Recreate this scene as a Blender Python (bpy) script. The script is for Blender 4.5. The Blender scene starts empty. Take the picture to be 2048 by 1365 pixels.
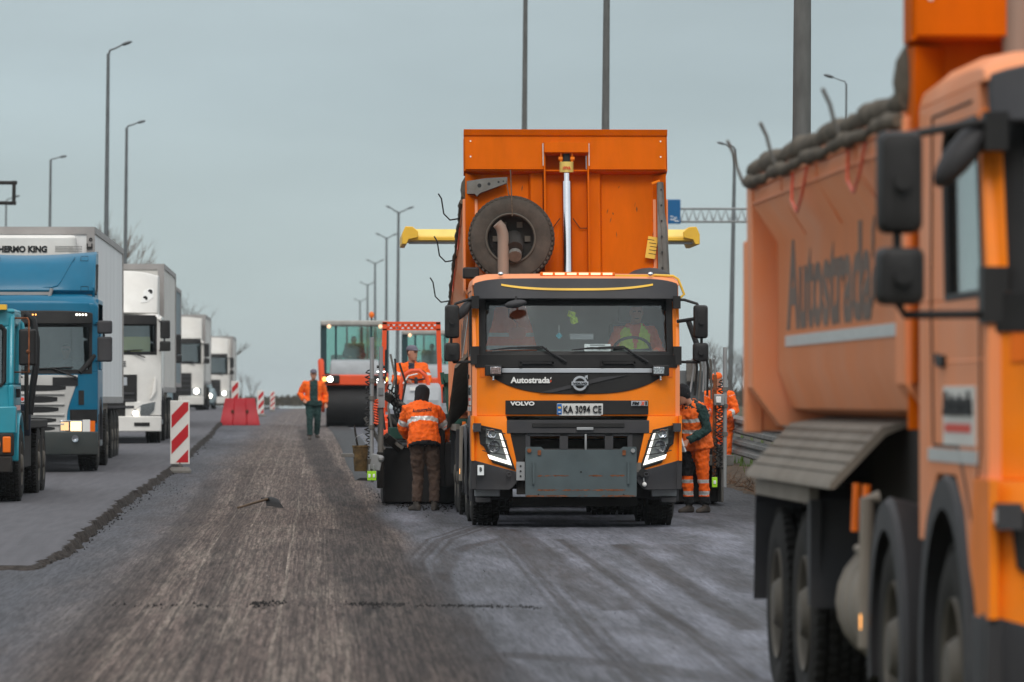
import bpy, bmesh, math, random
import numpy as np
from mathutils import Vector, Matrix, Euler
R = math.radians
PI = math.pi
random.seed(7)
C = bpy.context.scene
COL = C.collection

# ------------------------------------------------------------------ camera
CAMZ, YAW, PITCH, FPX = 1.53, math.atan(384/10240), math.atan(117.5/10240), 10240.0
cam_d = bpy.data.cameras.new('camera'); cam = bpy.data.objects.new('camera', cam_d); COL.objects.link(cam)
cam.location = (0, 0, CAMZ)
cam.rotation_euler = (R(90)+PITCH, 0, -YAW)
cam_d.lens = 180; cam_d.sensor_width = 36; cam_d.clip_start = 0.5; cam_d.clip_end = 12000
cam_d.dof.use_dof = True; cam_d.dof.focus_distance = 63; cam_d.dof.aperture_fstop = 4.2
C.camera = cam
def X_at(px, Y): return Y*math.tan(YAW + math.atan((px-1024)/FPX))
def dep(X, Y): return Y*math.cos(YAW)+X*math.sin(YAW)
def Z_at(py, Y, X=0.0): return CAMZ + dep(X, Y)*math.tan(PITCH + math.atan((682.5-py)/FPX))
def pt(px, py, Y):
    X = X_at(px, Y); return Vector((X, Y, Z_at(py, Y, X)))

# ------------------------------------------------------------------ sky, sun, exposure
w = bpy.data.worlds.new('World'); C.world = w; w.use_nodes = True
nt = w.node_tree; N = nt.nodes; L = nt.links
bg = N['Background']
SUN_EL, SUN_ROT = R(45), R(182)      # high soft sun behind the camera
sky = N.new('ShaderNodeTexSky'); sky.sky_type = 'NISHITA'; sky.sun_disc = False
sky.sun_elevation = SUN_EL; sky.sun_rotation = SUN_ROT; sky.air_density = 1.0; sky.dust_density = 3.0
tc = N.new('ShaderNodeTexCoord'); sx = N.new('ShaderNodeSeparateXYZ'); L.new(tc.outputs['Generated'], sx.inputs[0])
ramp = N.new('ShaderNodeValToRGB'); L.new(sx.outputs['Z'], ramp.inputs[0])
el = ramp.color_ramp.elements
el[0].position = 0.0; el[0].color = (5.75, 6.65, 6.6, 1)
el[1].position = 1.0; el[1].color = (13, 13.4, 13.8, 1)
e = el.new(0.025); e.color = (5.35, 6.4, 6.45, 1)
e = el.new(0.06); e.color = (4.7, 5.75, 6.1, 1)
e = el.new(0.12); e.color = (4.9, 5.8, 6.2, 1)
e = el.new(0.45); e.color = (9.5, 10, 10.4, 1)
mp = N.new('ShaderNodeMapping'); mp.inputs['Scale'].default_value = (3.2, 3.2, 14); L.new(tc.outputs['Generated'], mp.inputs[0])
nz = N.new('ShaderNodeTexNoise'); nz.inputs['Scale'].default_value = 2.2; nz.inputs['Detail'].default_value = 5; L.new(mp.outputs[0], nz.inputs['Vector'])
mr = N.new('ShaderNodeMapRange'); mr.inputs[1].default_value = .3; mr.inputs[2].default_value = .7; mr.inputs[3].default_value = .88; mr.inputs[4].default_value = 1.09
L.new(nz.outputs[0], mr.inputs[0])
vm = N.new('ShaderNodeVectorMath'); vm.operation = 'SCALE'; L.new(ramp.outputs[0], vm.inputs[0]); L.new(mr.outputs[0], vm.inputs['Scale'])
hs = N.new('ShaderNodeHueSaturation'); hs.inputs['Saturation'].default_value = .5; L.new(sky.outputs[0], hs.inputs['Color'])
mx = N.new('ShaderNodeMix'); mx.data_type = 'RGBA'; mx.inputs[0].default_value = .88
L.new(hs.outputs[0], mx.inputs[6]); L.new(vm.outputs[0], mx.inputs[7])
L.new(mx.outputs[2], bg.inputs['Color']); bg.inputs['Strength'].default_value = 0.1
sl = bpy.data.lights.new('sun', 'SUN'); sun = bpy.data.objects.new('sun', sl); COL.objects.link(sun)
sl.energy = 1.5; sl.angle = R(25); sl.color = (1, .95, .88)
sdir = Vector((math.sin(SUN_ROT)*math.cos(SUN_EL), math.cos(SUN_ROT)*math.cos(SUN_EL), math.sin(SUN_EL)))
sun.rotation_euler = sdir.to_track_quat('Z', 'Y').to_euler()
C.view_settings.view_transform = 'Standard'; C.view_settings.look = 'None'
C.view_settings.exposure = 0.0; C.view_settings.gamma = 1.0
C.cycles.volume_step_rate = 4; C.cycles.max_bounces = 7; C.cycles.transparent_max_bounces = 12
C.cycles.use_denoising = True

# ------------------------------------------------------------------ materials
def principled(name):
    m = bpy.data.materials.new(name); m.use_nodes = True
    return m, m.node_tree.nodes, m.node_tree.links, m.node_tree.nodes['Principled BSDF']
def mat(name, col, rough=.5, metal=0, var=.12, scale=3.0, dirt=0.0, dirtcol=(.13, .105, .08), bump=0.0, bscale=40, coat=0, spec=.28, stretch=(1, 1, 1), dscale=2.0, dmin=.25):
    m, N, L, b = principled(name)
    tc = N.new('ShaderNodeTexCoord'); mp = N.new('ShaderNodeMapping'); mp.inputs['Scale'].default_value = stretch
    L.new(tc.outputs['Object'], mp.inputs[0])
    n = N.new('ShaderNodeTexNoise'); n.inputs['Scale'].default_value = scale; n.inputs['Detail'].default_value = 6
    L.new(mp.outputs[0], n.inputs['Vector'])
    r = N.new('ShaderNodeMapRange'); r.inputs[1].default_value = .3; r.inputs[2].default_value = .7
    r.inputs[3].default_value = 1-var; r.inputs[4].default_value = 1+var; L.new(n.outputs[0], r.inputs[0])
    v = N.new('ShaderNodeVectorMath'); v.operation = 'SCALE'; v.inputs[0].default_value = col[:3]
    L.new(r.outputs[0], v.inputs['Scale'])
    out = v.outputs[0]
    if dirt > 0:
        n2 = N.new('ShaderNodeTexNoise'); n2.inputs['Scale'].default_value = dscale; n2.inputs['Detail'].default_value = 10; n2.inputs['Roughness'].default_value = .7
        L.new(mp.outputs[0], n2.inputs['Vector'])
        r2 = N.new('ShaderNodeMapRange'); r2.inputs[1].default_value = .42; r2.inputs[2].default_value = .72
        r2.inputs[3].default_value = dirt*dmin; r2.inputs[4].default_value = dirt; L.new(n2.outputs[0], r2.inputs[0])
        mx = N.new('ShaderNodeMix'); mx.data_type = 'RGBA'; L.new(r2.outputs[0], mx.inputs[0]); L.new(out, mx.inputs[6])
        mx.inputs[7].default_value = (*dirtcol, 1); out = mx.outputs[2]
        rr = N.new('ShaderNodeMapRange'); rr.inputs[3].default_value = rough; rr.inputs[4].default_value = min(1, rough+.45); L.new(r2.outputs[0], rr.inputs[0])
        L.new(rr.outputs[0], b.inputs['Roughness'])
    else:
        b.inputs['Roughness'].default_value = rough
    L.new(out, b.inputs['Base Color'])
    b.inputs['Metallic'].default_value = metal; b.inputs['Coat Weight'].default_value = coat; b.inputs['Coat Roughness'].default_value = .12
    b.inputs['Specular IOR Level'].default_value = spec
    if bump > 0:
        n3 = N.new('ShaderNodeTexNoise'); n3.inputs['Scale'].default_value = bscale; n3.inputs['Detail'].default_value = 4; L.new(mp.outputs[0], n3.inputs['Vector'])
        bp = N.new('ShaderNodeBump'); bp.inputs['Strength'].default_value = bump; bp.inputs['Distance'].default_value = .02
        L.new(n3.outputs[0], bp.inputs['Height']); L.new(bp.outputs[0], b.inputs['Normal'])
    return m
def emis(name, col, s):
    m, N, L, b = principled(name); b.inputs['Base Color'].default_value = (*col, 1)
    b.inputs['Emission Color'].default_value = (*col, 1); b.inputs['Emission Strength'].default_value = s; return m
def glass(name, tint=(.85, .9, .9), refl=.1, rough=.03):
    m = bpy.data.materials.new(name); m.use_nodes = True; N = m.node_tree.nodes; L = m.node_tree.links; N.clear()
    o = N.new('ShaderNodeOutputMaterial'); t = N.new('ShaderNodeBsdfTransparent'); t.inputs[0].default_value = (*tint, 1)
    g = N.new('ShaderNodeBsdfGlossy'); g.inputs['Roughness'].default_value = rough; g.inputs[0].default_value = (.9, .95, .95, 1)
    lw = N.new('ShaderNodeLayerWeight'); lw.inputs[0].default_value = .25
    r = N.new('ShaderNodeMapRange'); r.inputs[3].default_value = refl; r.inputs[4].default_value = .85; L.new(lw.outputs['Fresnel'], r.inputs[0])
    x = N.new('ShaderNodeMixShader'); L.new(r.outputs[0], x.inputs[0]); L.new(t.outputs[0], x.inputs[1]); L.new(g.outputs[0], x.inputs[2])
    L.new(x.outputs[0], o.inputs[0]); return m
DUST = (.36, .27, .21)
M = dict(
 rail=mat('dull rail steel', (.20, .20, .19), .6, .3, var=.2, dirt=.4),
 roof_pale=mat('pale grey roof', (.40, .39, .36), .6, var=.15, dirt=.3),
 faded=mat('faded dark lettering', (.17, .125, .10), .7, var=.2),
 orange=mat('orange paint', (.93, .215, .0), .4, var=.06, coat=.12, dirt=.35, dirtcol=(.62, .23, .06), spec=.15, dscale=3.5),
 orange_side=mat('dusty orange paint', (.85, .20, .01), .45, var=.08, coat=.1, dirt=.92, dmin=.5, dirtcol=(.76, .36, .22), dscale=1.2, stretch=(1, 1, .5)),
 orange_bed=mat('orange bed paint', (.66, .118, .0), .6, var=.08, dirt=.35, dirtcol=(.36, .085, .0), dscale=1.6, stretch=(2, 1, .5), spec=.06),
 black_plastic=mat('black cab plastic', (.012, .0115, .012), .5, var=.15, dirt=.15, dirtcol=(.09, .08, .07)),
 grey_plastic=mat('dark grey plastic', (.035, .036, .041), .55, var=.12, dirt=.25, dirtcol=(.12, .1, .085)),
 chassis=mat('dirty chassis steel', (.02, .018, .017), .8, var=.3, dirt=.5, dirtcol=(.05, .042, .035)),
 rubber=mat('tyre rubber', (.014, .0135, .013), .85, var=.2, dirt=.45, dirtcol=(.055, .048, .04), bump=.3, bscale=60),
 tyre_dusty=mat('dusty tyre rubber', (.05, .044, .038), .85, var=.25, dirt=.7, dirtcol=(.13, .105, .085), dscale=5),
 rim=mat('dirty wheel steel', (.13, .118, .10), .6, .3, var=.2, dirt=.6, dirtcol=(.12, .1, .08), dscale=6),
 silver=mat('silver trim', (.52, .54, .57), .35, .5, var=.06),
 chrome=mat('polished steel', (.75, .76, .78), .16, 1, var=.05, dirt=.1, dscale=8),
 galv=mat('galvanised steel', (.34, .35, .36), .5, .5, var=.18, dirt=.3, dirtcol=(.2, .18, .15), dscale=6),
 galv_dull=mat('weathered steel', (.17, .165, .155), .65, .3, var=.3, dirt=.5, dirtcol=(.11, .085, .06), dscale=9),
 lampglass=mat('lamp reflector', (.5, .52, .55), .12, .9, var=.5, scale=60),
 led=emis('daytime lamp strip', (1, .96, .88), 1.1),
 amber=mat('amber lens', (.8, .16, .01), .3, var=.1), amber_on=emis('lit amber lamp', (1, .42, .1), 2.4),
 amber_glow=emis('lit flashing lamp', (1, .60, .36), 1.15),
 head_on=emis('lit headlamp', (1, .93, .82), 9), warm_on=emis('lit warm headlamp', (1, .70, .40), 1.5),
 glass=glass('windscreen glass', (.96, .99, .99), .028), side_glass=glass('side window glass', (.72, .78, .78), .22),
 dark_glass=glass('dark windscreen', (.62, .70, .70), .10),
 green_glass=glass('green cab glass', (.70, .88, .85), .12),
 interior=mat('cab interior', (.16, .175, .172), .8, var=.15), interior_light=mat('cab lining', (.50, .54, .52), .85, var=.1),
 yellow=mat('yellow paint', (.85, .5, .05), .4, var=.08, dirt=.15), cream_yellow=mat('pale yellow panel', (.82, .62, .16), .45, var=.08, dirt=.18),
 white=mat('white paint', (.74, .72, .68), .35, var=.05, coat=.3, dirt=.2, dirtcol=(.4, .34, .28)),
 white_far=mat('dirty white paint', (.66, .64, .6), .45, var=.06, dirt=.3, dirtcol=(.38, .33, .28)),
 trailer=mat('white trailer panel', (.86, .87, .87), .4, var=.10, dirt=.55, dirtcol=(.40, .38, .36), stretch=(1, 3.5, .10), dscale=2.2, bump=.1),
 frame_grey=mat('grey aluminium frame', (.36, .34, .33), .5, .3, var=.08, dirt=.2),
 blue=mat('blue cab paint', (.0, .12, .22), .35, var=.06, coat=.15, spec=.2, dirt=.1, dirtcol=(.12, .16, .18)),
 teal=mat('teal truck paint', (.015, .26, .34), .38, var=.12, coat=.4, dirt=.2, dirtcol=(.1, .2, .22)),
 grille=mat('pale grey grille', (.5, .49, .47), .45, .1, var=.06, dirt=.2),
 dkgreen=mat('dark green steel', (.01, .075, .055), .5, var=.15, dirt=.3),
 red=mat('red plastic', (.48, .022, .035), .45, var=.12, dirt=.2, dirtcol=(.3, .1, .08)),
 signred=mat('red sign stripe', (.5, .012, .02), .4, var=.05, dirt=.12),
 signwhite=mat('white sign face', (.72, .70, .66), .4, var=.05, dirt=.2, dirtcol=(.4, .35, .3)),
 rops=mat('orange red paint', (.80, .085, .018), .4, var=.06, coat=.2, dirt=.12),
 machine_grey=mat('machine grey', (.16, .185, .2), .45, var=.1, dirt=.3), machine_pale=mat('pale machine grey', (.36, .38, .4), .45, var=.08, dirt=.25),
 black_drum=mat('asphalt blackened steel', (.014, .014, .015), .55, .3, var=.4, dirt=.35, dirtcol=(.045, .04, .038), dscale=5),
 plate_steel=mat('blue grey steel plate', (.075, .098, .105), .55, .2, var=.15, dirt=.2, dirtcol=(.11, .1, .09)),
 rust=mat('rust', (.17, .06, .025), .9, var=.4, scale=20), lettering=mat('white lettering', (.78, .77, .74), .5, var=.02), blackletter=mat('black lettering', (.015, .015, .016), .6, var=.02),
 redletter=mat('red lettering', (.7, .06, .03), .5, var=.02), bluemark=mat('blue marking', (.01, .12, .4), .5, var=.02),
 platewhite=mat('number plate white', (.62, .62, .6), .4, var=.04), greenlime=mat('lime green plastic', (.36, .7, .03), .4, var=.1),
 hivis=mat('orange workwear', (.90, .13, .008), .8, var=.12, scale=9, bump=.35, bscale=14, dirt=.05, dirtcol=(.4, .1, .04), dscale=4), hivis_vest=mat('orange vest', (.88, .15, .02), .8, var=.1, bump=.3, bscale=16),
 hiviscoral=mat('washed orange vest', (.82, .20, .10), .85, var=.1, bump=.4, bscale=9),
 lime=mat('lime vest', (.70, .95, .06), .8, var=.08, bump=.3, bscale=14), reflect=mat('reflective tape', (.55, .56, .55), .35, .2, var=.12, scale=30),
 brown_cloth=mat('brown trousers cloth', (.075, .047, .035), .9, var=.25, scale=8, bump=.5, bscale=16), dark_cloth=mat('dark cloth', (.014, .014, .016), .95, var=.3, bump=.4, bscale=22),
 green_cloth=mat('dark green cloth', (.018, .045, .042), .9, var=.25, bump=.5, bscale=18), navy=mat('navy cloth', (.03, .035, .05), .9, var=.2), capgrey=mat('grey cap cloth', (.13, .12, .15), .9, var=.15),
 skin=mat('skin', (.42, .2, .13), .55, var=.08), hair=mat('dark hair', (.03, .02, .015), .8), shoe=mat('worn leather', (.05, .042, .038), .8, var=.3, dirt=.4),
 concrete=mat('pole concrete', (.115, .115, .11), .85, var=.2, scale=8, bump=.3, bscale=30, stretch=(1, 1, .3)), pole=mat('lamp pole steel', (.13, .14, .145), .6, .2, var=.15),
 bark=mat('grey brown bark', (.085, .06, .045), .95, var=.3), twig=mat('reddish twigs', (.13, .075, .045), .95, var=.35), wood=mat('worn wooden handle', (.11, .075, .05), .8, var=.3, stretch=(1, 1, 6), scale=6),
 roadblue=mat('blue road sign', (.005, .1, .26), .4, var=.05), canvas=mat('grimy tarpaulin', (.11, .09, .068), .9, var=.35, scale=6, bump=.6, bscale=10),
 dark_red=mat('reddish brown plastic and reflection', (.12, .03, .015), .5), soil=mat('loose soil', (.075, .052, .035), 1, var=.4, scale=6, bump=1, bscale=9), crumb=mat('asphalt crumbs', (.012, .011, .011), .8, var=.4, scale=30),
 paper=mat('paper', (.8, .82, .82), .8, var=.03), mudguard=mat('dusty sheet metal', (.24, .21, .175), .7, var=.15, dirt=.4, dirtcol=(.15, .12, .09)),
)

# ------------------------------------------------------------------ mesh builder
class MB:
    def __init__(s): s.v = []; s.f = []; s.m = []; s.mats = []
    def mi(s, m):
        m = M[m] if isinstance(m, str) else m
        if m not in s.mats: s.mats.append(m)
        return s.mats.index(m)
    def add(s, vs, fs, m, T=None):
        k = len(s.v); i = s.mi(m)
        s.v += [tuple(T @ Vector(p)) if T else tuple(p) for p in vs]
        s.f += [tuple(k+a for a in f) for f in fs]; s.m += [i]*len(fs); return s
    def box(s, c, d, m, rot=None, taper=1.0):
        x, y, z = (q/2 for q in d); t = taper
        vs = [(-x, -y, -z), (x, -y, -z), (x, y, -z), (-x, y, -z), (-x*t, -y*t, z), (x*t, -y*t, z), (x*t, y*t, z), (-x*t, y*t, z)]
        T = Matrix.Translation(c)
        if rot: T = T @ Euler(rot).to_matrix().to_4x4()
        return s.add(vs, [(0, 3, 2, 1), (4, 5, 6, 7), (0, 1, 5, 4), (1, 2, 6, 5), (2, 3, 7, 6), (3, 0, 4, 7)], m, T)
    def bx(s, x0, x1, y0, y1, z0, z1, m): return s.box(((x0+x1)/2, (y0+y1)/2, (z0+z1)/2), (abs(x1-x0), abs(y1-y0), abs(z1-z0)), m)
    def prism(s, poly, axis, a, b, m, T=None):
        # poly of 2-D points; axis 'x': (y,z), 'y': (x,z), 'z': (x,y)
        def q(p, t): return (t, p[0], p[1]) if axis == 'x' else ((p[0], t, p[1]) if axis == 'y' else (p[0], p[1], t))
        n = len(poly); ar = sum(poly[i][0]*poly[(i+1) % n][1]-poly[(i+1) % n][0]*poly[i][1] for i in range(n))
        P = list(poly) if ar > 0 else list(poly)[::-1]
        vs = [q(p, a) for p in P]+[q(p, b) for p in P]
        fs = [tuple(range(n)), tuple(range(2*n-1, n-1, -1))]+[((i+1) % n, i, n+i, n+(i+1) % n) for i in range(n)]
        if (axis == 'y') == (b > a): fs = [f for f in fs]
        return s.add(vs, fs, m, T)
    def tube(s, pts, r, m, n=8, caps=True):
        pts = [Vector(p) for p in pts]; r = r if isinstance(r, (list, tuple)) else [r]*len(pts)
        rings = []; up = None
        for i, p in enumerate(pts):
            d = (pts[min(i+1, len(pts)-1)]-pts[max(i-1, 0)]).normalized()
            if up is None: up = d.orthogonal().normalized()
            u = (up-d*up.dot(d))
            u = u.normalized() if u.length > 1e-5 else d.orthogonal().normalized(); up = u; v = d.cross(u)
            rings.append([p+(u*math.cos(2*PI*k/n)+v*math.sin(2*PI*k/n))*r[i] for k in range(n)])
        return s.loft(rings, m, caps)
    def loft(s, rings, m, caps=True, closed=False):
        n = len(rings[0]); vs = [tuple(p) for rg in rings for p in rg]; fs = []
        for i in range(len(rings)-(0 if closed else 1)):
            j = (i+1) % len(rings)
            for k in range(n): fs.append((i*n+k, i*n+(k+1) % n, j*n+(k+1) % n, j*n+k))
        if caps and not closed: fs += [tuple(range(n-1, -1, -1)), tuple((len(rings)-1)*n+k for k in range(n))]
        return s.add(vs, fs, m)
    def lathe(s, prof, m, c=(0, 0, 0), axis='x', n=32, a0=0, a1=2*PI):
        # prof: (along axis, radius)
        full = abs(a1-a0-2*PI) < 1e-6; k = n if full else n+1; rings = []
        for i in range(k):
            t = a0+(a1-a0)*i/n; cs, sn = math.cos(t), math.sin(t); rg = []
            for a, r in prof:
                p = (a, r*cs, r*sn) if axis == 'x' else ((r*sn, a, r*cs) if axis == 'y' else (r*cs, r*sn, a))
                rg.append((p[0]+c[0], p[1]+c[1], p[2]+c[2]))
            rings.append(rg)
        q = len(prof); vs = [p for rg in rings for p in rg]; fs = []
        for i in range(k if full else k-1):
            j = (i+1) % k
            for b in range(q-1): fs.append((i*q+b, i*q+b+1, j*q+b+1, j*q+b))
        return s.add(vs, fs, m)
    def cyl(s, a, b, r, m, n=16): return s.tube([a, b], r, m, n)
    def sphere(s, c, r, m, n=12, T=None):
        r = r if isinstance(r, (tuple, list)) else (r, r, r); vs = []; fs = []; k = max(4, n//2+1)
        for i in range(1, k):
            t = PI*i/k
            for j in range(n): vs.append((c[0]+r[0]*math.sin(t)*math.cos(2*PI*j/n), c[1]+r[1]*math.sin(t)*math.sin(2*PI*j/n), c[2]+r[2]*math.cos(t)))
        a = len(vs); vs += [(c[0], c[1], c[2]+r[2]), (c[0], c[1], c[2]-r[2])]
        for i in range(k-2):
            for j in range(n): fs.append((i*n+j, (i+1)*n+j, (i+1)*n+(j+1) % n, i*n+(j+1) % n))
        for j in range(n): fs += [(a, j, (j+1) % n), (a+1, (k-2)*n+(j+1) % n, (k-2)*n+j)]
        return s.add(vs, fs, m, T)
    def text(s, body, c, wdt, hgt, m, face='-y', bold=.0, depth=.004, shear=0, rot=0):
        vs, fs = text_geo(body, bold, depth, shear)
        xs = [p[0] for p in vs]; ys = [p[1] for p in vs]; zs = [p[2] for p in vs]
        x0, x1, y0, y1 = min(xs), max(xs), min(ys), max(ys)
        q = []
        for p in vs:
            a = ((p[0]-x0)/(x1-x0)-.5)*wdt; b = ((p[1]-y0)/(y1-y0)-.5)*hgt; t = p[2]
            if rot: a, b = a*math.cos(rot)-b*math.sin(rot), a*math.sin(rot)+b*math.cos(rot)
            if face == '-y': v = (a, -t, b)
            elif face == '-x': v = (-t, -a, b)
            elif face == '+x': v = (t, a, b)
            q.append((v[0]+c[0], v[1]+c[1], v[2]+c[2]))
        return s.add(q, fs, m)
    def build(s, name, parent=None, smooth=35, bevel=0, seg=2, loc=None, rot=None):
        me = bpy.data.meshes.new(name); me.from_pydata(s.v, [], s.f); me.update()
        for m in s.mats: me.materials.append(m)
        me.polygons.foreach_set('material_index', s.m)
        bm = bmesh.new(); bm.from_mesh(me); bmesh.ops.recalc_face_normals(bm, faces=bm.faces); bm.to_mesh(me); bm.free()
        if smooth is not None:
            me.polygons.foreach_set('use_smooth', [True]*len(me.polygons)); me.set_sharp_from_angle(angle=R(smooth))
        o = bpy.data.objects.new(name, me); COL.objects.link(o)
        if parent: o.parent = parent
        if loc: o.location = loc
        if rot: o.rotation_euler = rot
        if bevel:
            b = o.modifiers.new('bevel', 'BEVEL'); b.width = bevel; b.segments = seg; b.limit_method = 'ANGLE'; b.angle_limit = R(40)
        return o
_tc = {}
def text_geo(body, bold, depth, shear):
    k = (body, bold, depth, shear)
    if k not in _tc:
        cu = bpy.data.curves.new('t', 'FONT'); cu.body = body; cu.size = 1; cu.extrude = depth; cu.offset = bold; cu.shear = shear; cu.resolution_u = 3; cu.fill_mode = 'BOTH'
        o = bpy.data.objects.new('t', cu); COL.objects.link(o); bpy.context.view_layer.update()
        me = bpy.data.meshes.new_from_object(o.evaluated_get(bpy.context.evaluated_depsgraph_get()))
        _tc[k] = ([tuple(v.co) for v in me.vertices], [tuple(p.vertices) for p in me.polygons])
        bpy.data.objects.remove(o); bpy.data.curves.remove(cu); bpy.data.meshes.remove(me)
    return _tc[k]
def thing(name, label, cat, loc=(0, 0, 0), rotz=0, group=None, rot=None):
    o = bpy.data.objects.new(name, None); COL.objects.link(o); o.empty_display_size = .3
    o.location = loc; o.rotation_euler = rot or (0, 0, rotz); return tag(o, label, cat, group)
def tag(o, label, cat, group=None):
    o['label'] = label; o['category'] = cat
    if group: o['group'] = group
    return o
def inst(src, parent, loc=None, rot=None, scale=None):
    o = src.copy(); COL.objects.link(o); o.parent = parent
    if loc is not None: o.location = loc
    if rot is not None: o.rotation_euler = rot
    if scale is not None: o.scale = scale
    for ch in list(src.children): inst(ch, o)
    return o
def copy_tree(o):
    c = o.copy(); COL.objects.link(c)
    for ch in list(o.children): inst(ch, c)
    return c
def lerp(a, b, t): return a+(b-a)*t
# ------------------------------------------------------------------ ground
GP = [(-60, -.13), (30, -.13), (42, -.09), (54, -.01), (60, 0), (70, .0), (80, .11), (90, .24), (110, .42), (130, .53), (155, .76), (185, .9), (213, .97), (290, .97), (360, .93), (480, .6), (700, -1.0), (1200, -6), (6000, -20)]
def gz(Y): return float(np.interp(Y, [a for a, b in GP], [b for a, b in GP]))
def ground_Y(px, py, dz=0.0):
    lo, hi = 25.0, 420.0
    for _ in range(50):
        m = (lo+hi)/2
        X = X_at(px, m)
        if Z_at(py, m, X) > gz(m)+dz: hi_ok = True; lo = m
        else: lo = lo; hi = m
    return (lo+hi)/2
def gpt(px, py, dz=0.0):
    Y = ground_Y(px, py, dz); return Vector((X_at(px, Y), Y, gz(Y)+dz))
def vnoise(x, y, seed=0):
    rs = np.random.RandomState(seed); T = rs.rand(256, 256)
    xi = np.floor(x).astype(int); yi = np.floor(y).astype(int); fx = x-xi; fy = y-yi
    fx = fx*fx*(3-2*fx); fy = fy*fy*(3-2*fy)
    g = lambda a, b: T[a % 256, b % 256]
    return (g(xi, yi)*(1-fx)+g(xi+1, yi)*fx)*(1-fy)+(g(xi, yi+1)*(1-fx)+g(xi+1, yi+1)*fx)*fy
def fbm(x, y, seed=0, o=4):
    s = 0; a = .5
    for i in range(o): s = s+a*vnoise(x*2**i, y*2**i, seed+i); a *= .5
    return s
def sstep(a, b, x):
    t = np.clip((x-a)/(b-a), 0, 1); return t*t*(3-2*t)
def grid_mesh(name, xs, ys, zf, material, attr=None, uvs=False):
    gx, gy = np.meshgrid(xs, ys); z = zf(gx, gy); n, m = gx.shape
    co = np.stack([gx, gy, z], -1).reshape(-1, 3).astype(np.float32)
    idx = np.arange(n*m).reshape(n, m)
    q = np.stack([idx[:-1, :-1], idx[:-1, 1:], idx[1:, 1:], idx[1:, :-1]], -1).reshape(-1, 4)
    me = bpy.data.meshes.new(name); me.vertices.add(len(co)); me.vertices.foreach_set('co', co.ravel())
    me.loops.add(q.size); me.loops.foreach_set('vertex_index', q.ravel().astype(np.int32))
    me.polygons.add(len(q)); me.polygons.foreach_set('loop_start', np.arange(0, q.size, 4, dtype=np.int32))
    me.update(calc_edges=True); me.polygons.foreach_set('use_smooth', [True]*len(q))
    if attr is not None:
        a = me.color_attributes.new('wear', 'FLOAT_COLOR', 'POINT'); c = attr(gx, gy); a.data.foreach_set('color', c.reshape(-1, 4).astype(np.float32).ravel())
    me.materials.append(material)
    o = bpy.data.objects.new(name, me); COL.objects.link(o); o['kind'] = 'structure'; return o

def curve_mask(gx, gy, pts, width):
    """soft band along a polyline given in ground coordinates"""
    best = np.full(gx.shape, 1e9)
    for (x0, y0), (x1, y1) in zip(pts[:-1], pts[1:]):
        # distance measured across the lane: x offset at equal travel along the segment
        dx, dy = x1-x0, y1-y0; l2 = dx*dx+dy*dy
        t = np.clip(((gx-x0)*dx+(gy-y0)*dy)/l2, 0, 1)
        d = np.hypot(gx-(x0+t*dx), gy-(y0+t*dy)); best = np.minimum(best, d)
    return best
def P2(l, dz=0): return [tuple(gpt(a, b, dz)[:2]) for a, b in l]

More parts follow.
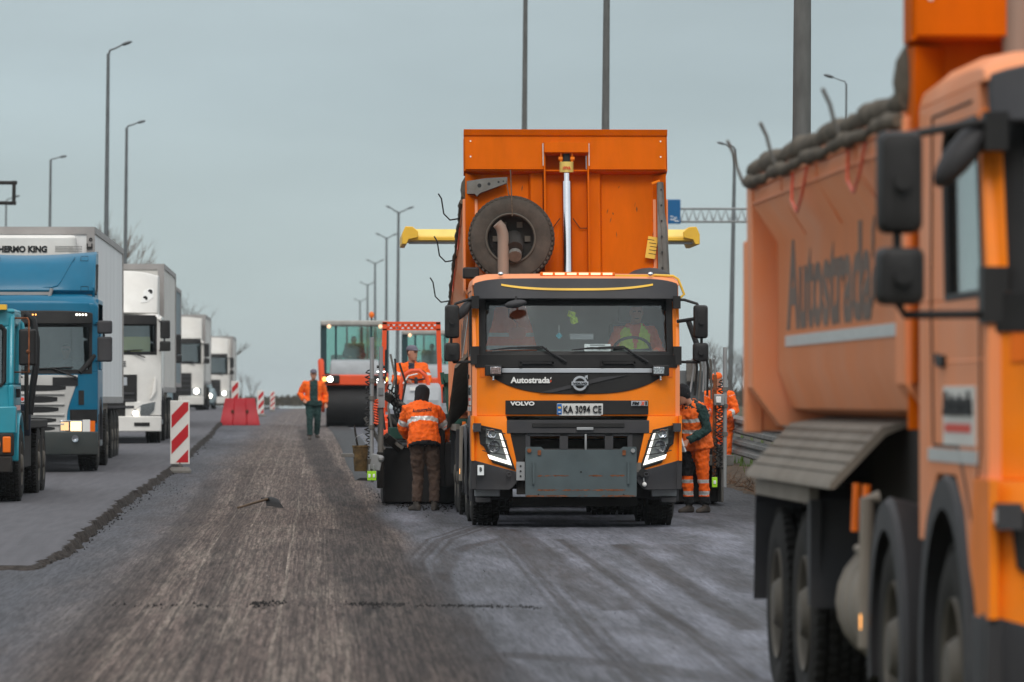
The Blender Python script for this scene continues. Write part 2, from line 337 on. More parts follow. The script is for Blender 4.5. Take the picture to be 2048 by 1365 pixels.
def wear(gx, gy):
    nA = fbm(gx*1.3, gy*.12, 3); nB = fbm(gx*4, gy*.35, 11); nC = fbm(gx*14, gy*.12, 21, 3); nD = fbm(gx*.9, gy*.3, 31)
    wob = (fbm(gy*.11, gx*0+3, 5)-.5)*.35
    # brown milled lane, between the raised lane's foot and the pale lane
    left = sstep(-2.5, -1.2, gx+wob+(nB-.5)*.5); right = 1-sstep(.62, 1.05, gx+wob*.5+(nA-.5)*.5-(60-gy)*.004)
    brown = left*right
    # pale bluish strip
    pale = sstep(.75, 1.25, gx-(60-gy)*.004+(nA-.5)*.3)*(1-sstep(4.6, 6.2, gx+(nD-.5)))
    pale *= np.clip(.15+1.7*(nA-.12)+.35*(nC-.5), 0, 1.15)
    palefoot = (1-sstep(-2.1, -1.3, gx))*.22*(.5+1.0*nA)
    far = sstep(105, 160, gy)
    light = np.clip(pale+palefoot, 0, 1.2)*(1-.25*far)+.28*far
    dark = np.zeros(gx.shape)
    def trk(pts, wd, s, soft=.5, ribs=0):
        nonlocal dark
        d = curve_mask(gx, gy, P2(pts), wd)
        mk = 1-sstep(wd*soft, wd, d+(nB-.5)*wd*.6)
        if ribs: mk = mk*(.55+.45*np.sin(d/wd*ribs))
        dark = np.maximum(dark, mk*s)
    trk([(965, 1052), (880, 1080), (838, 1125), (860, 1190), (905, 1250), (950, 1310), (985, 1365)], .24, 1.0, ribs=14)
    trk([(1010, 1075), (905, 1105), (880, 1150), (905, 1220), (985, 1330)], .12, .8)
    trk([(985, 1055), (1060, 1130), (1120, 1200), (1200, 1290), (1280, 1365)], .18, .85, ribs=12)
    trk([(1005, 1060), (1150, 1160), (1240, 1220)], .28, .75)
    trk([(1120, 1080), (1260, 1180), (1400, 1280), (1500, 1360)], .17, 1.0, ribs=9)
    trk([(1240, 1090), (1400, 1190), (1500, 1260)], .15, .85)
    trk([(1350, 1090), (1500, 1185)], .22, .5)
    trk([(1000, 1310), (1200, 1325), (1500, 1365)], .3, .7)
    trk([(1200, 1255), (1350, 1275), (1500, 1300)], .22, .4)
    trk([(615, 860), (630, 900), (650, 935), (680, 985), (730, 1060), (790, 1130), (860, 1230), (930, 1330), (960, 1365)], .33, .9)
    trk([(700, 1060), (780, 1200), (830, 1300), (880, 1380)], .5, .85)
    trk([(760, 1230), (880, 1300), (960, 1370)], .45, .9)
    trk([(1040, 1060), (1200, 1175), (1420, 1330)], .10, .6, ribs=8)
    trk([(840, 1130), (960, 1090), (1050, 1075)], .12, .6, ribs=10)
    trk([(430, 960), (350, 1080), (220, 1230), (110, 1365)], .22, .5)
    trk([(500, 930), (470, 1040), (430, 1180), (390, 1365)], .16, .4)
    trk([(600, 950), (620, 1100), (600, 1250), (560, 1365)], .2, .25)
    trk([(960, 1050), (820, 1045), (700, 1080), (520, 1105)], .35, .3)
    dark = np.clip(dark*(.75+.7*nD), 0, 1)
    # thin pale scars of the milling drum
    line = np.zeros(gx.shape)
    for x0, s, wd, k in ((-.82, .8, .022, 1), (-.55, .35, .02, 2), (-.30, .9, .02, 3), (-.02, .55, .018, 4), (.18, .6, .018, 5), (.36, .4, .016, 6), (-1.12, .6, .03, 7), (-1.35, .3, .05, 8), (-.68, .3, .02, 9), (.52, .3, .02, 10), (.06, .3, .015, 12)):
        xx = x0+(fbm(gy*.16, gy*0+k*7.3, k)-.5)*.05+(vnoise(gy*.9, gy*0+k, k+40)-.5)*.016
        line = np.maximum(line, s*(1-sstep(wd*.25, wd*.8, np.abs(gx-xx)))*(.35+.9*fbm(gy*.5, gy*0+k*3, k+70)))
    groove = fbm(gx*26, gy*.1, 51, 2)
    line = np.maximum(line, np.clip((groove-.50)*2.2, 0, .5)*brown)
    c = np.stack([light, brown, dark, line*brown*(1-.6*dark)], -1); return c

# asphalt shaders: the wear attribute carries real stains, tracks and milled scars
def road_mat():
    m, N, L, b = principled('milled asphalt')
    at = N.new('ShaderNodeAttribute'); at.attribute_name = 'wear'; sp = N.new('ShaderNodeSeparateColor'); L.new(at.outputs['Color'], sp.inputs[0])
    tc = N.new('ShaderNodeTexCoord')
    def noise(sc, st, det=5, rg=.6):
        mp = N.new('ShaderNodeMapping'); mp.inputs['Scale'].default_value = st; L.new(tc.outputs['Object'], mp.inputs[0])
        n = N.new('ShaderNodeTexNoise'); n.inputs['Scale'].default_value = sc; n.inputs['Detail'].default_value = det; n.inputs['Roughness'].default_value = rg; L.new(mp.outputs[0], n.inputs['Vector']); return n.outputs[0]
    def rng(v, a, b_, c, d):
        r = N.new('ShaderNodeMapRange'); L.new(v, r.inputs[0]); r.inputs[1].default_value = a; r.inputs[2].default_value = b_; r.inputs[3].default_value = c; r.inputs[4].default_value = d; return r.outputs[0]
    def mix(f, a, b_, t='MIX'):
        x = N.new('ShaderNodeMix'); x.data_type = 'RGBA'; x.blend_type = t
        if isinstance(f, (int, float)): x.inputs[0].default_value = f
        else: L.new(f, x.inputs[0])
        for i, q in ((6, a), (7, b_)):
            if isinstance(q, tuple): x.inputs[i].default_value = (*q, 1)
            else: L.new(q, x.inputs[i])
        return x.outputs[2]
    def mul(a, b_):
        x = N.new('ShaderNodeMath'); x.operation = 'MULTIPLY'; x.use_clamp = True
        for i, q in ((0, a), (1, b_)):
            if isinstance(q, (int, float)): x.inputs[i].default_value = q
            else: L.new(q, x.inputs[i])
        return x.outputs[0]
    fine = noise(34, (1, .035, 1), 4, .75); mid = noise(9, (1, .05, 1), 5, .7); wide = noise(2.2, (1, .10, 1), 6, .65); spk = noise(55, (1, .06, 1), 2, .9)
    base = mix(sp.outputs[1], (.058, .058, .063), (.092, .068, .058))
    base = mix(mul(sp.outputs[0], rng(wide, .35, .62, .15, 1.1)), base, (.155, .158, .188))
    base = mix(mul(at.outputs['Alpha'], rng(noise(30, (1, .08, 1)), .35, .6, .35, 1)), base, (.27, .225, .185))
    base = mix(mul(sp.outputs[1], rng(wide, .47, .66, 0, .42)), base, (.175, .145, .12))
    base = mix(mul(sp.outputs[1], rng(mid, .54, .64, 0, .55)), base, (.040, .029, .025))
    st = mul(rng(spk, .58, .70, 0, .7), rng(sp.outputs[1], 0, 1, .16, 1))
    base = mix(mul(st, rng(mid, .40, .6, .35, .95)), base, (.25, .215, .19))
    base = mix(mul(sp.outputs[2], rng(mid, .32, .62, .45, .97)), base, (.026, .0205, .019))
    dka = rng(fine, .36, .60, .5, 1.32); dkb = rng(fine, .36, .60, .68, 1.25); xm = N.new('ShaderNodeMix'); L.new(sp.outputs[1], xm.inputs[0]); L.new(dkb, xm.inputs[2]); L.new(dka, xm.inputs[3]); dk = xm.outputs[0]
    sk = rng(noise(46, (1, .006, 1), 3, .6), .38, .62, .62, 1.42); xs_ = N.new('ShaderNodeMix'); L.new(sp.outputs[1], xs_.inputs[0]); xs_.inputs[2].default_value = 1.0; L.new(sk, xs_.inputs[3])
    v0 = N.new('ShaderNodeVectorMath'); v0.operation = 'SCALE'; L.new(base, v0.inputs[0]); L.new(xs_.outputs[0], v0.inputs['Scale']); base = v0.outputs[0]
    v = N.new('ShaderNodeVectorMath'); v.operation = 'SCALE'; L.new(base, v.inputs[0]); L.new(dk, v.inputs['Scale'])
    v2 = N.new('ShaderNodeVectorMath'); v2.operation = 'SCALE'; L.new(v.outputs[0], v2.inputs[0]); L.new(rng(mid, .3, .7, .8, 1.15), v2.inputs['Scale'])
    L.new(v2.outputs[0], b.inputs['Base Color'])
    L.new(rng(sp.outputs[0], 0, 1, .9, .6), b.inputs['Roughness']); b.inputs['Specular IOR Level'].default_value = .16
    bp = N.new('ShaderNodeBump'); bp.inputs['Strength'].default_value = .5; bp.inputs['Distance'].default_value = .02
    L.new(fine, bp.inputs['Height']); L.new(bp.outputs[0], b.inputs['Normal'])
    return m
ys_road = np.concatenate([np.arange(27, 72, .11), np.arange(72, 130, .3), np.arange(130, 420, 2.0)])
xs_road = np.concatenate([np.arange(-3.6, -1.5, .03), np.arange(-1.5, .9, .0125), np.arange(.9, 2.6, .022), np.arange(2.6, 7.4, .05)])
FOOT = [(30, -3.3), (47, -3.3), (48, -2.9), (60, -2.62), (85, -2.7), (120, -2.95), (200, -3.1), (420, -3.1)]
grid_mesh('milled_road', xs_road, ys_road, lambda x, y: np.interp(y, [a for a, b in GP], [b for a, b in GP])+.004+(fbm(x*9, y*.8, 77, 3)-.5)*.016*(1-sstep(80, 110, y)), road_mat(), wear)
# raised lane on the left, with its broken edge
def lane_mat():
    m = mat('worn lane asphalt', (.082, .079, .086), .75, var=.2, scale=9, dirt=.5, dirtcol=(.125, .12, .13), dscale=.9, bump=.4, bscale=40, stretch=(1, .05, 1), spec=.2)
    return m
RAISE = .12
xs_l = np.array([0, .04, .10, .2, .5, 1, 2, 3, 4.4, 6, 7.6])
ys_l = np.concatenate([np.arange(46.6, 52, .06), np.arange(52, 90, .15), np.arange(90, 140, .5), np.arange(140, 420, 4)])
def lane():
    E = P2([(-400, 1138), (60, 1134)], RAISE*.5)
    yn = ground_Y(60, 1133, RAISE*.3)
    lp = P2([(120, 1110), (150, 1090), (180, 1065), (240, 1012), (330, 952), (385, 905), (435, 855)], RAISE*.3)
    ey = [yn+.02]+[b for a, b in lp]+[420]; ex = [X_at(60, yn)]+[a for a, b in lp]+[lp[-1][0]-.3]
    mb = MB(); rings = []
    for y in ys_l:
        if y < yn: continue
        x0 = float(np.interp(y, ey, ex)); t = min(1, max(0, (y-yn)/1.6)); x0 += (vnoise(np.array(y*2.5), np.array(.3), 5)-.5)*.10+(vnoise(np.array(y*9), np.array(.3), 6)-.5)*.05
        z = gz(y); j = (random.random()-.5)*.01
        q = lambda a: (random.random()-.5)*a; hh = RAISE*(.35+.65*float(sstep(0, 7, y-yn)))
        rings.append([(x0+.06+q(.06), y, z-.02), (x0+.03+q(.04), y, z+.02+q(.02)), (x0+.0+q(.03), y, z+hh*.62+q(.02)), (x0-.02+q(.03), y, z+hh*.95+q(.008)), (x0-.08+q(.03), y, z+hh+.002)]+[(x0-.12-k, y, z+hh+.002) for k in (1, 2.5, 4, 6, 8.5, 11)])
    # near end tapers down
    r0 = [(p[0], p[1]-.22, gz(p[1])-.03) for p in rings[0]]; r1 = [(p[0], p[1]-.07, gz(p[1])+(p[2]-gz(p[1]))*.7) for p in rings[0]]
    rings = [r0, r1]+rings
    n = len(rings[0]); vs = [p for r in rings for p in r]; top = []; side = []
    for i in range(len(rings)-1):
        for k in range(n-1):
            f = (i*n+k, i*n+k+1, (i+1)*n+k+1, (i+1)*n+k); (side if (k < 3 or i < 2) else top).append(f)
    mb.add(vs, top, lane_mat()); mb.f += side
    mb.m += [mb.mi(mat('broken asphalt edge', (.035, .028, .024), .95, var=.5, scale=14, bump=1, bscale=40))]*len(side)
    o = mb.build('road_lane', smooth=60); o['kind'] = 'structure'
lane()
# land under and around everything
def earth_mat():
    m, N, L, b = principled('rough grassland')
    tc = N.new('ShaderNodeTexCoord'); n = N.new('ShaderNodeTexNoise'); n.inputs['Scale'].default_value = .6; n.inputs['Detail'].default_value = 8; L.new(tc.outputs['Object'], n.inputs['Vector'])
    r = N.new('ShaderNodeValToRGB'); L.new(n.outputs[0], r.inputs[0]); e = r.color_ramp.elements
    e[0].position = .35; e[0].color = (.055, .058, .03, 1); e[1].position = .65; e[1].color = (.11, .095, .07, 1)
    L.new(r.outputs[0], b.inputs['Base Color']); b.inputs['Roughness'].default_value = 1; b.inputs['Specular IOR Level'].default_value = .1; return m
xs_e = np.concatenate([[-4000, -1500, -500, -200, -80, -40, -25, -15, -3, 3, 7, 8, 9.5, 11, 14, 20, 30, 60, 150, 400, 1200, 4000]])
ys_e = np.concatenate([[-60, 0], np.arange(20, 480, 5), np.arange(500, 1200, 50), [1500, 2500, 4000, 6000]])
grid_mesh('ground', xs_e, ys_e, lambda x, y: np.interp(y, [a for a, b in GP], [b for a, b in GP])-.06+.22*sstep(6.9, 8.2, x)*(1-sstep(30, 80, x)), earth_mat())
# ------------------------------------------------------------------ wheels
def wheel_meshes():
    t = MB(); r, wd = .53, .165
    prof = [(-wd+.02, .30), (-wd, .36), (-wd-.01, .44), (-wd+.012, .495), (-wd+.04, .515)]
    for a in (-.085, -.03, .03, .085): prof += [(a-.014, .515), (a-.010, .498), (a+.010, .498), (a+.014, .515)]
    prof += [(wd-.04, .515), (wd-.012, .495), (wd+.01, .44), (wd, .36), (wd-.02, .30)]
    t.lathe(prof, 'rubber', n=56)
    for k in range(52):
        a = 2*PI*k/52
        for j, xx in enumerate((-.128, -.057, 0, .057, .128)):
            aa = a+(j % 2)*PI/52; T = Matrix.Rotation(aa, 4, 'X')
            t.add([(T @ Vector(q)) for q in [(xx-.024, -.022, .505), (xx+.024, -.016, .505), (xx+.024, .022, .505), (xx-.024, .016, .505), (xx-.022, -.02, .532), (xx+.022, -.014, .532), (xx+.022, .02, .532), (xx-.022, .014, .532)]],
                  [(0, 3, 2, 1), (4, 5, 6, 7), (0, 1, 5, 4), (1, 2, 6, 5), (2, 3, 7, 6), (3, 0, 4, 7)], 'rubber')
    tyre = t
    rm = MB()
    rm.lathe([(-wd+.02, .305), (-wd-.004, .30), (-wd+.01, .285), (-wd+.09, .27), (-wd+.11, .16), (-wd+.02, .14), (-wd-.02, .11), (-wd-.03, 0.001)], 'rim', n=36)
    rm.lathe([(wd-.02, .305), (wd+.004, .30), (wd-.01, .285), (wd-.09, .27), (wd-.11, .16), (wd-.10, .001)], 'rim', n=36)
    for k in range(10):
        a = 2*PI*k/10; rm.cyl((-wd+.11, .2*math.cos(a), .2*math.sin(a)), (-wd+.06, .2*math.cos(a), .2*math.sin(a)), .016, 'galv', 6)
    return tyre, rm
_T, _Rm = wheel_meshes()
tyre0 = _T.build('tyre', smooth=30); rim0 = _Rm.build('rim', smooth=30)
wheel0 = bpy.data.objects.new('wheel', None); COL.objects.link(wheel0); tyre0.parent = wheel0; rim0.parent = wheel0
def wheel(parent, loc, flip=False, scale=1.0, name='wheel', wide=1.0):
    o = wheel0.copy(); COL.objects.link(o); o.name = name; o.parent = parent; o.location = loc
    o.rotation_euler = (random.random()*6, 0, PI if flip else 0); o.scale = (scale*wide, scale, scale)
    for ch in (tyre0, rim0): inst(ch, o)
    return o
# ------------------------------------------------------------------ dump trucks
def fcurve(x, z):
    c = .26*(abs(x)/1.25)**5.5
    s = 0
    if z > 2.05: s = (z-2.05)*.28
    return c+s
def panelTB(mb, x0, x1, top, bot, off, th, m, n=24, nz=1, f=fcurve):
    top = top if callable(top) else (lambda x, t=top: t); bot = bot if callable(bot) else (lambda x, t=bot: t)
    rings = []
    for i in range(n+1):
        x = lerp(x0, x1, i/n); a, b = top(x), bot(x); fr = []
        for k in range(nz+1): z = lerp(b, a, k/nz); fr.append((x, f(x, z)+off, z))
        bk = [(p[0], p[1]+th, p[2]) for p in fr[::-1]]; rings.append(fr+bk)
    mb.loft(rings, m)
def polypanel(mb, poly, off, th, m, f=fcurve):
    n = len(poly); vs = [(x, f(x, z)+off, z) for x, z in poly]+[(x, f(x, z)+off+th, z) for x, z in poly]
    mb.add(vs, [tuple(range(n)), tuple(range(2*n-1, n-1, -1))]+[((i+1) % n, i, n+i, n+(i+1) % n) for i in range(n)], m)
def TP(px, py): return ((px-1154)/167, (1055-py)/167)
def mirror_poly(p): return [(-x, z) for x, z in p][::-1]

def autostrada(mb, c, w_, h_, m, face, mark=True, markm='redletter', bold=.03, depth=.01):
    """the company word mark with its two slanted blocks"""
    mb.text('Autostrada', c, w_, h_, m, face, bold, depth)
    k = h_
    def blk(a, z0, z1, mm):
        p = [(a, z0), (a+.16*k, z0+.12*k), (a+.16*k, z1+.12*k), (a, z1)]
        if face == '-y': mb.prism([(c[0]+q, c[2]+z) for q, z in p], 'y', c[1]-.004, c[1]+.004, mm)
        else: mb.prism([(c[1]-q, c[2]+z) for q, z in p], 'x', c[0]-.004, c[0]+.004, mm)
    if mark: blk(w_/2+.06*k, .1*k, .38*k, m); blk(w_/2+.06*k, -.38*k, -.1*k, markm)

def dump_truck(label, loc, rotz, bed_angle, main=True):
    t = thing('dump_truck', label, 'dump truck', loc, rotz)
    OS = 'orange_side'; CD = 2.08 if main else 2.26
    # ---------------- cab shell: sides, roof, back, pillars
    cb = MB()
    for s in (-1, 1):
        X = s*1.245; Xi = s*1.19
        a, b = min(X, Xi), max(X, Xi)
        cb.prism([(.20, 1.32), (.20, 2.06), (CD, 2.06), (CD, 1.05), (2.02, 1.05), (1.92, 1.20), (1.68, 1.34), (1.12, 1.34), (.86, 1.20), (.72, .98), (.50, .8), (.24, .8)], 'x', a, b, OS)
        cb.prism([(1.42, 2.06), (1.50, 2.70), (1.42, 2.78), (CD, 2.78), (CD, 2.06)], 'x', a, b, OS)
        cb.prism([(.44, 2.78), (CD, 2.78), (CD, 2.90), (.46, 2.90)], 'x', a, b, OS)
        cb.prism([(.20, 2.06), (.42, 2.78), (.49, 2.78), (.36, 2.30), (.32, 2.06)], 'x', a, b, 'orange')
        cb.bx(a-.003, b+.003, .30, 1.9, 1.80, 1.812, OS)
    # rounded roof
    rings = []
    for y, dz, nx in ((.30, -.10, 0), (.36, -.03, 0), (.48, .01, 0), (.8, .03, 0), (1.7, .03, 0), (CD-.08, .0, 0), (CD, -.06, 0)):
        rings.append([(-1.245, y, 2.90), (-1.235, y, 2.96+dz*.4), (-1.18, y, 3.00+dz*.8), (-1.05, y, 3.02+dz), (0, y, 3.03+dz), (1.05, y, 3.02+dz), (1.18, y, 3.00+dz*.8), (1.235, y, 2.96+dz*.4), (1.245, y, 2.90)])
    cb.loft(rings, OS)
    cb.bx(-1.19, 1.19, CD-.06, CD, 1.05, 2.95, OS)
    # a pillar fronts
    for s in (-1, 1):
        pp = [(s*1.245, 1.95), (s*1.245, 2.95), (s*1.165, 2.95), (s*1.175, 1.95)]
        n = 7
        panelTB(cb, s*1.165, s*1.245, 2.80, 1.93, -.006, .1, 'orange', 3, n)
    cab = cb.build('cab', t, 35, bevel=.012)
    # front orange band
    fb = MB()
    panelTB(fb, -1.243, 1.243, 1.94, 1.335, 0, .05, 'orange', 40, 2)
    fb.build('front_panel', t, 50, bevel=.008)
    # black panels
    gp = MB()
    gb = lambda x: 1.60+.235*(abs(x)/1.07)**3.2
    panelTB(gp, -1.07, 1.07, 1.93, gb, -.016, .02, 'black_plastic', 40, 2)
    panelTB(gp, -1.215, 1.215, 2.07, 1.915, -.024, .04, 'black_plastic', 40)
    gp.build('grille_panel', t, 45, bevel=.004)
    x = MB(); panelTB(x, -.91, .91, 1.905, 1.852, -.03, .016, 'silver', 30); x.build('trim_strip', t, 40, bevel=.004)
    x = MB(); panelTB(x, -.855, .855, 1.522, 1.355, -.022, .03, 'black_plastic', 24); x.build('badge_panel', t, 40, bevel=.006)
    # emblem and diagonal bar
    x = MB(); y0 = -.03
    x.add([(-.45, y0, 1.615), (-.30, y0, 1.615), (.60, y0, 1.825), (.28, y0, 1.80), (-.45, y0+.02, 1.615), (-.30, y0+.02, 1.615), (.60, y0+.02, 1.825), (.28, y0+.02, 1.80)],
          [(0, 1, 2, 3), (7, 6, 5, 4), (0, 4, 5, 1), (1, 5, 6, 2), (2, 6, 7, 3), (3, 7, 4, 0)], 'grey_plastic')
    em = x.build('diagonal_bar', t, 30)
    x = MB(); ec = (.032, -.05, 1.725)
    x.lathe([(ec[1]+.02, .105), (ec[1]-.004, .105), (ec[1]-.004, .0)], 'black_plastic', (ec[0], 0, ec[2]), 'y', 28)
    x.lathe([(ec[1]-.004, .09), (ec[1]-.016, .086), (ec[1]-.016, .064), (ec[1]-.004, .060)], 'silver', (ec[0], 0, ec[2]), 'y', 28)
    x.prism([(ec[0]+.045, ec[2]+.085), (ec[0]+.092, ec[2]+.1), (ec[0]+.092, ec[2]+.045), (ec[0]+.078, ec[2]+.072), (ec[0]+.058, ec[2]+.055), (ec[0]+.052, ec[2]+.065), (ec[0]+.068, ec[2]+.084)], 'y', ec[1]-.018, ec[1]-.006, 'silver')
    x.box((ec[0], ec[1]-.014, ec[2]), (.2, .012, .045), 'silver'); x.text('VOLVO', (ec[0], ec[1]-.021, ec[2]), .17, .026, 'blackletter', '-y', .02, .02)
    x.build('emblem', t, 40)
    x = MB(); autostrada(x, (-.56, -.026, 1.765), .47, .075, 'lettering', '-y', True, 'rops', .035); x.build('company_lettering', t, None)
    x = MB(); x.text('VOLVO', (-.655, -.03, 1.485), .29, .05, 'lettering', '-y', .045, .01); x.build('maker_lettering', t, None)
    x = MB(); x.box((.745, -.026, 1.487), (.195, .012, .06), 'silver'); x.text('FM', (.70, -.036, 1.487), .085, .04, 'blackletter', '-y', .03, .02, .2); x.text('X', (.785, -.036, 1.487), .05, .044, 'rops', '-y', .06, .02, .2); x.box((.825, -.034, 1.487), (.02, .006, .05), 'blackletter'); x.build('model_badge', t, None)
    # number plate
    if main:
        pl = MB(); pl.box((.033, -.036, 1.417), (.55, .02, .135), 'platewhite'); pl.box((.033, -.044, 1.349), (.5, .01, .02), 'platewhite')
        p = pl.build('number_plate', t, 30, bevel=.004)
        x = MB(); x.box((-.212, -.049, 1.417), (.055, .006, .125), 'bluemark'); x.box((-.212, -.0535, 1.437), (.034, .004, .022), 'yellow'); x.text('UA', (-.212, -.056, 1.385), .03, .02, 'lettering', '-y', .03, .02)
        x.text('KA 3094 CE', (.062, -.0505, 1.417), .455, .088, 'blackletter', '-y', .012, .02); x.build('plate_lettering', p, None)
    # windscreen, visor
    x = MB(); panelTB(x, -1.155, 1.155, 2.80, 2.055, .02, .006, 'glass', 40, 8); x.build('windscreen', t, 60)
    x = MB()   # black surround
    for s in (-1, 1): panelTB(x, s*1.165, s*1.085, 2.80, 2.05, .008, .02, 'black_plastic', 4, 8)
    panelTB(x, -1.09, 1.09, 2.11, lambda q: 2.06, .006, .02, 'black_plastic', 30)
    panelTB(x, -1.09, 1.09, 2.80, lambda q: 2.655-.06*(abs(q)/1.09)**8+.0, .03, .012, 'black_plastic', 30)
    x.build('windscreen_surround', t, 50)
    x = MB(); fv = lambda q, z: .17*(abs(q)/1.22)**5+.0+(z-2.74)*.38
    vt = lambda q: 2.985-.05*(abs(q)/1.2)**8; vb = lambda q: 2.735+.0*abs(q)
    panelTB(x, -1.225, 1.225, vt, vb, .06, .06, 'grey_plastic', 40, 5, fv)
    vis = x.build('sun_visor', t, 50, bevel=.012)
    x = MB()
    panelTB(x, -.9, .92, lambda q: 2.865+.058*(abs(q)/.92)**3, lambda q: 2.838+.062*(abs(q)/.92)**3, .05, .014, 'yellow', 30, 1, fv); x.build('visor_stripe', vis, 50)
    for s in (-1, 1):
        x = MB(); x.sphere((s*.9+(.0 if s < 0 else 0), .34, 3.04), (.035, .03, .028), 'chrome', 10); x.build('marker_lamp', t)
    # lamps by the grille
    for s in (-1, 1):
        x = MB(); x.box((s*1.0, -.0, 1.88), (.20, .12, .13), 'black_plastic'); lb = x.build('work_lamp', t, 30, bevel=.01)
        x = MB(); x.box((s*.975, -.064, 1.88), (.13, .012, .085), 'lampglass'); x.build('lamp_lens', lb, 30, bevel=.004)
        x = MB(); panelTB(x, s*1.10, s*1.16, 1.93, 1.80, -.012, .03, 'amber', 3); x.build('turn_signal', t, 30)
        x = MB(); x.cyl((s*1.0, -.01, 1.84), (s*1.0, -.01, 1.775), .012, 'chrome', 8); x.sphere((s*1.0, -.02, 1.77), .015, 'chrome', 8); x.build('lamp_bracket', t)
    # lower front
    lo = MB()
    lo.bx(-1.1, 1.1, .08, .14, .5, 1.40, 'chassis')
    x = MB(); panelTB(x, -.84, .86, lambda q: 1.285, lambda q: 1.13, -.09, .12, 'grey_plastic', 24)
    panelTB(x, -.54, .56, 1.255, 1.20, -.105, .03, 'black_plastic', 8)
    x.box((.09, -.118, 1.185), (.2, .02, .035), 'galv')
    x.bx(-.60, .62, -.06, -.02, .93, .945, 'grey_plastic'); x.bx(-.60, .62, -.06, -.02, 1.095, 1.13, 'grey_plastic')
    for q in (-.59, -.19, -.05, .30, .17, .58): pass
    for q0, q1 in ((-.62, -.56), (-.21, -.11), (.33, .43), (.60, .66)): x.bx(q0, q1, -.06, .06, .86, 1.12, 'grey_plastic')
    x.cyl((.10, -.08, 1.12), (.10, -.08, .9), .015, 'galv', 8)
    for s in (-1, 1): polypanel(x, [(s*.845, 1.28), (s*.60, 1.13), (s*.60, .86), (s*.72, .66)] if s < 0 else [(.61, 1.13), (.865, 1.28), (.74, .66), (.61, .86)], -.045, .08, 'black_plastic')
    x.bx(-.72, .72, -.02, .1, .40, .88, 'chassis')
    x.build('lower_grille', t, 35, bevel=.006)
    for s in (-1, 1):
        x = MB()
        def top(q, s=s):
            a = abs(q); return min(1.35, 1.335 if a > .845 else .67+(a-.70)*(.66/.145))
        fo = lambda q, z: .20*(abs(q)/1.25)**6-.07+(.05 if z > 1.3 else 0)
        panelTB(x, s*.70, s*1.245, top, lambda q: .66+.15*((abs(q)-.7)/.54), -.0, .1, 'orange', 22, 4, fo)
        x.prism([(.06, 1.34), (.5, 1.34), (.60, 1.05), (.42, .78), (.06, .80)], 'x', s*1.225, s*1.26, 'orange')
        x.build('corner_panel', t, 45, bevel=.02, seg=3)
        S = [TP(*q) for q in [(957, 849), (1003, 859), (1013, 884), (1019, 906), (1031, 940), (985, 925), (968, 893), (961, 888)]]
        Lg = [TP(*q) for q in [(972, 857), (1000, 864), (1013, 900), (1024, 933), (986, 921), (972, 885)]]
        L1 = [TP(*q) for q in [(997, 864), (1002, 865), (1023, 930), (1016, 926)]]
        L2 = [TP(*q) for q in [(975, 908), (1018, 922), (1023, 930), (979, 917)]]
        if s > 0: S, Lg, L1, L2 = (mirror_poly(q) for q in (S, Lg, L1, L2))
        fh = lambda q, z: .20*(abs(q)/1.25)**6-.10
        x = MB(); polypanel(x, S, 0, .08, 'black_plastic', fh); h = x.build('headlight', t, 30, bevel=.006)
        x = MB(); polypanel(x, Lg, -.008, .02, 'interior', fh)
        for cx, cz, r in ((-1.02, 1.12, .058), (-.99, .975, .075)):
            cx *= -s; x.lathe([(0, r), (-.012, r*.9), (.01, r*.5), (.012, .001)], 'lampglass', (cx, fh(cx, 0)-.012, cz), 'y', 16)
        x.build('lamp_lens', h, 40)
        x = MB(); polypanel(x, L1, -.024, .014, 'led', fh); polypanel(x, L2, -.024, .014, 'led', fh); x.build('light_strip', h, None)
        x = MB()
        for k in range(4):
            z = 1.16-k*.085; x.tube([(-s*-1.13, fh(1.13, 0)-.03, z+.02), (s*1.0, fh(1.0, 0)-.05, z-.01), (s*(.86-k*.018), fh(.85, 0)-.03, z-.035)], .006, 'black_plastic', 5)
        x.box((s*1.195, .02, 1.20), (.09, .2, .10), 'grey_plastic'); x.box((s*1.243, .02, 1.20), (.006, .05, .05), 'reflect')
        x.build('lamp_guard', h, 40)
        # grey bumper corner
        x = MB(); fo2 = lambda q, z: .26*(abs(q)/1.25)**7-.11+(.0 if z > .62 else .03)
        ib = lambda q: .46+max(0, (.86-abs(q)))*0
        panelTB(x, s*.66, s*1.265, lambda q: .665+.145*((abs(q)-.7)/.54) if abs(q) > .7 else .66, lambda q: .455+max(0, .80-abs(q))*1.1, 0, .10, 'grey_plastic', 20, 3, fo2)
        x.prism([(.08, .80), (.55, .80), (.62, .62), (.5, .46), (.12, .46)], 'x', s*1.20, s*1.262, 'grey_plastic')
        x.lathe([(0, .03), (-.012, .03), (-.012, .018), (0, .016)], 'grey_plastic', (s*.82, -.12, .64), 'y', 14)
        x.build('bumper_corner', t, 40, bevel=.012)
    if main:
        x = MB(); x.box((-1.15, .0, .69), (.08, .01, .12), 'paper', rot=(0, 0, -.45)); x.text('B', (-1.15, -.012, .70), .03, .05, 'blackletter', '-y', .03); x.build('sticker', t, None)
        x = MB(); x.box((-.68, -.08, .68), (.10, .12, .22), 'galv')
        for q in range(3): x.cyl((-.68, -.145, .62+q*.06), (-.68, -.15, .62+q*.06), .012, 'blackletter', 8)
        x.build('mounting_bracket', t, 30); x = MB()
        x.box((.72, -.05, .72), (.08, .1, .12), 'galv_dull'); x.cyl((.78, -.06, .66), (.78, -.12, .66), .05, 'black_plastic', 12); x.cyl((.79, -.09, .6), (.80, -.09, .52), .01, 'galv', 6); x.sphere((.80, -.10, .52), .028, 'lettering', 10)
        x.build('trailer_coupling', t, 30)
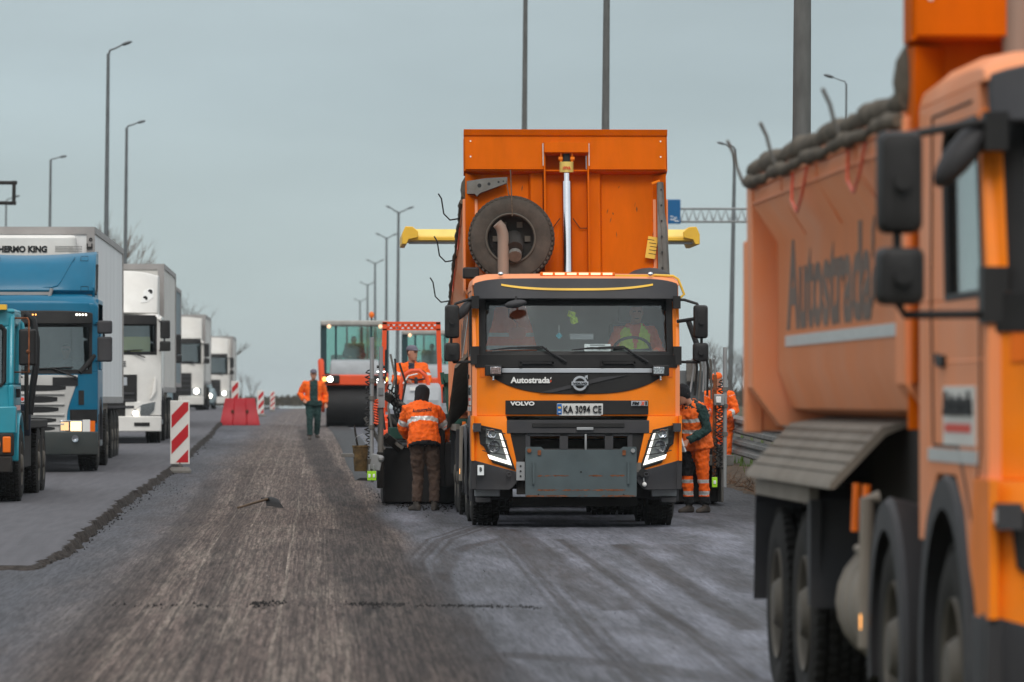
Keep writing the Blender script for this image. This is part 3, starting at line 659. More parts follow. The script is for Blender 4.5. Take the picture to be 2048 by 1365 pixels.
        # steel mounting plate
        x = MB(); Pc = [(-.625, .375), (.695, .375), (.70, .385), (.70, .955), (.69, .97), (.54, .97), (.50, .935), (-.40, .935), (-.44, .97), (-.615, .97), (-.625, .955)]
        x.prism(Pc, 'y', -.215, -.185, 'plate_steel')
        for q in (-.53, .60): x.bx(q-.012, q+.012, -.26, -.215, .53, .79, 'plate_steel')
        for q in (-.58, .655): x.cyl((q, -.19, .925), (q, -.245, .925), .026, 'rust' if q < 0 else 'galv', 10)
        for q in (-.46, .55): x.box((q, -.22, .9), (.04, .02, .06), 'rust')
        for q, z in ((.037, .67), (-.47, .40), (.545, .40)): x.cyl((q, -.2, z), (q, -.2165, z), .012, 'blackletter', 8)
        rs = random.Random(3)
        for z, a, b, k in ((.625, -.45, .55, 26), (.455, -.47, .55, 60), (.385, -.6, .68, 60)):   # rust runs along the weld seams
            for i in range(k):
                q = rs.uniform(a, b); q = q if rs.random() < .5 else (a+.04 if rs.random() < .5 else b-.08)+rs.uniform(-.05, .07)
                wv = rs.uniform(.008, .05); hh = rs.uniform(.003, .012)
                x.add([(q-wv, -.2165, z+rs.uniform(-.012, .012)), (q, -.2166, z-hh), (q+wv, -.2165, z+rs.uniform(-.005, .01)), (q, -.2166, z+hh)], [(0, 1, 2, 3)], 'rust')
        x.build('steel_plate', t, 30)
        x = MB(); x.bx(-.5, .55, -.19, -.02, .6, .7, 'chassis'); x.bx(-.5, .55, -.19, -.02, .45, .5, 'chassis'); x.build('plate_carrier', t, 30)
    # wipers and grab handles
    for q in (-1, 0):
        o = 0 if q else .975
        x = MB()
        def W(a, z): return (a, fcurve(a, z)-.045, z)
        x.tube([W(-1.04+o, 2.125), W(-.8+o, 2.15), W(-.36+o, 2.145)], [.006, .013, .006], 'blackletter', 5)
        x.tube([W(-.72+o, 2.155), W(-.42+o, 2.165)], .011, 'blackletter', 5)
        x.tube([W(-.42+o, 2.165), W(-.33+o, 2.10), W(-.13+o, 1.98)], [.012, .014, .022], 'blackletter', 6)
        x.build('wiper', t, 50)
        x = MB(); x.bx(-.68+o, -.28+o, -.06, -.03, 1.96, 1.985, 'black_plastic'); x.bx(-.68+o, -.28+o, -.05, -.02, 1.99, 1.995, 'black_plastic'); x.bx(-.30+o, -.28+o, -.06, -.02, 1.94, 2.0, 'black_plastic'); x.bx(-.69+o, -.66+o, -.06, -.02, 1.93, 2.0, 'black_plastic'); x.build('grab_handle', t, 30)
    # mirrors
    for s in (-1, 1):
        x = MB()
        mo = 1.49 if main else 1.60
        def A(a, z, y=.26): return (s*(a+(mo-1.49 if a > 1.4 else 0)), y, z)
        x.tube([A(1.15, 2.73, .26), A(1.30, 2.73, .22), A(1.45, 2.68, .15), A(1.495, 2.58, .12), A(1.50, 2.3, .12), A(1.50, 2.03, .12), A(1.47, 1.98, .13), A(1.20, 1.985, .26)], .017, 'black_plastic', 8)
        x.box((s*1.21, .25, 2.70), (.09, .12, .15), 'black_plastic'); x.box((s*1.215, .25, 2.06), (.10, .14, .22), 'black_plastic')
        if s > 0: x.tube([A(1.22, 2.47), A(1.42, 2.50, .14)], .022, 'black_plastic', 8)
        ar = x.build('mirror_arm', t, 40)
        for zc, hh, ww in ((2.465, .40, .175), (2.10, .225, .19)):
            x = MB(); cx = s*mo; zc += 0 if main else .03
            rings = []
            for y, k in ((.04, .55), (.05, .85), (.09, .97), (.15, 1), (.17, .98)):
                wq, hq = ww/2*k, hh/2*(1-(1-k)*.6); r = .035
                rg = []
                for sx_, sz_ in ((1, 1), (-1, 1), (-1, -1), (1, -1)):
                    for e in range(4):
                        an = PI/2*e/3+{(1, 1): 0, (-1, 1): PI/2, (-1, -1): PI, (1, -1): 1.5*PI}[(sx_, sz_)]
                        rg.append((cx+sx_*(wq-r)+r*math.cos(an), y, zc+sz_*(hq-r)+r*math.sin(an)))
                rings.append(rg)
            x.loft(rings, 'black_plastic'); x.cyl((cx, .09, zc), (cx, .0, zc), .035, 'black_plastic', 12)
            mr_ = x.build('mirror', ar, 45)
    x = MB(); T = Matrix.Translation((-.735, -.02, 2.675)) @ Euler((0, -.16, 0)).to_matrix().to_4x4()
    x.sphere((0, 0, 0), (.135, .07, .048), 'grey_plastic', 16, T=T); x.tube([(-.735, .0, 2.70), (-.72, .12, 2.78)], .014, 'black_plastic', 6); x.build('front_mirror', t, 60)
    x = MB(); T = Matrix.Translation((-1.33, .30, 2.62)) @ Euler((0, -.9, 0)).to_matrix().to_4x4()
    x.sphere((0, 0, 0), (.17, .09, .06), 'grey_plastic', 16, T=T); x.tube([(-1.20, .3, 2.76), (-1.27, .3, 2.72)], .02, 'black_plastic', 6); x.build('side_mirror', t, 60)
    # side glass and its rubber
    for s in (-1, 1):
        x = MB(); P_ = [(.33, 2.07), (.485, 2.765), (1.41, 2.765), (1.49, 2.69), (1.41, 2.07)]
        x.prism(P_, 'x', s*1.215, s*1.221, 'side_glass'); gl = x.build('side_window', t, None)
        x = MB(); pts = [(s*1.235, a, b) for a, b in P_]; x.tube(pts+[pts[0]], .02, 'black_plastic', 5); x.build('window_rubber', gl, 40)
        x = MB(); x.box((s*1.256, 1.48, 1.81), (.02, .16, .05), 'black_plastic'); x.box((s*1.256, 1.62, 1.82), (.014, .06, .05), 'black_plastic'); x.build('door_handle', t, 30, bevel=.006)
        x = MB(); F = '-x' if s < 0 else '+x'
        x.box((s*1.2485, .98, 1.585), (.008, .92, .24), 'signwhite'); tz = 1.635
        x.text('Autostrada', (s*1.254, .98, tz), .82, .10, 'blackletter', F, .03, .01)
        x.box((s*1.2535, 1.0, 1.535), (.003, .76, .035), 'redletter'); x.build('door_sign', t, None)
        x = MB(); dg = [(.40, 2.05), (.38, 1.45), (.62, 1.16), (.80, 1.30), (1.02, 1.46), (1.78, 1.46), (1.84, 2.1), (1.80, 2.84), (.62, 2.84)]
        x.tube([(s*1.2465, a, b) for a, b in dg], .007, 'blackletter', 4); x.build('door_gap', t, 50)
        x = MB(); x.box((s*1.2485, 1.2, 1.42), (.008, 1.45, .055), 'reflect'); x.build('reflective_strip', t, None)
        # wheel arches: front grey ring, second one, steps
        for yc, nm in ((1.40, 'wheel_arch'), (3.35, 'wheel_arch')):
            x = MB(); rings = []
            for i in range(17):
                a = lerp(-.28, PI+.28, i/16); r1 = .66 if yc < 2 else .53
                pr = [(s*.86, r1), (s*1.24, r1), (s*1.262, r1-.02), (s*1.262, r1+.10), (s*1.235, r1+.12), (s*.86, r1+.03)]
                rings.append([(q, yc+rr*1.02*math.cos(a), .53+rr*1.02*math.sin(a)*1.03) for q, rr in pr])
            x.loft(rings, 'grey_plastic' if nm else 0); x.build(nm, t, 50)
        x = MB(); x.box((s*1.06, .42, .42), (.3, .3, .10), 'galv'); x.bx(s*1.02, s*1.2, .2, .55, .3, .36, 'grey_plastic'); x.build('cab_step', t, 30, bevel=.01)
        if s < 0:
            x = MB(); x.lathe([(4.15, .001), (4.15, .26), (4.18, .30)]+[q for k in range(4) for q in ((4.22+k*.33, .31), (4.38+k*.33, .31), (4.39+k*.33, .318), (4.42+k*.33, .318))]+[(5.48, .30), (5.52, .26), (5.52, .001)], 'mudguard', (-.93, 0, .66), 'y', 24); x.build('air_tank', t, 40)
            x = MB(); x.tube([(-1.2, 4.02, 1.20), (-1.26, 4.02, 1.19), (-1.27, 4.02, .5)], [.03, .035, .035], 'mudguard', 8); x.tube([(-1.26, 4.02, .95), (-1.27, 4.3, .95)], .022, 'mudguard', 6); x.build('side_post', t, 40)
            for ys_ in (4.75, 4.35): x = MB(); x.cyl((-1.22, ys_, 1.25), (-1.23, ys_, 1.02), .02, 'amber', 8); x.build('side_reflector', t, 40)
            x = MB(); x.box((-1.285, 4.02, .62), (.02, .05, .07), 'amber_on'); x.build('side_lamp', t, 40)
        else:
            x = MB(); x.bx(.72, 1.2, 4.3, 5.7, .5, 1.1, 'mudguard'); x.build('fuel_tank', t, 30, bevel=.06, seg=3)
        # rear mudguards: flat topped sheet frames
        x = MB()
        x.loft([[(s*.72, y, z), (s*1.27, y, z), (s*1.27, y, z-.03), (s*.72, y, z-.03)] for y, z in ((6.28, .62), (6.36, 1.14), (6.45, 1.2), (9.1, 1.2), (9.2, 1.1), (9.3, .55))], 'grey_plastic')
        x.bx(s*1.225, s*1.275, 6.36, 9.15, 1.12, 1.205, 'mudguard'); x.bx(s*1.22, s*1.275, 6.30, 6.42, .6, 1.14, 'grey_plastic')
        x.build('rear_mudguard', t, 30)
    # chassis, axles
    x = MB()
    for s in (-1, 1): x.bx(s*.38, s*.46, .5, 9.3, .75, 1.02, 'chassis')
    for y in (1.4, 3.35, 7.1, 8.47): x.cyl((-.95, y, .53), (.95, y, .53), .09, 'chassis', 10); x.sphere((0, y, .53), (.25, .22, .22), 'chassis', 12)
    x.bx(-.8, .8, .25, 2.2, .55, 1.05, 'chassis'); x.bx(-.72, .72, 2.3, 3.9, .7, 1.2, 'chassis'); x.bx(-.6, .6, 5.8, 9.2, .55, 1.0, 'chassis')
    x.bx(-1.1, 1.1, 2.1, 2.4, 1.0, 1.5, 'chassis'); x.bx(-1.0, 1.0, 9.0, 9.25, .5, 1.2, 'chassis')
    x.box((0, .5, .30), (1.5, .12, .10), 'chassis'); x.bx(-.75, .75, 1.6, 1.75, .28, .34, 'galv_dull'); x.bx(-1.05, -.75, .5, .8, .35, .5, 'chassis'); x.bx(.75, 1.05, .5, .8, .35, .5, 'chassis')
    x.bx(-1.1, -.5, .3, 2.0, .98, 1.06, 'chassis'); x.bx(.5, 1.1, .3, 2.0, .98, 1.06, 'chassis')
    x.build('chassis', t, 35)
    for y in (1.4, 3.35):
        wheel(t, (-1.06, y, .53)); wheel(t, (1.06, y, .53), True)
    for y in (7.1, 8.47):
        wheel(t, (-1.06, y, .53)); wheel(t, (1.06, y, .53), True)
        wheel(t, (-.71, y, .53)); wheel(t, (.71, y, .53), True)
    # interior
    x = MB(); x.bx(-1.18, 1.18, .32, .85, 1.55, 2.08, 'interior'); x.bx(-1.18, 1.18, .3, 2.0, 1.25, 1.3, 'interior'); x.bx(-1.17, 1.17, 1.96, 2.0, 1.3, 2.9, 'interior_light')
    x.bx(-1.0, 1.0, .5, .8, 2.04, 2.12, 'interior'); x.bx(.15, .46, .45, .6, 2.08, 2.14, 'interior')
    x.build('cab_lining', t, 30, bevel=.02)
    for sx_ in (-.72, .72):
        x = MB(); x.bx(sx_-.26, sx_+.26, 1.0, 1.5, 1.55, 1.75, 'interior'); x.box((sx_, 1.55, 2.1), (.5, .14, .75), 'interior', rot=(-.12, 0, 0)); x.bx(sx_-.14, sx_+.14, 1.56, 1.66, 2.48, 2.7, 'interior'); x.build('seat', t, 30, bevel=.04)
    x = MB(); T = Matrix.Translation((.70, .72, 2.13)) @ Euler((-.75, 0, 0)).to_matrix().to_4x4(); n = 28
    x.loft([[T @ Vector(((.225+.018*math.cos(2*PI*k/8))*math.cos(2*PI*i/n), (.225+.018*math.cos(2*PI*k/8))*math.sin(2*PI*i/n), .018*math.sin(2*PI*k/8))) for k in range(8)] for i in range(n)], 'black_plastic', closed=True)
    x.tube([T @ Vector((-.21, 0, 0)), T @ Vector((0, -.03, -.04)), T @ Vector((.21, 0, 0))], .02, 'black_plastic', 6); x.tube([T @ Vector((0, 0, -.04)), (.70, .6, 1.8)], .035, 'black_plastic', 8); x.build('steering_wheel', t, 60)
    # roof gear
    x = MB(); x.box((.03, .50, 3.045), (.90, .14, .045), 'amber'); lbar = x.build('light_bar', t, 30, bevel=.008)
    x = MB()
    for k in range(6): x.box((.03-.36+k*.144, .425, 3.045), (.115, .02, .026), 'amber_glow')
    x.build('lamp_segment', lbar, 30)
    x = MB(); x.bx(.48, 1.1, .42, .52, 3.0, 3.035, 'yellow'); x.tube([(.95, .42, 3.03), (1.18, .42, 3.02), (1.24, .40, 2.98), (1.31, .38, 2.80), (1.22, .36, 2.72)], .016, 'yellow', 8); x.build('roof_rail', t, 40)
    x = MB(); x.sphere((.97, 1.6, 3.02), (.28, .35, .13), 'grey_plastic', 16); x.cyl((1.12, 2.15, 1.6), (1.12, 2.15, 3.05), .13, 'grey_plastic', 14); x.build('air_intake', t, 50)
    x = MB(); x.tube([(-.805, CD+.07, 1.2), (-.805, CD+.07, 3.48), (-.81, CD+.07, 3.58), (-.835, CD+.06, 3.66), (-.88, CD+.05, 3.71)], [.07, .07, .07, .067, .064], mat('exhaust pipe steel', (.33, .25, .20), .55, .4, var=.2, dirt=.35, dirtcol=(.2, .12, .09), dscale=3), 16); x.build('exhaust_pipe', t, 50)
    # ---------------- tipping bed
    bed = bpy.data.objects.new('dump_bed', None); COL.objects.link(bed); bed.parent = t
    PY, PZ = 8.6, 1.30; bed.location = (0, PY, PZ); bed.rotation_euler = (-bed_angle, 0, 0)
    b = MB(); y0, y1 = -6.15, .95; z0 = .22; H = 1.56; HB = 2.38
    OB = 'orange_bed'; OD = 'orange_side'
    def sec(s, y, w_=1.0): return [(s*q*w_, y, z) for q, z in ((.70, z0), (1.05, z0+.08), (1.14, z0+.30), (1.14, z0+1.02), (1.27, z0+1.22), (1.275, H+.05), (1.23, H+.05), (1.20, z0+1.24), (1.08, z0+1.04), (1.08, z0+.45), (.98, z0+.2), (.70, z0+.06))]
    for s in (-1, 1):
        b.loft([sec(s, y0+.12), sec(s, y1)], OD)
        for a, c_, mm in ((y0+.02, y0+.34, OD), (y1-.28, y1, OD)):
            pp = [(s*.72, z0-.04), (s*1.12, z0-.02), (s*1.28, z0+.20), (s*1.285, H+.02), (s*1.1, H+.02), (s*1.1, z0+.5), (s*.9, z0+.2)]
            b.prism(pp, 'y', a, c_, OD)
        b.bx(s*1.275, s*1.29, y0+.3, y1-.26, H-.02, H+.05, OD)
    b.bx(-.72, .72, y0+.1, y1, z0, z0+.07, OD)
    b.bx(-1.12, 1.12, y1-.12, y1-.04, z0, H+.1, OD)
    tg = MB(); tg.bx(-1.22, 1.22, y1+.02, y1+.08, z0-.05, H-.02, OD)
    for q in (-1.29, 1.19, -.45, .37): tg.bx(q, q+.10, y1+.01, y1+.16, z0-.06, H-.30 if abs(q) > 1 else H-.1, OD)
    tg.bx(-1.2, 1.2, y1+.02, y1+.14, z0+.5, z0+.6, OD); tg.build('tailgate', bed, 35, bevel=.01)
    shell = b.build('bed_shell', bed, 35, bevel=.012)
    # front wall
    b = MB(); yf = y0
    b.bx(-1.255, 1.255, yf+.06, yf+.12, z0, HB-.40, OB)
    for a0, a1 in ((-.465, -.275), (.28, .46)): b.prism([(a0+.03, yf-.02), (a1-.01, yf-.02), (a1, yf+.07), (a0, yf+.07)] if a0 < 0 else [(a0+.01, yf-.02), (a1-.03, yf-.02), (a1, yf+.07), (a0, yf+.07)], 'z', z0, HB-.42, OB)
    b.bx(-1.27, -.275, yf-.16, yf-.12, HB-.46, HB-.03, OB); b.bx(.29, 1.27, yf-.16, yf-.12, HB-.46, HB-.03, OB); b.bx(-.275, .29, yf-.16, yf-.12, HB-.12, HB-.03, OB); b.bx(-.25, .265, yf+.06, yf+.12, HB-.40, HB-.05, OB)
    b.prism([(yf-.18, HB-.03), (yf-.22, HB+.04), (yf-.16, HB+.045), (yf-.10, HB-.0), (yf-.10, HB-.03)], 'x', -1.275, 1.275, OB)
    b.bx(-1.27, 1.27, yf-.12, yf+.12, HB-.05, HB-.01, OB)
    for q in (-1.272, 1.252): b.bx(q, q+.02, yf-.16, yf+.12, HB-.48, HB-.02, OB)
    for q in (-.275, .27): b.bx(q, q+.02, yf-.18, yf+.07, z0+.3, HB-.13, OB)
    b.bx(-.27, .285, yf-.24, yf-.05, HB-.26, HB-.13, OB)
    b.bx(-1.255, 1.255, yf-.12, yf+.08, HB-.475, HB-.455, OB)
    for s in (-1, 1):
        for z in (HB-.1, HB-.3): b.cyl((s*1.19, yf-.16, z), (s*1.19, yf-.17, z), .012, 'lettering', 8)
        b.prism([(s*1.255, yf+.06), (s*1.255, yf-.12), (s*1.10, yf+.06)], 'z', z0+.2, HB-.5, OB)
    for s in (-1, 1): b.tube([(s*.08+.01, yf+.0, HB-1.05), (s*.17+.01, yf+.03, HB-1.17), (s*.27+.01, yf+.03, HB-1.17)], .007, 'black_plastic', 5)
    for q in (-.29, .285): b.bx(q, q+.012, yf-.19, yf-.17, HB-.42, HB-.13, 'reflect')
    rs = random.Random(6)
    for _ in range(26):
        q, z = rs.uniform(-1.15, 1.15), rs.uniform(z0+.9, HB-.5)
        if -.5 < q < .5: continue
        w_, h_ = rs.uniform(.003, .012), rs.uniform(.008, .05); k_ = rs.uniform(-.4, .4)
        b.add([(q-w_, yf+.0585, z), (q+k_*h_, yf+.0585, z-h_), (q+w_, yf+.0585, z+.003), (q-k_*h_, yf+.0585, z+h_)], [(0, 1, 2, 3)], 'rust')
    fw = b.build('bed_front_wall', bed, 35, bevel=.006)
    if main:
        x = MB(); x.prism([(-1.24, HB-.60), (-1.24, HB-.76), (-1.14, HB-.76), (-1.11, HB-.79), (-1.07, HB-.75), (-.73, HB-.62), (-.73, HB-.545), (-1.0, HB-.56)], 'y', yf-.10, yf-.05, 'galv_dull')
        for q, z, r in ((-1.08, HB-.655, .026), (-.96, HB-.635, .02), (-.84, HB-.61, .014), (-.78, HB-.6, .01)): x.cyl((q, yf-.095, z), (q, yf-.104, z), r, 'blackletter', 10)
        x.tube([(-.74, yf-.1, HB-.6), (-.71, yf-.16, HB-.83)], .006, 'wood', 5); x.build('wire_bracket', bed, 30)
        x = MB(); x.tube([(1.18, yf-.12, HB-.62), (1.19, yf-.12, HB-1.0), (1.22, yf-.12, HB-1.2), (1.245, yf-.12, HB-1.9)], .045, 'galv_dull', 6); x.bx(1.14, 1.2, yf-.14, yf-.10, HB-1.9, HB-.65, 'galv_dull'); x.tube([(1.08, yf-.1, HB-.63), (1.18, yf-.12, HB-.60)], .02, 'orange', 6)
        for k in range(6): x.cyl((1.19, yf-.16, HB-.72-k*.2), (1.19, yf-.172, HB-.72-k*.2), .012, 'blackletter', 6)
        x.build('folded_ladder', bed, 30)
        x = MB(); x.box((1.07, yf-.02, HB-1.43), (.125, .01, .28), 'yellow', rot=(0, .16, 0))
        for k in range(5): x.box((1.075+.02*math.sin(k)-.015*(k-2)*-.5, yf-.028, HB-1.33-k*.045), (.09, .003, .006), 'blackletter', rot=(0, .16, 0))
        x.build('warning_sticker', bed, None)
    # tarpaulin roll and its hooks on the left side
    wv = lambda k, p: math.sin(k*.31+p)+.6*math.sin(k*.83+2*p)+.25*math.sin(k*1.9+p)
    x = MB(); pts = [(-1.25+.006*wv(k, 1), lerp(y0+.1, y1-.1, k/90), H+.10+.007*wv(k, 2)) for k in range(91)]
    x.tube(pts, [(.056+.005*wv(k, 3)) for k in range(91)], 'canvas', 10)
    x.tube([(-1.29+.006*wv(k, 4), lerp(y0+.1, y1-.1, k/90), H+.02+.008*wv(k, 5)) for k in range(91)], [.034+.005*wv(k, 6) for k in range(91)], 'canvas', 8)
    x.sphere((-1.2, y0+.2, H+.18), (.11, .2, .19), 'canvas', 10); x.build('tarpaulin', bed, 60)
    for y in ((y0+1.0, y0+3.4, y0+5.9) if main else (y0+2.2, y0+5.2, y1)):
        x = MB(); x.tube([(-1.30, y, H+.0), (-1.42, y, H-.02), (-1.50, y-.05, H+.05), (-1.53, y-.08, H+.24), (-1.57, y-.1, H+.30)] if main else [(-1.30, y, H+.02), (-1.34, y, H+.12), (-1.36, y, H+.20), (-1.40, y-.05, H+.27)], .010, 'black_plastic' if main else 'galv_dull', 6); x.build('tarp_hook', bed, 50)
    for yy in (-4.4, -1.9):
        x = MB(); x.tube([(-1.285, yy-.35, H-.02), (-1.30, yy-.25, H-.16), (-1.30, yy, H-.24), (-1.30, yy+.25, H-.17), (-1.285, yy+.35, H-.02)], .008, 'rops', 5); x.build('tie_cord', bed, 50)
    for s in (-1, 1):
        x = MB()
        for yy in (-4.3, -2.6, -.9): x.tube([(s*1.277, yy, H+.03), (s*1.277, yy, z0+1.24), (s*1.148, yy, z0+1.02)], .006, OD, 4)
        x.tube([(s*1.279, y0+.4, H-.10), (s*1.279, y1-.3, H-.10)], .006, OD, 4); x.build('weld_seams', bed, 50)
    x = MB(); F = '-x'
    autostrada(x, (-1.1415, -1.85, z0+.76), 3.9, .50, 'faded', '-x', True, 'faded', .03, .002)
    x.build('side_lettering', bed, None)
    x = MB(); x.box((-1.144, -2.65, z0+.455), (.008, 5.6, .06), 'reflect'); x.build('side_stripe', bed, None)
    for s in (-1, 1):   # sheet metal skirts over the rear wheels
        x = MB(); x.loft([[(s*.85, y, .26), (s*1.08, y, .22), (s*1.33, y, -.05), (s*1.335, y, -.08), (s*1.31, y, -.08), (s*1.06, y, .18)] for y in (-3.7, -3.4, .5)], 'mudguard')
        for k in range(5): x.tube([(s*(1.12+.043*k), -3.7, .20-.05*k), (s*(1.12+.043*k), .5, .20-.05*k)], .005, 'mudguard', 5)
        x.build('bed_skirt', bed, 40)
    x = MB(); x.bx(-.5, .5, y0+1, y1-.3, .05, z0, 'chassis')
    if not main: x.bx(-.95, .95, y0+.4, y1-.4, -.30, z0-.01, 'chassis')
    x.build('bed_subframe', bed, 30)
    # lift cylinder
    ca, sa = math.cos(bed_angle), math.sin(bed_angle)
    def bedpt(y, z): return (PY+y*ca+z*sa, PZ-y*sa+z*ca)
    ty, tz = bedpt(y0-.16, HB-.22); xx = .01
    x = MB(); base = Vector((xx-.0, 2.18, 1.3)); top = Vector((xx, ty, tz-.17)); d = (top-base)
    x.tube([base, base+d*.93], .062, 'chrome', 20); x.tube([base+d*.92, top], .045, 'chrome', 16); x.tube([base, base+d*.2], .09, 'chassis', 16)
    hb = x.build('lift_cylinder', t, 50)
    x = MB(); x.tube([top-Vector((0, 0, .10)), top+Vector((0, 0, .03))], .088, 'cream_yellow', 20); x.text('HYVA', (xx, top.y-.094, top.z-.05), .10, .04, 'redletter', '-y', .04); x.build('cylinder_head', hb, 40)
    x = MB()
    for s in (-1, 1): x.box((xx+s*.07, ty, tz-.07), (.02, .06, .15), 'orange'); x.cyl((xx+s*.05, ty-.02, tz-.10), (xx+s*.1, ty-.02, tz-.10), .025, 'orange', 10)
    x.box((xx, ty, tz-.07), (.08, .05, .18), 'black_plastic'); x.build('cylinder_bracket', hb, 30)
    # spare wheel standing behind the cab
    if main:
        sw = wheel(t, (-.693, 2.42, 3.53), False, 1.0, 'spare_wheel', .95); sw.rotation_euler = (0, 0, PI/2-.10)
        for ch in sw.children:
            ch.data = tyre_dusty_mesh if ch.name.startswith('tyre') else rim_dark_mesh
        x = MB(); x.tube([(-.66, 2.42, 3.52), (-.66, 2.2, 3.44), (-.66, 2.14, 3.40)], [.12, .11, .10], 'chassis', 14); x.tube([(-.66, 2.18, 3.34), (-.66, 2.13, 3.30)], .085, 'galv_dull', 12); x.build('spare_wheel_carrier', t, 50); x = MB(); x.tube([(-.71, 2.3, 4.38), (-.70, 2.22, 4.06), (-.69, 2.2, 3.80)], .008, 'wood', 5); x.build('wire_rope', t, 50)
        x = MB(); x.box((-1.20, 2.3, 3.10), (.20, .2, .14), 'black_plastic'); x.build('junction_box', t, 30, bevel=.02)
        x = MB(); x.tube([(-.80, .34, 2.62), (-.80, .36, 2.53), (-.73, .36, 2.49), (-.70, .36, 2.45), (-.70, .36, 2.40)], .013, 'dark_red', 8)
        x.prism([(-.81, 2.36), (-.76, 2.40), (-.64, 2.40), (-.59, 2.37), (-.60, 2.29), (-.64, 2.25), (-.76, 2.25), (-.80, 2.29)], 'y', .34, .37, 'dark_red'); x.build('mirror_reflection', t, 50)  # added solid shape standing in for a mirror's reflection in the windscreen
    return t
_r = MB(); _r.lathe([(-.15, .30), (-.172, .315), (-.178, .305), (-.165, .29)], 'rim', n=40); _r.lathe([(-.16, .29), (.0, .27), (.04, .20), (.06, .001)], 'chassis', n=40)
for _k in range(6): _r.box((.02, .2*math.cos(_k*PI/3), .2*math.sin(_k*PI/3)), (.03, .07, .07), 'rim')
_ro = _r.build('rim_dark', smooth=30); rim_dark_mesh = _ro.data; bpy.data.objects.remove(_ro)
_m = tyre0.data.copy(); _m.materials[0] = M['tyre_dusty']; tyre_dusty_mesh = _m
TX, TY = X_at(1154, 61.1), 61.1
truck = dump_truck('orange dump truck with raised bed and a spare wheel behind its cab', (TX, TY, gz(TY+1.4)), 0, R(11.2), True)
NY = 19.7
near = dump_truck('nearest orange dump truck, cut off by the right edge of the photo', (2.60+1.25, NY, -.12), R(.75), 0, False)
# ------------------------------------------------------------------ people
def V(*a): return Vector(a)
def remeshed(mb, name, parent, voxel=.012, wrinkle=0.0, wsize=.12, smooth_it=4, matf=None, mats=None):
    o = mb.build(name, None, None)
    r = o.modifiers.new('r', 'REMESH'); r.mode = 'VOXEL'; r.voxel_size = voxel
    s = o.modifiers.new('s', 'SMOOTH'); s.iterations = smooth_it; s.factor = .5
    if wrinkle:
        tx = bpy.data.textures.new('wrinkle', 'CLOUDS'); tx.noise_scale = wsize; tx.noise_depth = 2
        d = o.modifiers.new('d', 'DISPLACE'); d.texture = tx; d.strength = wrinkle; d.mid_level = .5
    bpy.context.view_layer.update()
    me = bpy.data.meshes.new_from_object(o.evaluated_get(bpy.context.evaluated_depsgraph_get())); old = o.data
    bpy.data.objects.remove(o); bpy.data.meshes.remove(old)
    me.name = name; me.materials.clear()
    for m in (mats or [mb.mats[0]]): me.materials.append(M[m] if isinstance(m, str) else m)
    me.polygons.foreach_set('use_smooth', [True]*len(me.polygons))
    if matf:
        me.polygons.foreach_set('material_index', [matf(p.center) for p in me.polygons])
    else: me.polygons.foreach_set('material_index', [0]*len(me.polygons))
    q = bpy.data.objects.new(name, me); COL.objects.link(q); q.parent = parent; return q
def ring(c, u, v, a, b, n=16, p=2.4):
    out = []
    for k in range(n):
        t = 2*PI*k/n; cs, sn = math.cos(t), math.sin(t)
        out.append(c+u*(a*abs(cs)**(2/p)*(1 if cs >= 0 else -1))+v*(b*abs(sn)**(2/p)*(1 if sn >= 0 else -1)))
    return out
def torso_rings(J, grow, lo=0, hi=9, flare=0):
    """pelvis -> neck, elliptical rings"""
    P, W, Cc, S, Nk = J['pelvis'], J['waist'], J['chest'], J['shoulder'], J['neck']
    rr = []
    across = [(J['hipR']-J['hipL']).normalized(), None, None, None, (J['shR']-J['shL']).normalized()]
    up = [(W-P), (Cc-P), (S-W), (Nk-Cc), (Nk-S)]
    data = [(P-(W-P)*.55, .165+flare, .115+flare, 0), (P, .175+flare, .125+flare, 0), (W, .15, .11, .35), (Cc, .175, .125, .75), (lerp(Cc, S, .6), .19, .12, 1), (S, .165, .095, 1), (Nk, .062, .062, 1)]
    for i, (c, a, b, t) in enumerate(data):
        if not lo <= i <= hi: continue
        uv = (lerp(across[0], across[4], t)).normalized()
        d = (data[min(i+1, 6)][0]-data[max(i-1, 0)][0]).normalized(); v = d.cross(uv).normalized(); uu = v.cross(d).normalized()
        rr.append(ring(c, uu, v, a+grow, b+grow))
    return rr
def limb(mb, pts, rad, m, n=12): mb.tube(pts, rad, m, n)
def hand(mb, wrist, dirn, palm_n, m, curl=.5, side=1):
    d = dirn.normalized(); nrm = (palm_n-d*palm_n.dot(d)).normalized(); sd = d.cross(nrm)*side
    mb.loft([ring(wrist+d*q, sd, nrm, a, b, 10) for q, a, b in ((-.02, .028, .024), (.02, .034, .020), (.06, .042, .017), (.09, .041, .014))], m)
    for k, ln in enumerate((.068, .078, .074, .058)):
        o = wrist+d*.085+sd*((k-1.5)*.021); a = curl*.5; p = [o]; cur = Vector(d)
        for j, f in enumerate((.45, .32, .23)):
            q = Matrix.Rotation(0, 3, sd) if False else None
            cur = (cur*math.cos(a)+nrm*math.sin(a)).normalized() if j == 0 else (cur*math.cos(curl*.7)+cur.cross(sd).normalized()*(-1 if (cur.cross(sd)).dot(nrm) < 0 else 1)*math.sin(curl*.7)).normalized()
            p.append(p[-1]+cur*ln*f*1.15)
        mb.tube(p, [.0095, .009, .008, .007], m, 6)
    o = wrist+d*.03-sd*.03; mb.tube([o, o-sd*.025+d*.03+nrm*.008, o-sd*.03+d*.062+nrm*.018], [.013, .011, .008], m, 6)
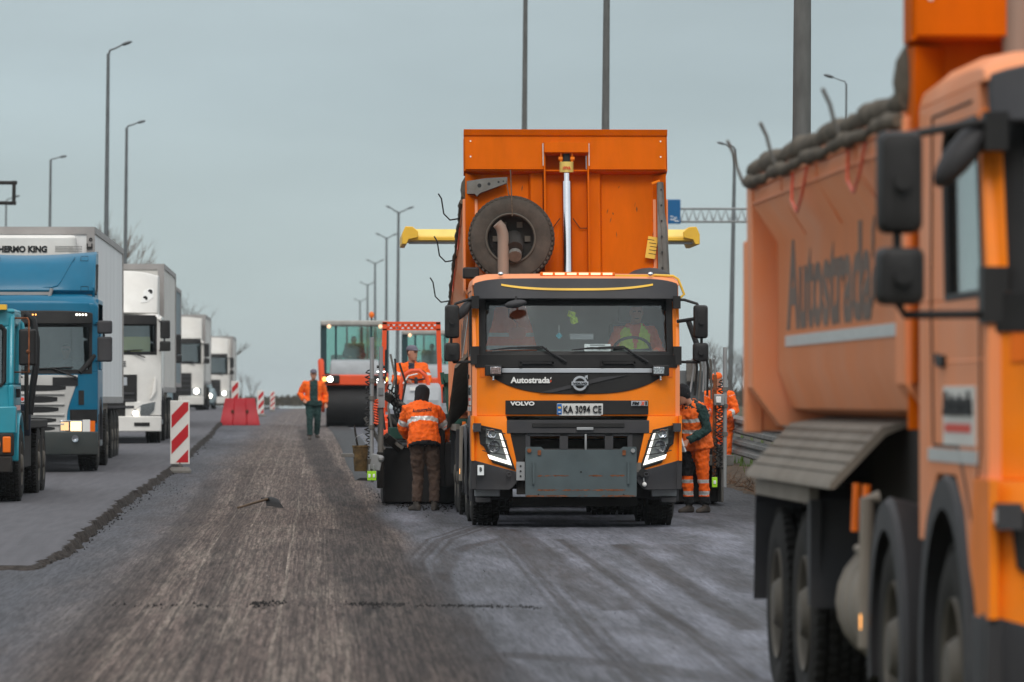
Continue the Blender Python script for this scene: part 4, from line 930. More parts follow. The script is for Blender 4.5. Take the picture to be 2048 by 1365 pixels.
def head(mb, c, fwd, m, s=1.0):
    up = J_up = Vector((0, 0, 1)); up = (up-fwd*up.dot(fwd)*.5).normalized(); f = (fwd-up*fwd.dot(up)).normalized(); r = f.cross(up)
    T = Matrix(((r.x, f.x, up.x, c.x), (r.y, f.y, up.y, c.y), (r.z, f.z, up.z, c.z), (0, 0, 0, 1)))
    q = lambda x, y, z: T @ Vector((x*s, y*s, z*s))
    rings = []
    for z, a, b, yo in ((-.125, .030, .034, .045), (-.11, .045, .055, .035), (-.07, .062, .078, .018), (-.02, .072, .092, .004), (.03, .077, .100, -.002), (.07, .073, .096, -.006), (.105, .052, .070, -.008), (.122, .02, .028, -.008)):
        rings.append([q(a*math.cos(2*PI*k/18), yo+b*math.sin(2*PI*k/18), z) for k in range(18)])
    mb.loft(rings, m)
    mb.loft([[q(x*.6, .088+y, z) for x, y in ((-w_, -.02), (0, h_), (w_, -.02))] for z, w_, h_ in ((.028, .012, .005), (-.01, .02, .022), (-.032, .028, .030), (-.04, .02, .0))], m)
    mb.loft([ring(q(0, .088, -.066), (T.to_3x3() @ Vector((1, 0, 0))), T.to_3x3() @ Vector((0, 0, 1)), .026, .012, 8), ring(q(0, .099, -.066), (T.to_3x3() @ Vector((1, 0, 0))), T.to_3x3() @ Vector((0, 0, 1)), .02, .008, 8)], m)
    for sgn in (-1, 1):
        mb.loft([ring(q(sgn*.074, -.01, 0), T.to_3x3() @ Vector((0, 1, 0)), T.to_3x3() @ Vector((0, 0, 1)), .018, .03, 8), ring(q(sgn*.088, -.018, .0), T.to_3x3() @ Vector((0, 1, 0)), T.to_3x3() @ Vector((0, 0, 1)), .015, .028, 8)], m)
        mb.tube([q(sgn*.012, .094, .034), q(sgn*.045, .088, .034)], .008, m, 6)
    return T, s
def face_parts(T, s, root):
    x = MB(); q = lambda a, b, c: T @ Vector((a*s, b*s, c*s))
    return q
def person(label, loc, rotz, pose, top='hivis', legs='brown_cloth', hat=None, cfg=None, group=None):
    cfg = cfg or {}
    t = thing('person', label, 'person', loc, rotz, group)
    J = {k: Vector(v) for k, v in dict(hipL=(-.09, 0, .90), hipR=(.09, 0, .90), kneeL=(-.11, -.02, .50), kneeR=(.11, -.02, .50), ankL=(-.12, .02, .09), ankR=(.12, .02, .09), toeL=(-.13, -.16, .035), toeR=(.13, -.16, .035),
         pelvis=(0, 0, .93), waist=(0, .01, 1.10), chest=(0, .01, 1.27), shoulder=(0, .015, 1.42), neck=(0, .0, 1.50), head=(0, -.02, 1.64), shL=(-.19, .01, 1.41), shR=(.19, .01, 1.41),
         elL=(-.24, .02, 1.13), elR=(.24, .02, 1.13), wrL=(-.25, -.06, .88), wrR=(.25, -.06, .88)).items()}
    J.update({k: Vector(v) for k, v in pose.items()}); fw = J.get('face', V(0, -1, 0)).normalized(); vox = cfg.get('voxel', .012)
    b = MB(); sk = 'skin'
    b.loft(torso_rings(J, -.012), sk); b.tube([J['neck']-(J['head']-J['neck'])*.3, lerp(J['neck'], J['head'], .75)], .055, sk, 12)
    T, hs_ = head(b, J['head'], fw, sk)
    for s in 'LR':
        limb(b, [J['sh'+s], J['el'+s], J['wr'+s]], [.05, .04, .028], sk); hd = cfg.get('hand'+s, J['wr'+s]-J['el'+s])
        hand(b, J['wr'+s], hd, cfg.get('palm'+s, V(0, -1, 0) if abs(hd.normalized().y) < .8 else V(0, 0, -1)), sk, cfg.get('curl', .5), 1 if s == 'R' else -1)
        if not cfg.get('half'):
            limb(b, [J['hip'+s], J['knee'+s], J['ank'+s]], [.085, .055, .04], sk)
    inv = T.inverted()
    def fm(c):
        l = inv @ c
        if abs(l.z-.018) < .010 and l.y > .06 and .014 < abs(l.x) < .048: return 1
        if abs(l.z+.066) < .004 and l.y > .07 and abs(l.x) < .024: return 1
        if l.z > -.03 and (l.z > .075 or l.y < -.015) and l.length < .18 and abs(l.x) < .084: return 1
        return 0
    remeshed(b, 'body', t, .008 if vox < .012 else vox, matf=fm, mats=['skin', 'hair'], smooth_it=1)
    # trousers
    if not cfg.get('half'):
        x = MB()
        P, W = J['pelvis'], J['waist']
        x.loft(torso_rings(J, .012, 0, 2), legs)
        for s in 'LR':
            h, k, a = J['hip'+s], J['knee'+s], J['ank'+s]; w_ = cfg.get('legw', 1)
            limb(x, [h+V(0, 0, .03), lerp(h, k, .5), k, lerp(k, a, .5), lerp(k, a, .93)], [.115*w_, .098*w_, .078*w_, .072*w_, .066*w_], legs, 14)
        def lm(c):
            if 'leg_bands' in cfg:
                for z0, z1 in cfg['leg_bands']:
                    if z0 < c.z < z1: return 1
                if cfg.get('leg_dark') and cfg['leg_dark'](c): return 2
            return 0
        remeshed(x, 'trousers', t, vox, .042, .06, 2, lm, [legs, 'reflect', 'dark_cloth'])
        for s in 'LR':
            x = MB(); a, o = J['ank'+s], J['toe'+s]; d = (o-a); d.z = 0; d.normalize(); sd = V(-d.y, d.x, 0); up = V(0, 0, 1)
            base = V(a.x, a.y, a.z-.09)
            x.loft([ring(base+d*q+up*(h/2), sd, up, w_, h/2, 12, 3) for q, w_, h in ((-.085, .02, .07), (-.07, .036, .085), (0, .040, .10), (.07, .044, .085), (.14, .048, .062), (.185, .040, .05), (.205, .015, .03))], 'shoe')
            x.tube([base+up*.06, base+up*.13], [.046, .05], 'shoe', 12)
            remeshed(x, 'shoe', t, .010, smooth_it=2)
            if cfg.get('sole'): pass
    # jacket
    sleeves = cfg.get('sleeves', top); jk = MB(); g = cfg.get('bulk', .03)
    jk.loft(torso_rings(J, g, cfg.get('jlo', 0), 5, cfg.get('flare', .012))+torso_rings(J, .02, 6, 6), top)
    for s in 'LR':
        e, w_ = J['el'+s], J['wr'+s]; sh = J['sh'+s]
        if sleeves == top:
            limb(jk, [lerp(J['shoulder'], sh, .6), sh, lerp(sh, e, .5), e, lerp(e, w_, .5), lerp(e, w_, .93)], [.07, .085+g*.3, .070+g*.4, .062+g*.4, .056+g*.3, .046+g*.3], top, 14)
    bands = cfg.get('bands', []); ab = cfg.get('arm_band')
    spine0, spine1 = J['pelvis'], J['shoulder']; ax = (spine1-spine0); al = ax.length; ax = ax.normalized()
    def jm(c):
        # sleeves: along the arm
        for s in 'LR':
            if sleeves == top and ab is not None:
                sh, e, w_ = J['sh'+s], J['el'+s], J['wr'+s]
                for p, q, lo_, hi_ in ((sh, e, ab[0], ab[1]), (e, w_, ab[2], ab[3]) if len(ab) > 2 else (sh, e, ab[0], ab[1])):
                    dd = (q-p); tt = (c-p).dot(dd)/dd.length_squared
                    if lo_ < tt < hi_ and (c-(p+dd*tt)).length < .10: return 1
        tt = (c-spine0).dot(ax)/al
        near_arm = any(dist_seg(c, J['sh'+s], J['el'+s]) < .085 or dist_seg(c, J['el'+s], J['wr'+s]) < .09 for s in 'LR') if sleeves == top else False
        if not near_arm:
            for a_, b_ in bands:
                if a_ < tt < b_: return 1
            if cfg.get('front') and cfg['front'](c): return 2
        if cfg.get('jdark') and cfg['jdark'](c, tt, near_arm): return 2
        return 0
    remeshed(jk, cfg.get('jacket_name', 'jacket'), t, vox, .048, .06, 2, jm, [top, 'reflect', cfg.get('front_mat', 'dark_cloth')])
    if sleeves != top:
        x = MB()
        for s in 'LR':
            e, w_ = J['el'+s], J['wr'+s]; sh = J['sh'+s]
            limb(x, [lerp(J['shoulder'], sh, .5), sh, lerp(sh, e, .5), e, lerp(e, w_, .5), lerp(e, w_, .95)], [.06, .082, .074, .068, .062, .05], sleeves, 14)
        x.loft(torso_rings(J, .012, 4, 5)+torso_rings(J, .03, 6, 6), sleeves)
        remeshed(x, 'sleeves', t, vox, .05, .05, 2, None, [sleeves])
    # headgear
    if hat:
        kind, m = hat; q = lambda a, b_, c: T @ Vector((a, b_, c)); x = MB()
        if kind == 'cap':
            x.loft([[q(a*math.cos(2*PI*k/18), -.004+b_*math.sin(2*PI*k/18), z) for k in range(18)] for z, a, b_ in ((.045, .084, .108), (.085, .083, .106), (.12, .066, .086), (.14, .03, .04))], m)
            x.loft([[q(-.065, .075, z0), q(-.06, .13, z0-.004), q(0, .18, z0+.004), q(.06, .13, z0-.004), q(.065, .075, z0)] for z0 in (.048, .060)], m)
        elif kind == 'beanie':
            x.loft([[q(a*math.cos(2*PI*k/18), yo+b_*math.sin(2*PI*k/18), z) for k in range(18)] for z, a, b_, yo in ((-.06, .075, .07, -.03), (-.02, .088, .10, -.015), (.03, .091, .112, -.006), (.08, .088, .108, -.006), (.12, .068, .086, -.01), (.145, .03, .04, -.01))], m)
        elif kind == 'hood':
            x.loft([[q(a*math.cos(2*PI*k/18), yo+b_*math.sin(2*PI*k/18), z) for k in range(18)] for z, a, b_, yo in ((-.20, .12, .09, -.03), (-.12, .10, .085, -.04), (-.04, .10, .11, -.03), (.04, .104, .122, -.02), (.10, .094, .112, -.02), (.14, .055, .07, -.02), (.152, .02, .02, -.02))], m)
        remeshed(x, {'cap': 'cap', 'beanie': 'beanie', 'hood': 'hood'}[kind], t, .010, .012 if kind != 'cap' else 0, .06, 1)
    return t, J, T
def dist_seg(c, a, b):
    d = b-a; t = max(0, min(1, (c-a).dot(d)/d.length_squared)); return (c-(a+d*t)).length
# the worker bending at the truck, seen from behind
g = gpt(848, 1022)
wk, J1, T1 = person('worker in orange jacket and brown trousers, back to the camera, bending beside the truck', g, R(186), dict(
    hipL=(-.10, -.02, .93), hipR=(.09, -.02, .93), kneeL=(-.15, -.05, .50), kneeR=(.07, -.08, .50), ankL=(-.14, .02, .09), ankR=(.105, .02, .09), toeL=(-.2, -.15, .035), toeR=(.17, -.15, .035),
    pelvis=(0, -.02, .96), waist=(.0, -.06, 1.12), chest=(.005, -.16, 1.28), shoulder=(.0, -.27, 1.40), neck=(-.01, -.34, 1.46), head=(-.03, -.41, 1.58), face=(-.35, -.8, -.45),
    shL=(-.19, -.26, 1.37), shR=(.18, -.27, 1.39), elL=(-.33, -.36, 1.13), elR=(.24, -.40, 1.14), wrL=(-.36, -.52, .92), wrR=(.16, -.60, 1.02)),
    'hivis', 'brown_cloth', ('hood', 'dark_cloth'), dict(bands=[(.42, .56)], arm_band=(.55, .82), bulk=.05, flare=.012, legw=1.03, voxel=.011, jdark=lambda c, t_, na: t_ < -.16 and not na))
x = MB(); x.text('Autostrada!', (0, 0, 0), .27, .05, 'blackletter', '-y', .03, .0); jk_ = [c for c in wk.children if c.name.startswith('jacket')][0]
_vv = []
for a_, _, c_ in x.v:
    ok_, hp, nn, _i = jk_.ray_cast(V(-a_+.02, .6, c_+1.385+a_*.1), V(0, -1, 0)); _vv.append(tuple(hp+nn*.004) if ok_ else (-a_+.02, 0, c_+1.38))
x.v = _vv; lt = x.build('back_lettering', wk, None)
# right-hand worker with the vest, bending over a sheet of paper
g = gpt(1392, 1026)
wk2, J2, T2 = person('worker in orange vest over a dark green jacket, looking down at a paper', g, R(-42), dict(
    hipL=(-.10, -.02, .93), hipR=(.10, -.02, .93), kneeL=(-.12, -.04, .50), kneeR=(.10, .02, .50), ankL=(-.12, .0, .09), ankR=(.10, .08, .09),  toeL=(-.13, -.18, .035), toeR=(.11, -.10, .035),
    pelvis=(0, 0, .96), waist=(.0, -.03, 1.12), chest=(0, -.06, 1.28), shoulder=(0, -.11, 1.43), neck=(.0, -.16, 1.49), head=(-.04, -.24, 1.60), face=(-.15, -.75, -.6),
    shL=(-.18, -.11, 1.40), shR=(.18, -.11, 1.40), elL=(-.27, -.10, 1.13), elR=(.27, -.10, 1.13), wrL=(-.09, -.30, 1.0), wrR=(.11, -.32, .97)),
    'hivis_vest', 'hivis', ('beanie', 'dark_cloth'), dict(sleeves='green_cloth', bands=[(.30, .40), (.62, .72)], bulk=.035, flare=.03, jacket_name='vest', curl=.9, leg_bands=[(.40, .45), (.24, .29)], leg_dark=lambda c: (c.z < .22) or (c.z > .5 and c.x < -.02)))
x = MB(); x.box((.02, -.40, .92), (.16, .03, .2), 'paper', rot=(.5, 0, 0)); tag(x.build('paper_sheet', None, None), 'white paper sheet held by the worker in the orange vest', 'paper sheet'); sheet = COL.objects[-1]
sheet = bpy.data.objects['paper_sheet']; sheet.matrix_world = Matrix.Translation(g) @ Euler((0, 0, R(-42))).to_matrix().to_4x4()
# orange cap worker behind the guard rail
Yc = 86; g = V(X_at(1443, Yc), Yc, gz(Yc))
wk3, J3, T3 = person('worker in orange cap and jacket by the guard rail, looking down', g, R(-28), dict(
    waist=(0, -.02, 1.12), chest=(0, -.06, 1.30), shoulder=(0, -.10, 1.45), neck=(0, -.13, 1.53), head=(0, -.18, 1.66), face=(-.2, -.85, -.45), shL=(-.19, -.10, 1.43), shR=(.19, -.10, 1.43),
    elL=(-.27, -.12, 1.16), elR=(.29, -.08, 1.16), wrL=(-.10, -.33, 1.12), wrR=(.17, -.33, 1.05)),
    'hivis', 'hivis', ('cap', 'hivis'), dict(arm_band=(.1, .12, .25, .45), bands=[], curl=.9))
# walking worker on the lane
g = gpt(627, 880)
wk4, J4, T4 = person('worker in open orange jacket and dark green dungarees walking along the milled lane', g, R(4), dict(
    kneeL=(-.10, -.10, .50), kneeR=(.10, .0, .50), ankL=(-.10, -.12, .09), ankR=(.10, .20, .13), toeL=(-.12, -.30, .035), toeR=(.12, .05, .06),
    elL=(-.33, .08, 1.16), elR=(.30, .08, 1.14), wrL=(-.24, -.12, 1.0), wrR=(.30, -.06, .90)),
    'hivis', 'green_cloth', ('cap', 'capgrey'), dict(voxel=.016, front=lambda c: abs(c.x) < .10 and c.y < .0 or c.z < .98, front_mat='green_cloth', bulk=.045, legw=1.05))
# ------------------------------------------------------------------ inside the cab of the main truck
tb = V(TX, TY, truck.location.z)
dr, JD, TD = person('driver in lime vest over an orange shirt at the wheel of the raised-bed truck', tb+V(.76, 1.15, .955), 0, dict(
    pelvis=(0, 0, .95), waist=(0, -.0, 1.12), chest=(0, .0, 1.28), shoulder=(0, .0, 1.43), neck=(0, -.02, 1.50), head=(.02, -.05, 1.63),
    elL=(-.30, -.10, 1.14), elR=(.30, -.10, 1.14), wrL=(-.24, -.34, 1.16), wrR=(.24, -.34, 1.16), hipL=(-.09, 0, .92), hipR=(.09, 0, .92),
    kneeL=(-.15, -.42, .92), kneeR=(.15, -.42, .92), ankL=(-.15, -.45, .62), ankR=(.15, -.45, .62), toeL=(-.15, -.6, .57), toeR=(.15, -.6, .57)),
    'lime', 'navy', None, dict(sleeves='hiviscoral', bands=[(.28, .42)], front=lambda c: abs(c.x) < .012+.055*max(0, (c.z-1.2))/.25 and c.y < 0, front_mat='hiviscoral', jacket_name='vest', curl=1.0, voxel=.013))
x = MB()
for z, a, b_ in ((1.60, .30, .12),): pass
x.loft([ring(V(-.74, 1.32, z), V(1, 0, 0), V(0, 1, 0), a, b_, 18, 3) for z, a, b_ in ((2.02, .33, .10), (2.2, .31, .10), (2.42, .25, .09), (2.6, .20, .08), (2.72, .17, .06))], 'hiviscoral')
vz = remeshed(x, 'vest', None, .012, .03, .12, 2, lambda c: 1 if (2.14 < c.z < 2.19 or 2.30 < c.z < 2.35) else 0, ['hiviscoral', 'reflect'])
vz.location = tb; tag(vz, 'orange vest with reflective bands draped over the passenger seat', 'vest')
for k, (px, py, rr) in enumerate(((1143, 629, .2), (1148, 641, -.35))):
    x = MB(); x.box((0, 0, 0), (.07, .07, .07), 'lime', rot=(.2, rr, .4))
    for q in ((-.014, .012), (.014, -.012), (0, 0)): x.cyl((q[0]*1.2-.004, -.03, q[1]), (q[0]*1.2-.004, -.046, q[1]), .006, 'blackletter', 6)
    if k == 0: x.tube([(0, 0, .03), (.0, 0, .17)], .003, 'lettering', 4)
    p = pt(px, py, TY+.55); o = x.build('hanging_dice', None, 30, bevel=.01); o.location = p
    tag(o, ['upper of the two lime dice hanging behind the windscreen', 'lower of the two lime dice hanging behind the windscreen'][k], 'dice', 'lime dice hanging in the cab')
p = pt(1118, 672, TY+.5); x = MB(); x.box((0, 0, 0), (.06, .02, .06), 'teal', rot=(0, .8, 0)); x.tube([(0, 0, .04), (0, 0, .13)], .004, 'lettering', 5); o = x.build('air_freshener', None, 30, bevel=.006); o.location = p
tag(o, 'small turquoise air freshener hanging behind the windscreen', 'air freshener')
p = pt(1195, 699, TY+.20); x = MB(); x.box((0, 0, 0), (.315, .006, .125), 'paper'); x.text('Матеріал', (0, -.006, .012), .255, .034, 'blackletter', '-y', .02, .01); x.text('з дороги', (0, -.006, -.045), .21, .030, 'blackletter', '-y', .02, .01); x.box((0, -.0055, .05), (.18, .002, .010), 'blackletter')
o = x.build('paper_sign', None, None); o.location = p; tag(o, 'white paper sign with printed words propped behind the windscreen', 'sign')
x = MB(); x.box((0, 0, 0), (.29, .03, .075), 'machine_pale'); o = x.build('document_tray', None, 30, bevel=.01); o.location = pt(1163, 674, TY+.62); tag(o, 'flat grey tray standing on the dashboard of the raised-bed truck', 'tray')

# ------------------------------------------------------------------ paver behind the truck
PVX, PVY = X_at(1102, 73), 71.6
pz = gz(74)
pv = thing('asphalt_paver', 'asphalt paver with pale yellow canopy behind the raised-bed truck', 'paver', (PVX, PVY, pz)); PB = V(PVX, PVY, pz)
def lp(px, py, Y): p = pt(px, py, Y)-PB; return (p.x, p.y, p.z)
x = MB()
x.bx(-1.2, 1.2, 0.4, 5.0, .45, 1.9, 'machine_grey'); x.bx(-1.3, 1.3, 1.2, 2.2, 1.0, 2.1, 'machine_grey'); x.bx(-.9, .9, 0, 4.5, .3, .7, 'chassis'); x.build('engine_body', pv, 30, bevel=.05)
x = MB()
for s in (-1, 1):
    x = MB(); x.bx(s*1.28, s*1.57, -.9, 1.4, .28, .9, 'black_drum'); x.bx(s*1.57, s*1.66, -.9, 1.4, .28, 1.25, 'black_drum'); x.build('hopper_side', pv, 30, bevel=.02)
x = MB(); a = lp(884, 748, 72.6); b_ = lp(930, 850, 72.6); x.prism([(a[0], a[2]), (b_[0]+.3, a[2]), (b_[0]+.3, b_[2]), (a[0]+.1, b_[2])], 'y', 1.0, 1.08, 'dkgreen'); x.prism([(a[0]+.02, a[2]-.05), (a[0]+.28, a[2]-.07), (a[0]+.05, a[2]-.13)], 'y', .9, 1.0, 'dkgreen'); x.tube([(a[0], .98, a[2]+.02), (a[0]+.02, .98, a[2]-.15)], .03, 'dkgreen', 8); x.build('hopper_wing', pv, 30)
# end gate and screed on both sides
x = MB(); l = lp(768, 1000, 73.4); r = lp(905, 1000, 73.4)
x.bx(l[0], r[0]+.5, 1.5, 3.2, .02, .80, 'black_drum'); x.bx(l[0]-.03, l[0]+.0, .9, 3.4, .03, .98, 'black_drum'); x.cyl((l[0]+.1, 1.45, .86), (r[0]+.4, 1.45, .86), .045, 'galv', 10); x.bx(l[0]+.06, r[0]+.4, 1.3, 1.5, .93, 1.09, 'dkgreen')
x.build('screed', pv, 30, bevel=.01)
x = MB(); rr = lp(1375, 1000, 73.4); r2 = lp(1432, 1000, 73.4); x.bx(rr[0]-.3, r2[0], 1.5, 3.2, .02, .95, 'black_drum'); x.bx(r2[0], r2[0]+.04, .9, 3.4, .03, .85, 'galv_dull'); x.build('screed_extension', pv, 30, bevel=.01)
# canopy
x = MB(); l = lp(802, 475, 77); r = lp(1391, 475, 77)
cl, cr, cz = l[0], r[0], l[2]
for a, b_ in ((cl+.12, cr-.12),):
    x.loft([[(q, 4.6, cz-.05), (q, 4.6, cz-.005), (q, 4.75, cz+.10), (q, 6.3, cz+.12), (q, 6.4, cz-.05)] for q in (a, b_)], 'cream_yellow')
x.bx(cl+.12, cr-.12, 4.56, 4.62, cz-.075, cz-.02, 'yellow'); x.bx(cl+.1, cr-.1, 4.62, 4.66, cz-.125, cz-.09, 'galv')
for q, s in ((cl, 1), (cr, -1)):
    x.prism([(q, cz-.13), (q+s*.07, cz-.13), (q+s*.10, cz-.06), (q+s*.24, cz-.03), (q+s*.24, cz+.06), (q+s*.16, cz+.13), (q+s*.05, cz+.135), (q, cz+.02)], 'y', 4.5, 6.5, 'yellow')
x.build('canopy', pv, 30, bevel=.01)
for q in (-1.1, 1.1):
    for yy in (4.8, 6.2):
        x = MB(); x.tube([(q, yy, 1.5), (q, yy, cz)], .035, 'machine_grey', 8); x.build('canopy_post', pv)
# sensor masts, one each side
def sensor_mast(px, ptop, pbot, Y, side, name='sensor_mast'):
    a = V(*lp(px, ptop, Y)); b_ = V(*lp(px-1, pbot, Y)); s_ = dep(0, Y) and FPX/Y
    x = MB(); x.tube([b_, a], .031, 'galv', 10)
    for f in (.30, .42, .62): q = lerp(a, b_, f); x.cyl(q-V(0, 0, .03), q+V(0, 0, .03), .045, 'galv_dull', 10)
    m = x.build(name, pv, 50)
    x = MB(); pts = [a+V(-.05+.0*k, .02, -.45)+(b_-a+V(0, 0, .7))*(k/60)+V(.045*math.cos(k*1.9), .045*math.sin(k*1.9), 0) for k in range(61)]; x.tube(pts, .011, 'black_plastic', 4)
    x.build('coiled_cable', m, 60); return m, a, b_
m1, a1, b1 = sensor_mast(744, 675, 965, 71.8, 1)
x = MB()
c0 = V(*lp(762, 725, 71.9)); c1 = V(*lp(761, 905, 71.9))
x.tube([c0+V(0, 0, .22), c0], .028, 'galv', 8); x.tube([c0, lerp(c0, c1, .2), lerp(c0, c1, .2), lerp(c0, c1, .35)], [.035, .035, .055, .055], 'galv', 10)
x.box(lerp(c0, c1, .37), (.11, .12, .34), 'galv'); x.box(lerp(c0, c1, .37)+V(0, -.07, .06), (.07, .03, .10), 'machine_grey'); x.tube([lerp(c0, c1, .45), c1], .042, 'galv_dull', 10)
for k in range(5): x.cyl(lerp(c0, c1, .05+.06*k)-V(.06, 0, 0), lerp(c0, c1, .05+.06*k)+V(.06, 0, 0), .02, 'chrome' if k % 2 else 'black_plastic', 8)
x.tube([c1, V(c1.x, c1.y+.1, .25)], .05, 'chassis', 8)
x.build('levelling_spindle', pv, 40)
for (pa, pb, wv) in (((768, 790), (836, 832), .055), ((768, 873), (830, 918), .06)):
    x = MB(); p, q = V(*lp(*pa, 72.0)), V(*lp(*pb, 74.0)); d = (q-p); d2 = V(-d.z, 0, d.x).normalized()*wv*1.1
    x.loft([[p+d2, p+V(0, .12, 0)+d2, p+V(0, .12, 0)-d2, p-d2], [q+d2*.8, q+V(0, .12, 0)+d2*.8, q+V(0, .12, 0)-d2*.8, q-d2*.8]], 'galv_dull')
    x.cyl(p+V(.03, -.02, 0), p+V(.03, .02, 0), .035, 'chassis', 10); x.box(lerp(p, q, .35)+V(0, -.02, .02), (.28, .04, .05), 'galv_dull', rot=(0, math.atan2(-d.z, d.x), 0)); x.build('support_arm', pv, 30, bevel=.008)
for k in range(3):
    x = MB(); p = V(*lp(778+k*7, 770+k*6, 72.3)); q = V(*lp(812+k*9, 862-k*2, 73)); pts = []
    for i in range(50):
        w_ = lerp(p, q, i/49)+V(0, 0, -.12*math.sin(PI*i/49)); pts.append(w_+V(.03*math.cos(i*1.7), .02, .03*math.sin(i*1.7)))
    x.tube(pts, .011, 'black_plastic', 4); x.build('coiled_cable', pv, 60)
x = MB(); p = V(*lp(752, 800, 71.75)); x.tube([p+V(.03*math.cos(i*2), .03*math.sin(i*2), -.012*i) for i in range(30)], .012, 'rops', 5); x.build('orange_cable', pv, 60)
for px in (739, 748):
    x = MB(); p = V(*lp(px, 952, 71.4)); x.box(p, (.062, .07, .13), 'greenlime'); x.box(p+V(0, -.04, -.0), (.03, .01, .05), 'paper'); x.tube([p+V(0, 0, .07), p+V(0, 0, .16)], .018, 'galv', 6); x.build('levelling_sensor', pv, 30, bevel=.01)
x = MB(); p = V(*lp(752, 925, 71.6)); x.box(p, (.16, .12, .22), 'galv', rot=(0, .2, 0)); x.sphere(p+V(.07, -.05, .05), .05, 'galv', 8); x.box(p+V(-.1, 0, -.05), (.09, .08, .2), 'galv_dull'); x.build('sensor_bracket', pv, 30, bevel=.01)
# right side mast and gear
m2, a2, b2 = sensor_mast(1450, 695, 975, 72.0, -1)
x = MB(); p = V(*lp(1430, 750, 72)); q = V(*lp(1428, 960, 72)); x.tube([p, q], .03, 'rust', 8); x.box(V(*lp(1438, 800, 71.9)), (.14, .1, .16), 'galv'); x.box(V(*lp(1437, 800, 71.8)), (.07, .04, .09), 'paper'); x.build('sensor_box', pv, 30, bevel=.008)
for k in range(3):
    x = MB(); p = V(*lp(1436-k*22, 815+k*6, 71.9)); q = V(*lp(1428-k*14, 968, 71.9)); x.tube([lerp(p, q, i/40)+V(.035*math.cos(i*1.8), .03*math.sin(i*1.8), 0) for i in range(41)], .012, 'black_plastic', 4); x.build('coiled_cable', pv, 60)
for px, py in ((1429, 965), (1409, 948)):
    x = MB(); p = V(*lp(px, py, 71.6)); x.box(p, (.075, .07, .14), 'greenlime'); x.box(p+V(0, -.04, 0), (.035, .01, .05), 'paper'); x.build('levelling_sensor', pv, 30, bevel=.01)
x = MB(); p = V(*lp(1385, 735, 72)); 
for k in range(7): x.tube([p+V(.05*k, 0, .12), p+V(.05*k+.02, .05, .0), p+V(.06*k-.03, .02, -.35-.05*(k % 3))], .016, ['galv', 'black_plastic', 'galv_dull'][k % 3], 6)
x.box(p+V(.0, .1, -.05), (.16, .1, .3), 'galv_dull'); x.tube([V(*lp(1376, 640, 72)), V(*lp(1394, 690, 72))], .04, 'black_plastic', 8); x.build('hydraulic_hoses', pv, 50)
x = MB(); p = V(*lp(1412, 690, 73)); q = V(*lp(1412, 780, 73)); x.tube([p, q], .02, 'galv', 8); x.build('pipe', pv)
x = MB(); x.bx(rr[0]+.1, r2[0]+.2, 1.1, 1.5, .55, .7, 'galv_dull'); x.bx(rr[0]-.2, rr[0]+.15, .6, 3.0, .9, 1.9, 'machine_grey'); x.build('side_frame', pv, 30, bevel=.01)

# bucket hanging on the mast, with its stick
Yb = 71.5
x = MB(); p = pt(721, 943, Yb); H_ = .36
x.lathe([(0, .001), (0, .085), (H_, .112), (H_, .118), (H_-.02, .118), (H_-.03, .105), (.02, .08), (.02, .001)], mat('tar stained bucket', (.16, .10, .04), .7, .2, var=.7, scale=9, dirt=.8, dirtcol=(.02, .015, .01), dscale=7), axis='z', n=20)
bk = x.build('bucket', None, 40); bk.location = p; tag(bk, 'tar-stained metal bucket beside the tall sensor mast', 'bucket')
x = MB(); x.tube([(-.108, 0, H_), (-.06, -.02, H_+.12), (.03, 0, H_+.16), (.108, 0, H_)], .005, 'galv', 5); x.build('bucket_handle', bk)
x = MB(); x.tube([(0, 0, -.2), (-.06, 0, .12), (-.085, .02, .30)], .014, 'chassis', 6); st = x.build('stirring_stick', None); st.location = p+V(.0, 0, H_-.02); tag(st, 'dark stick standing in the tar-stained bucket', 'stick')
x = MB(); x.box((0, 0, 0), (.20, .5, .05), 'galv_dull'); o = x.build('wooden_plank', None, 30, bevel=.005); q = pt(697, 911, Yb+.2); o.location = q; tag(o, 'short grey plank sticking out left of the bucket', 'plank')
o.location.z = q.z

x = MB(); a = V(*lp(776, 800, 74.6)); b_ = V(*lp(905, 900, 74.6))
x.bx(a.x, b_.x+.3, 3.0, 3.3, .7, 1.28, 'black_drum'); x.tube([V(a.x, 2.9, 1.25), V(a.x+.25, 2.9, 1.0), V(a.x+.55, 2.9, .95)], .04, 'chassis', 8); x.build('auger_housing', pv, 30, bevel=.02)
for k in range(4):
    x = MB(); p = V(*lp(772+k*9, 700+k*9, 73.2)); q = V(*lp(770+k*14, 860, 73.0)); x.tube([p, lerp(p, q, .3)+V(.06*(k % 2), 0, 0), lerp(p, q, .7)-V(.05, 0, 0), q], .016, ['blackletter', 'galv_dull', 'blackletter', 'chassis'][k], 6); x.build('hydraulic_hose', pv, 50)
x = MB(); p = V(*lp(730, 835, 72)); q = V(*lp(768, 900, 72)); x.tube([p, q], .03, 'galv_dull', 6); x.build('tow_bar', pv)
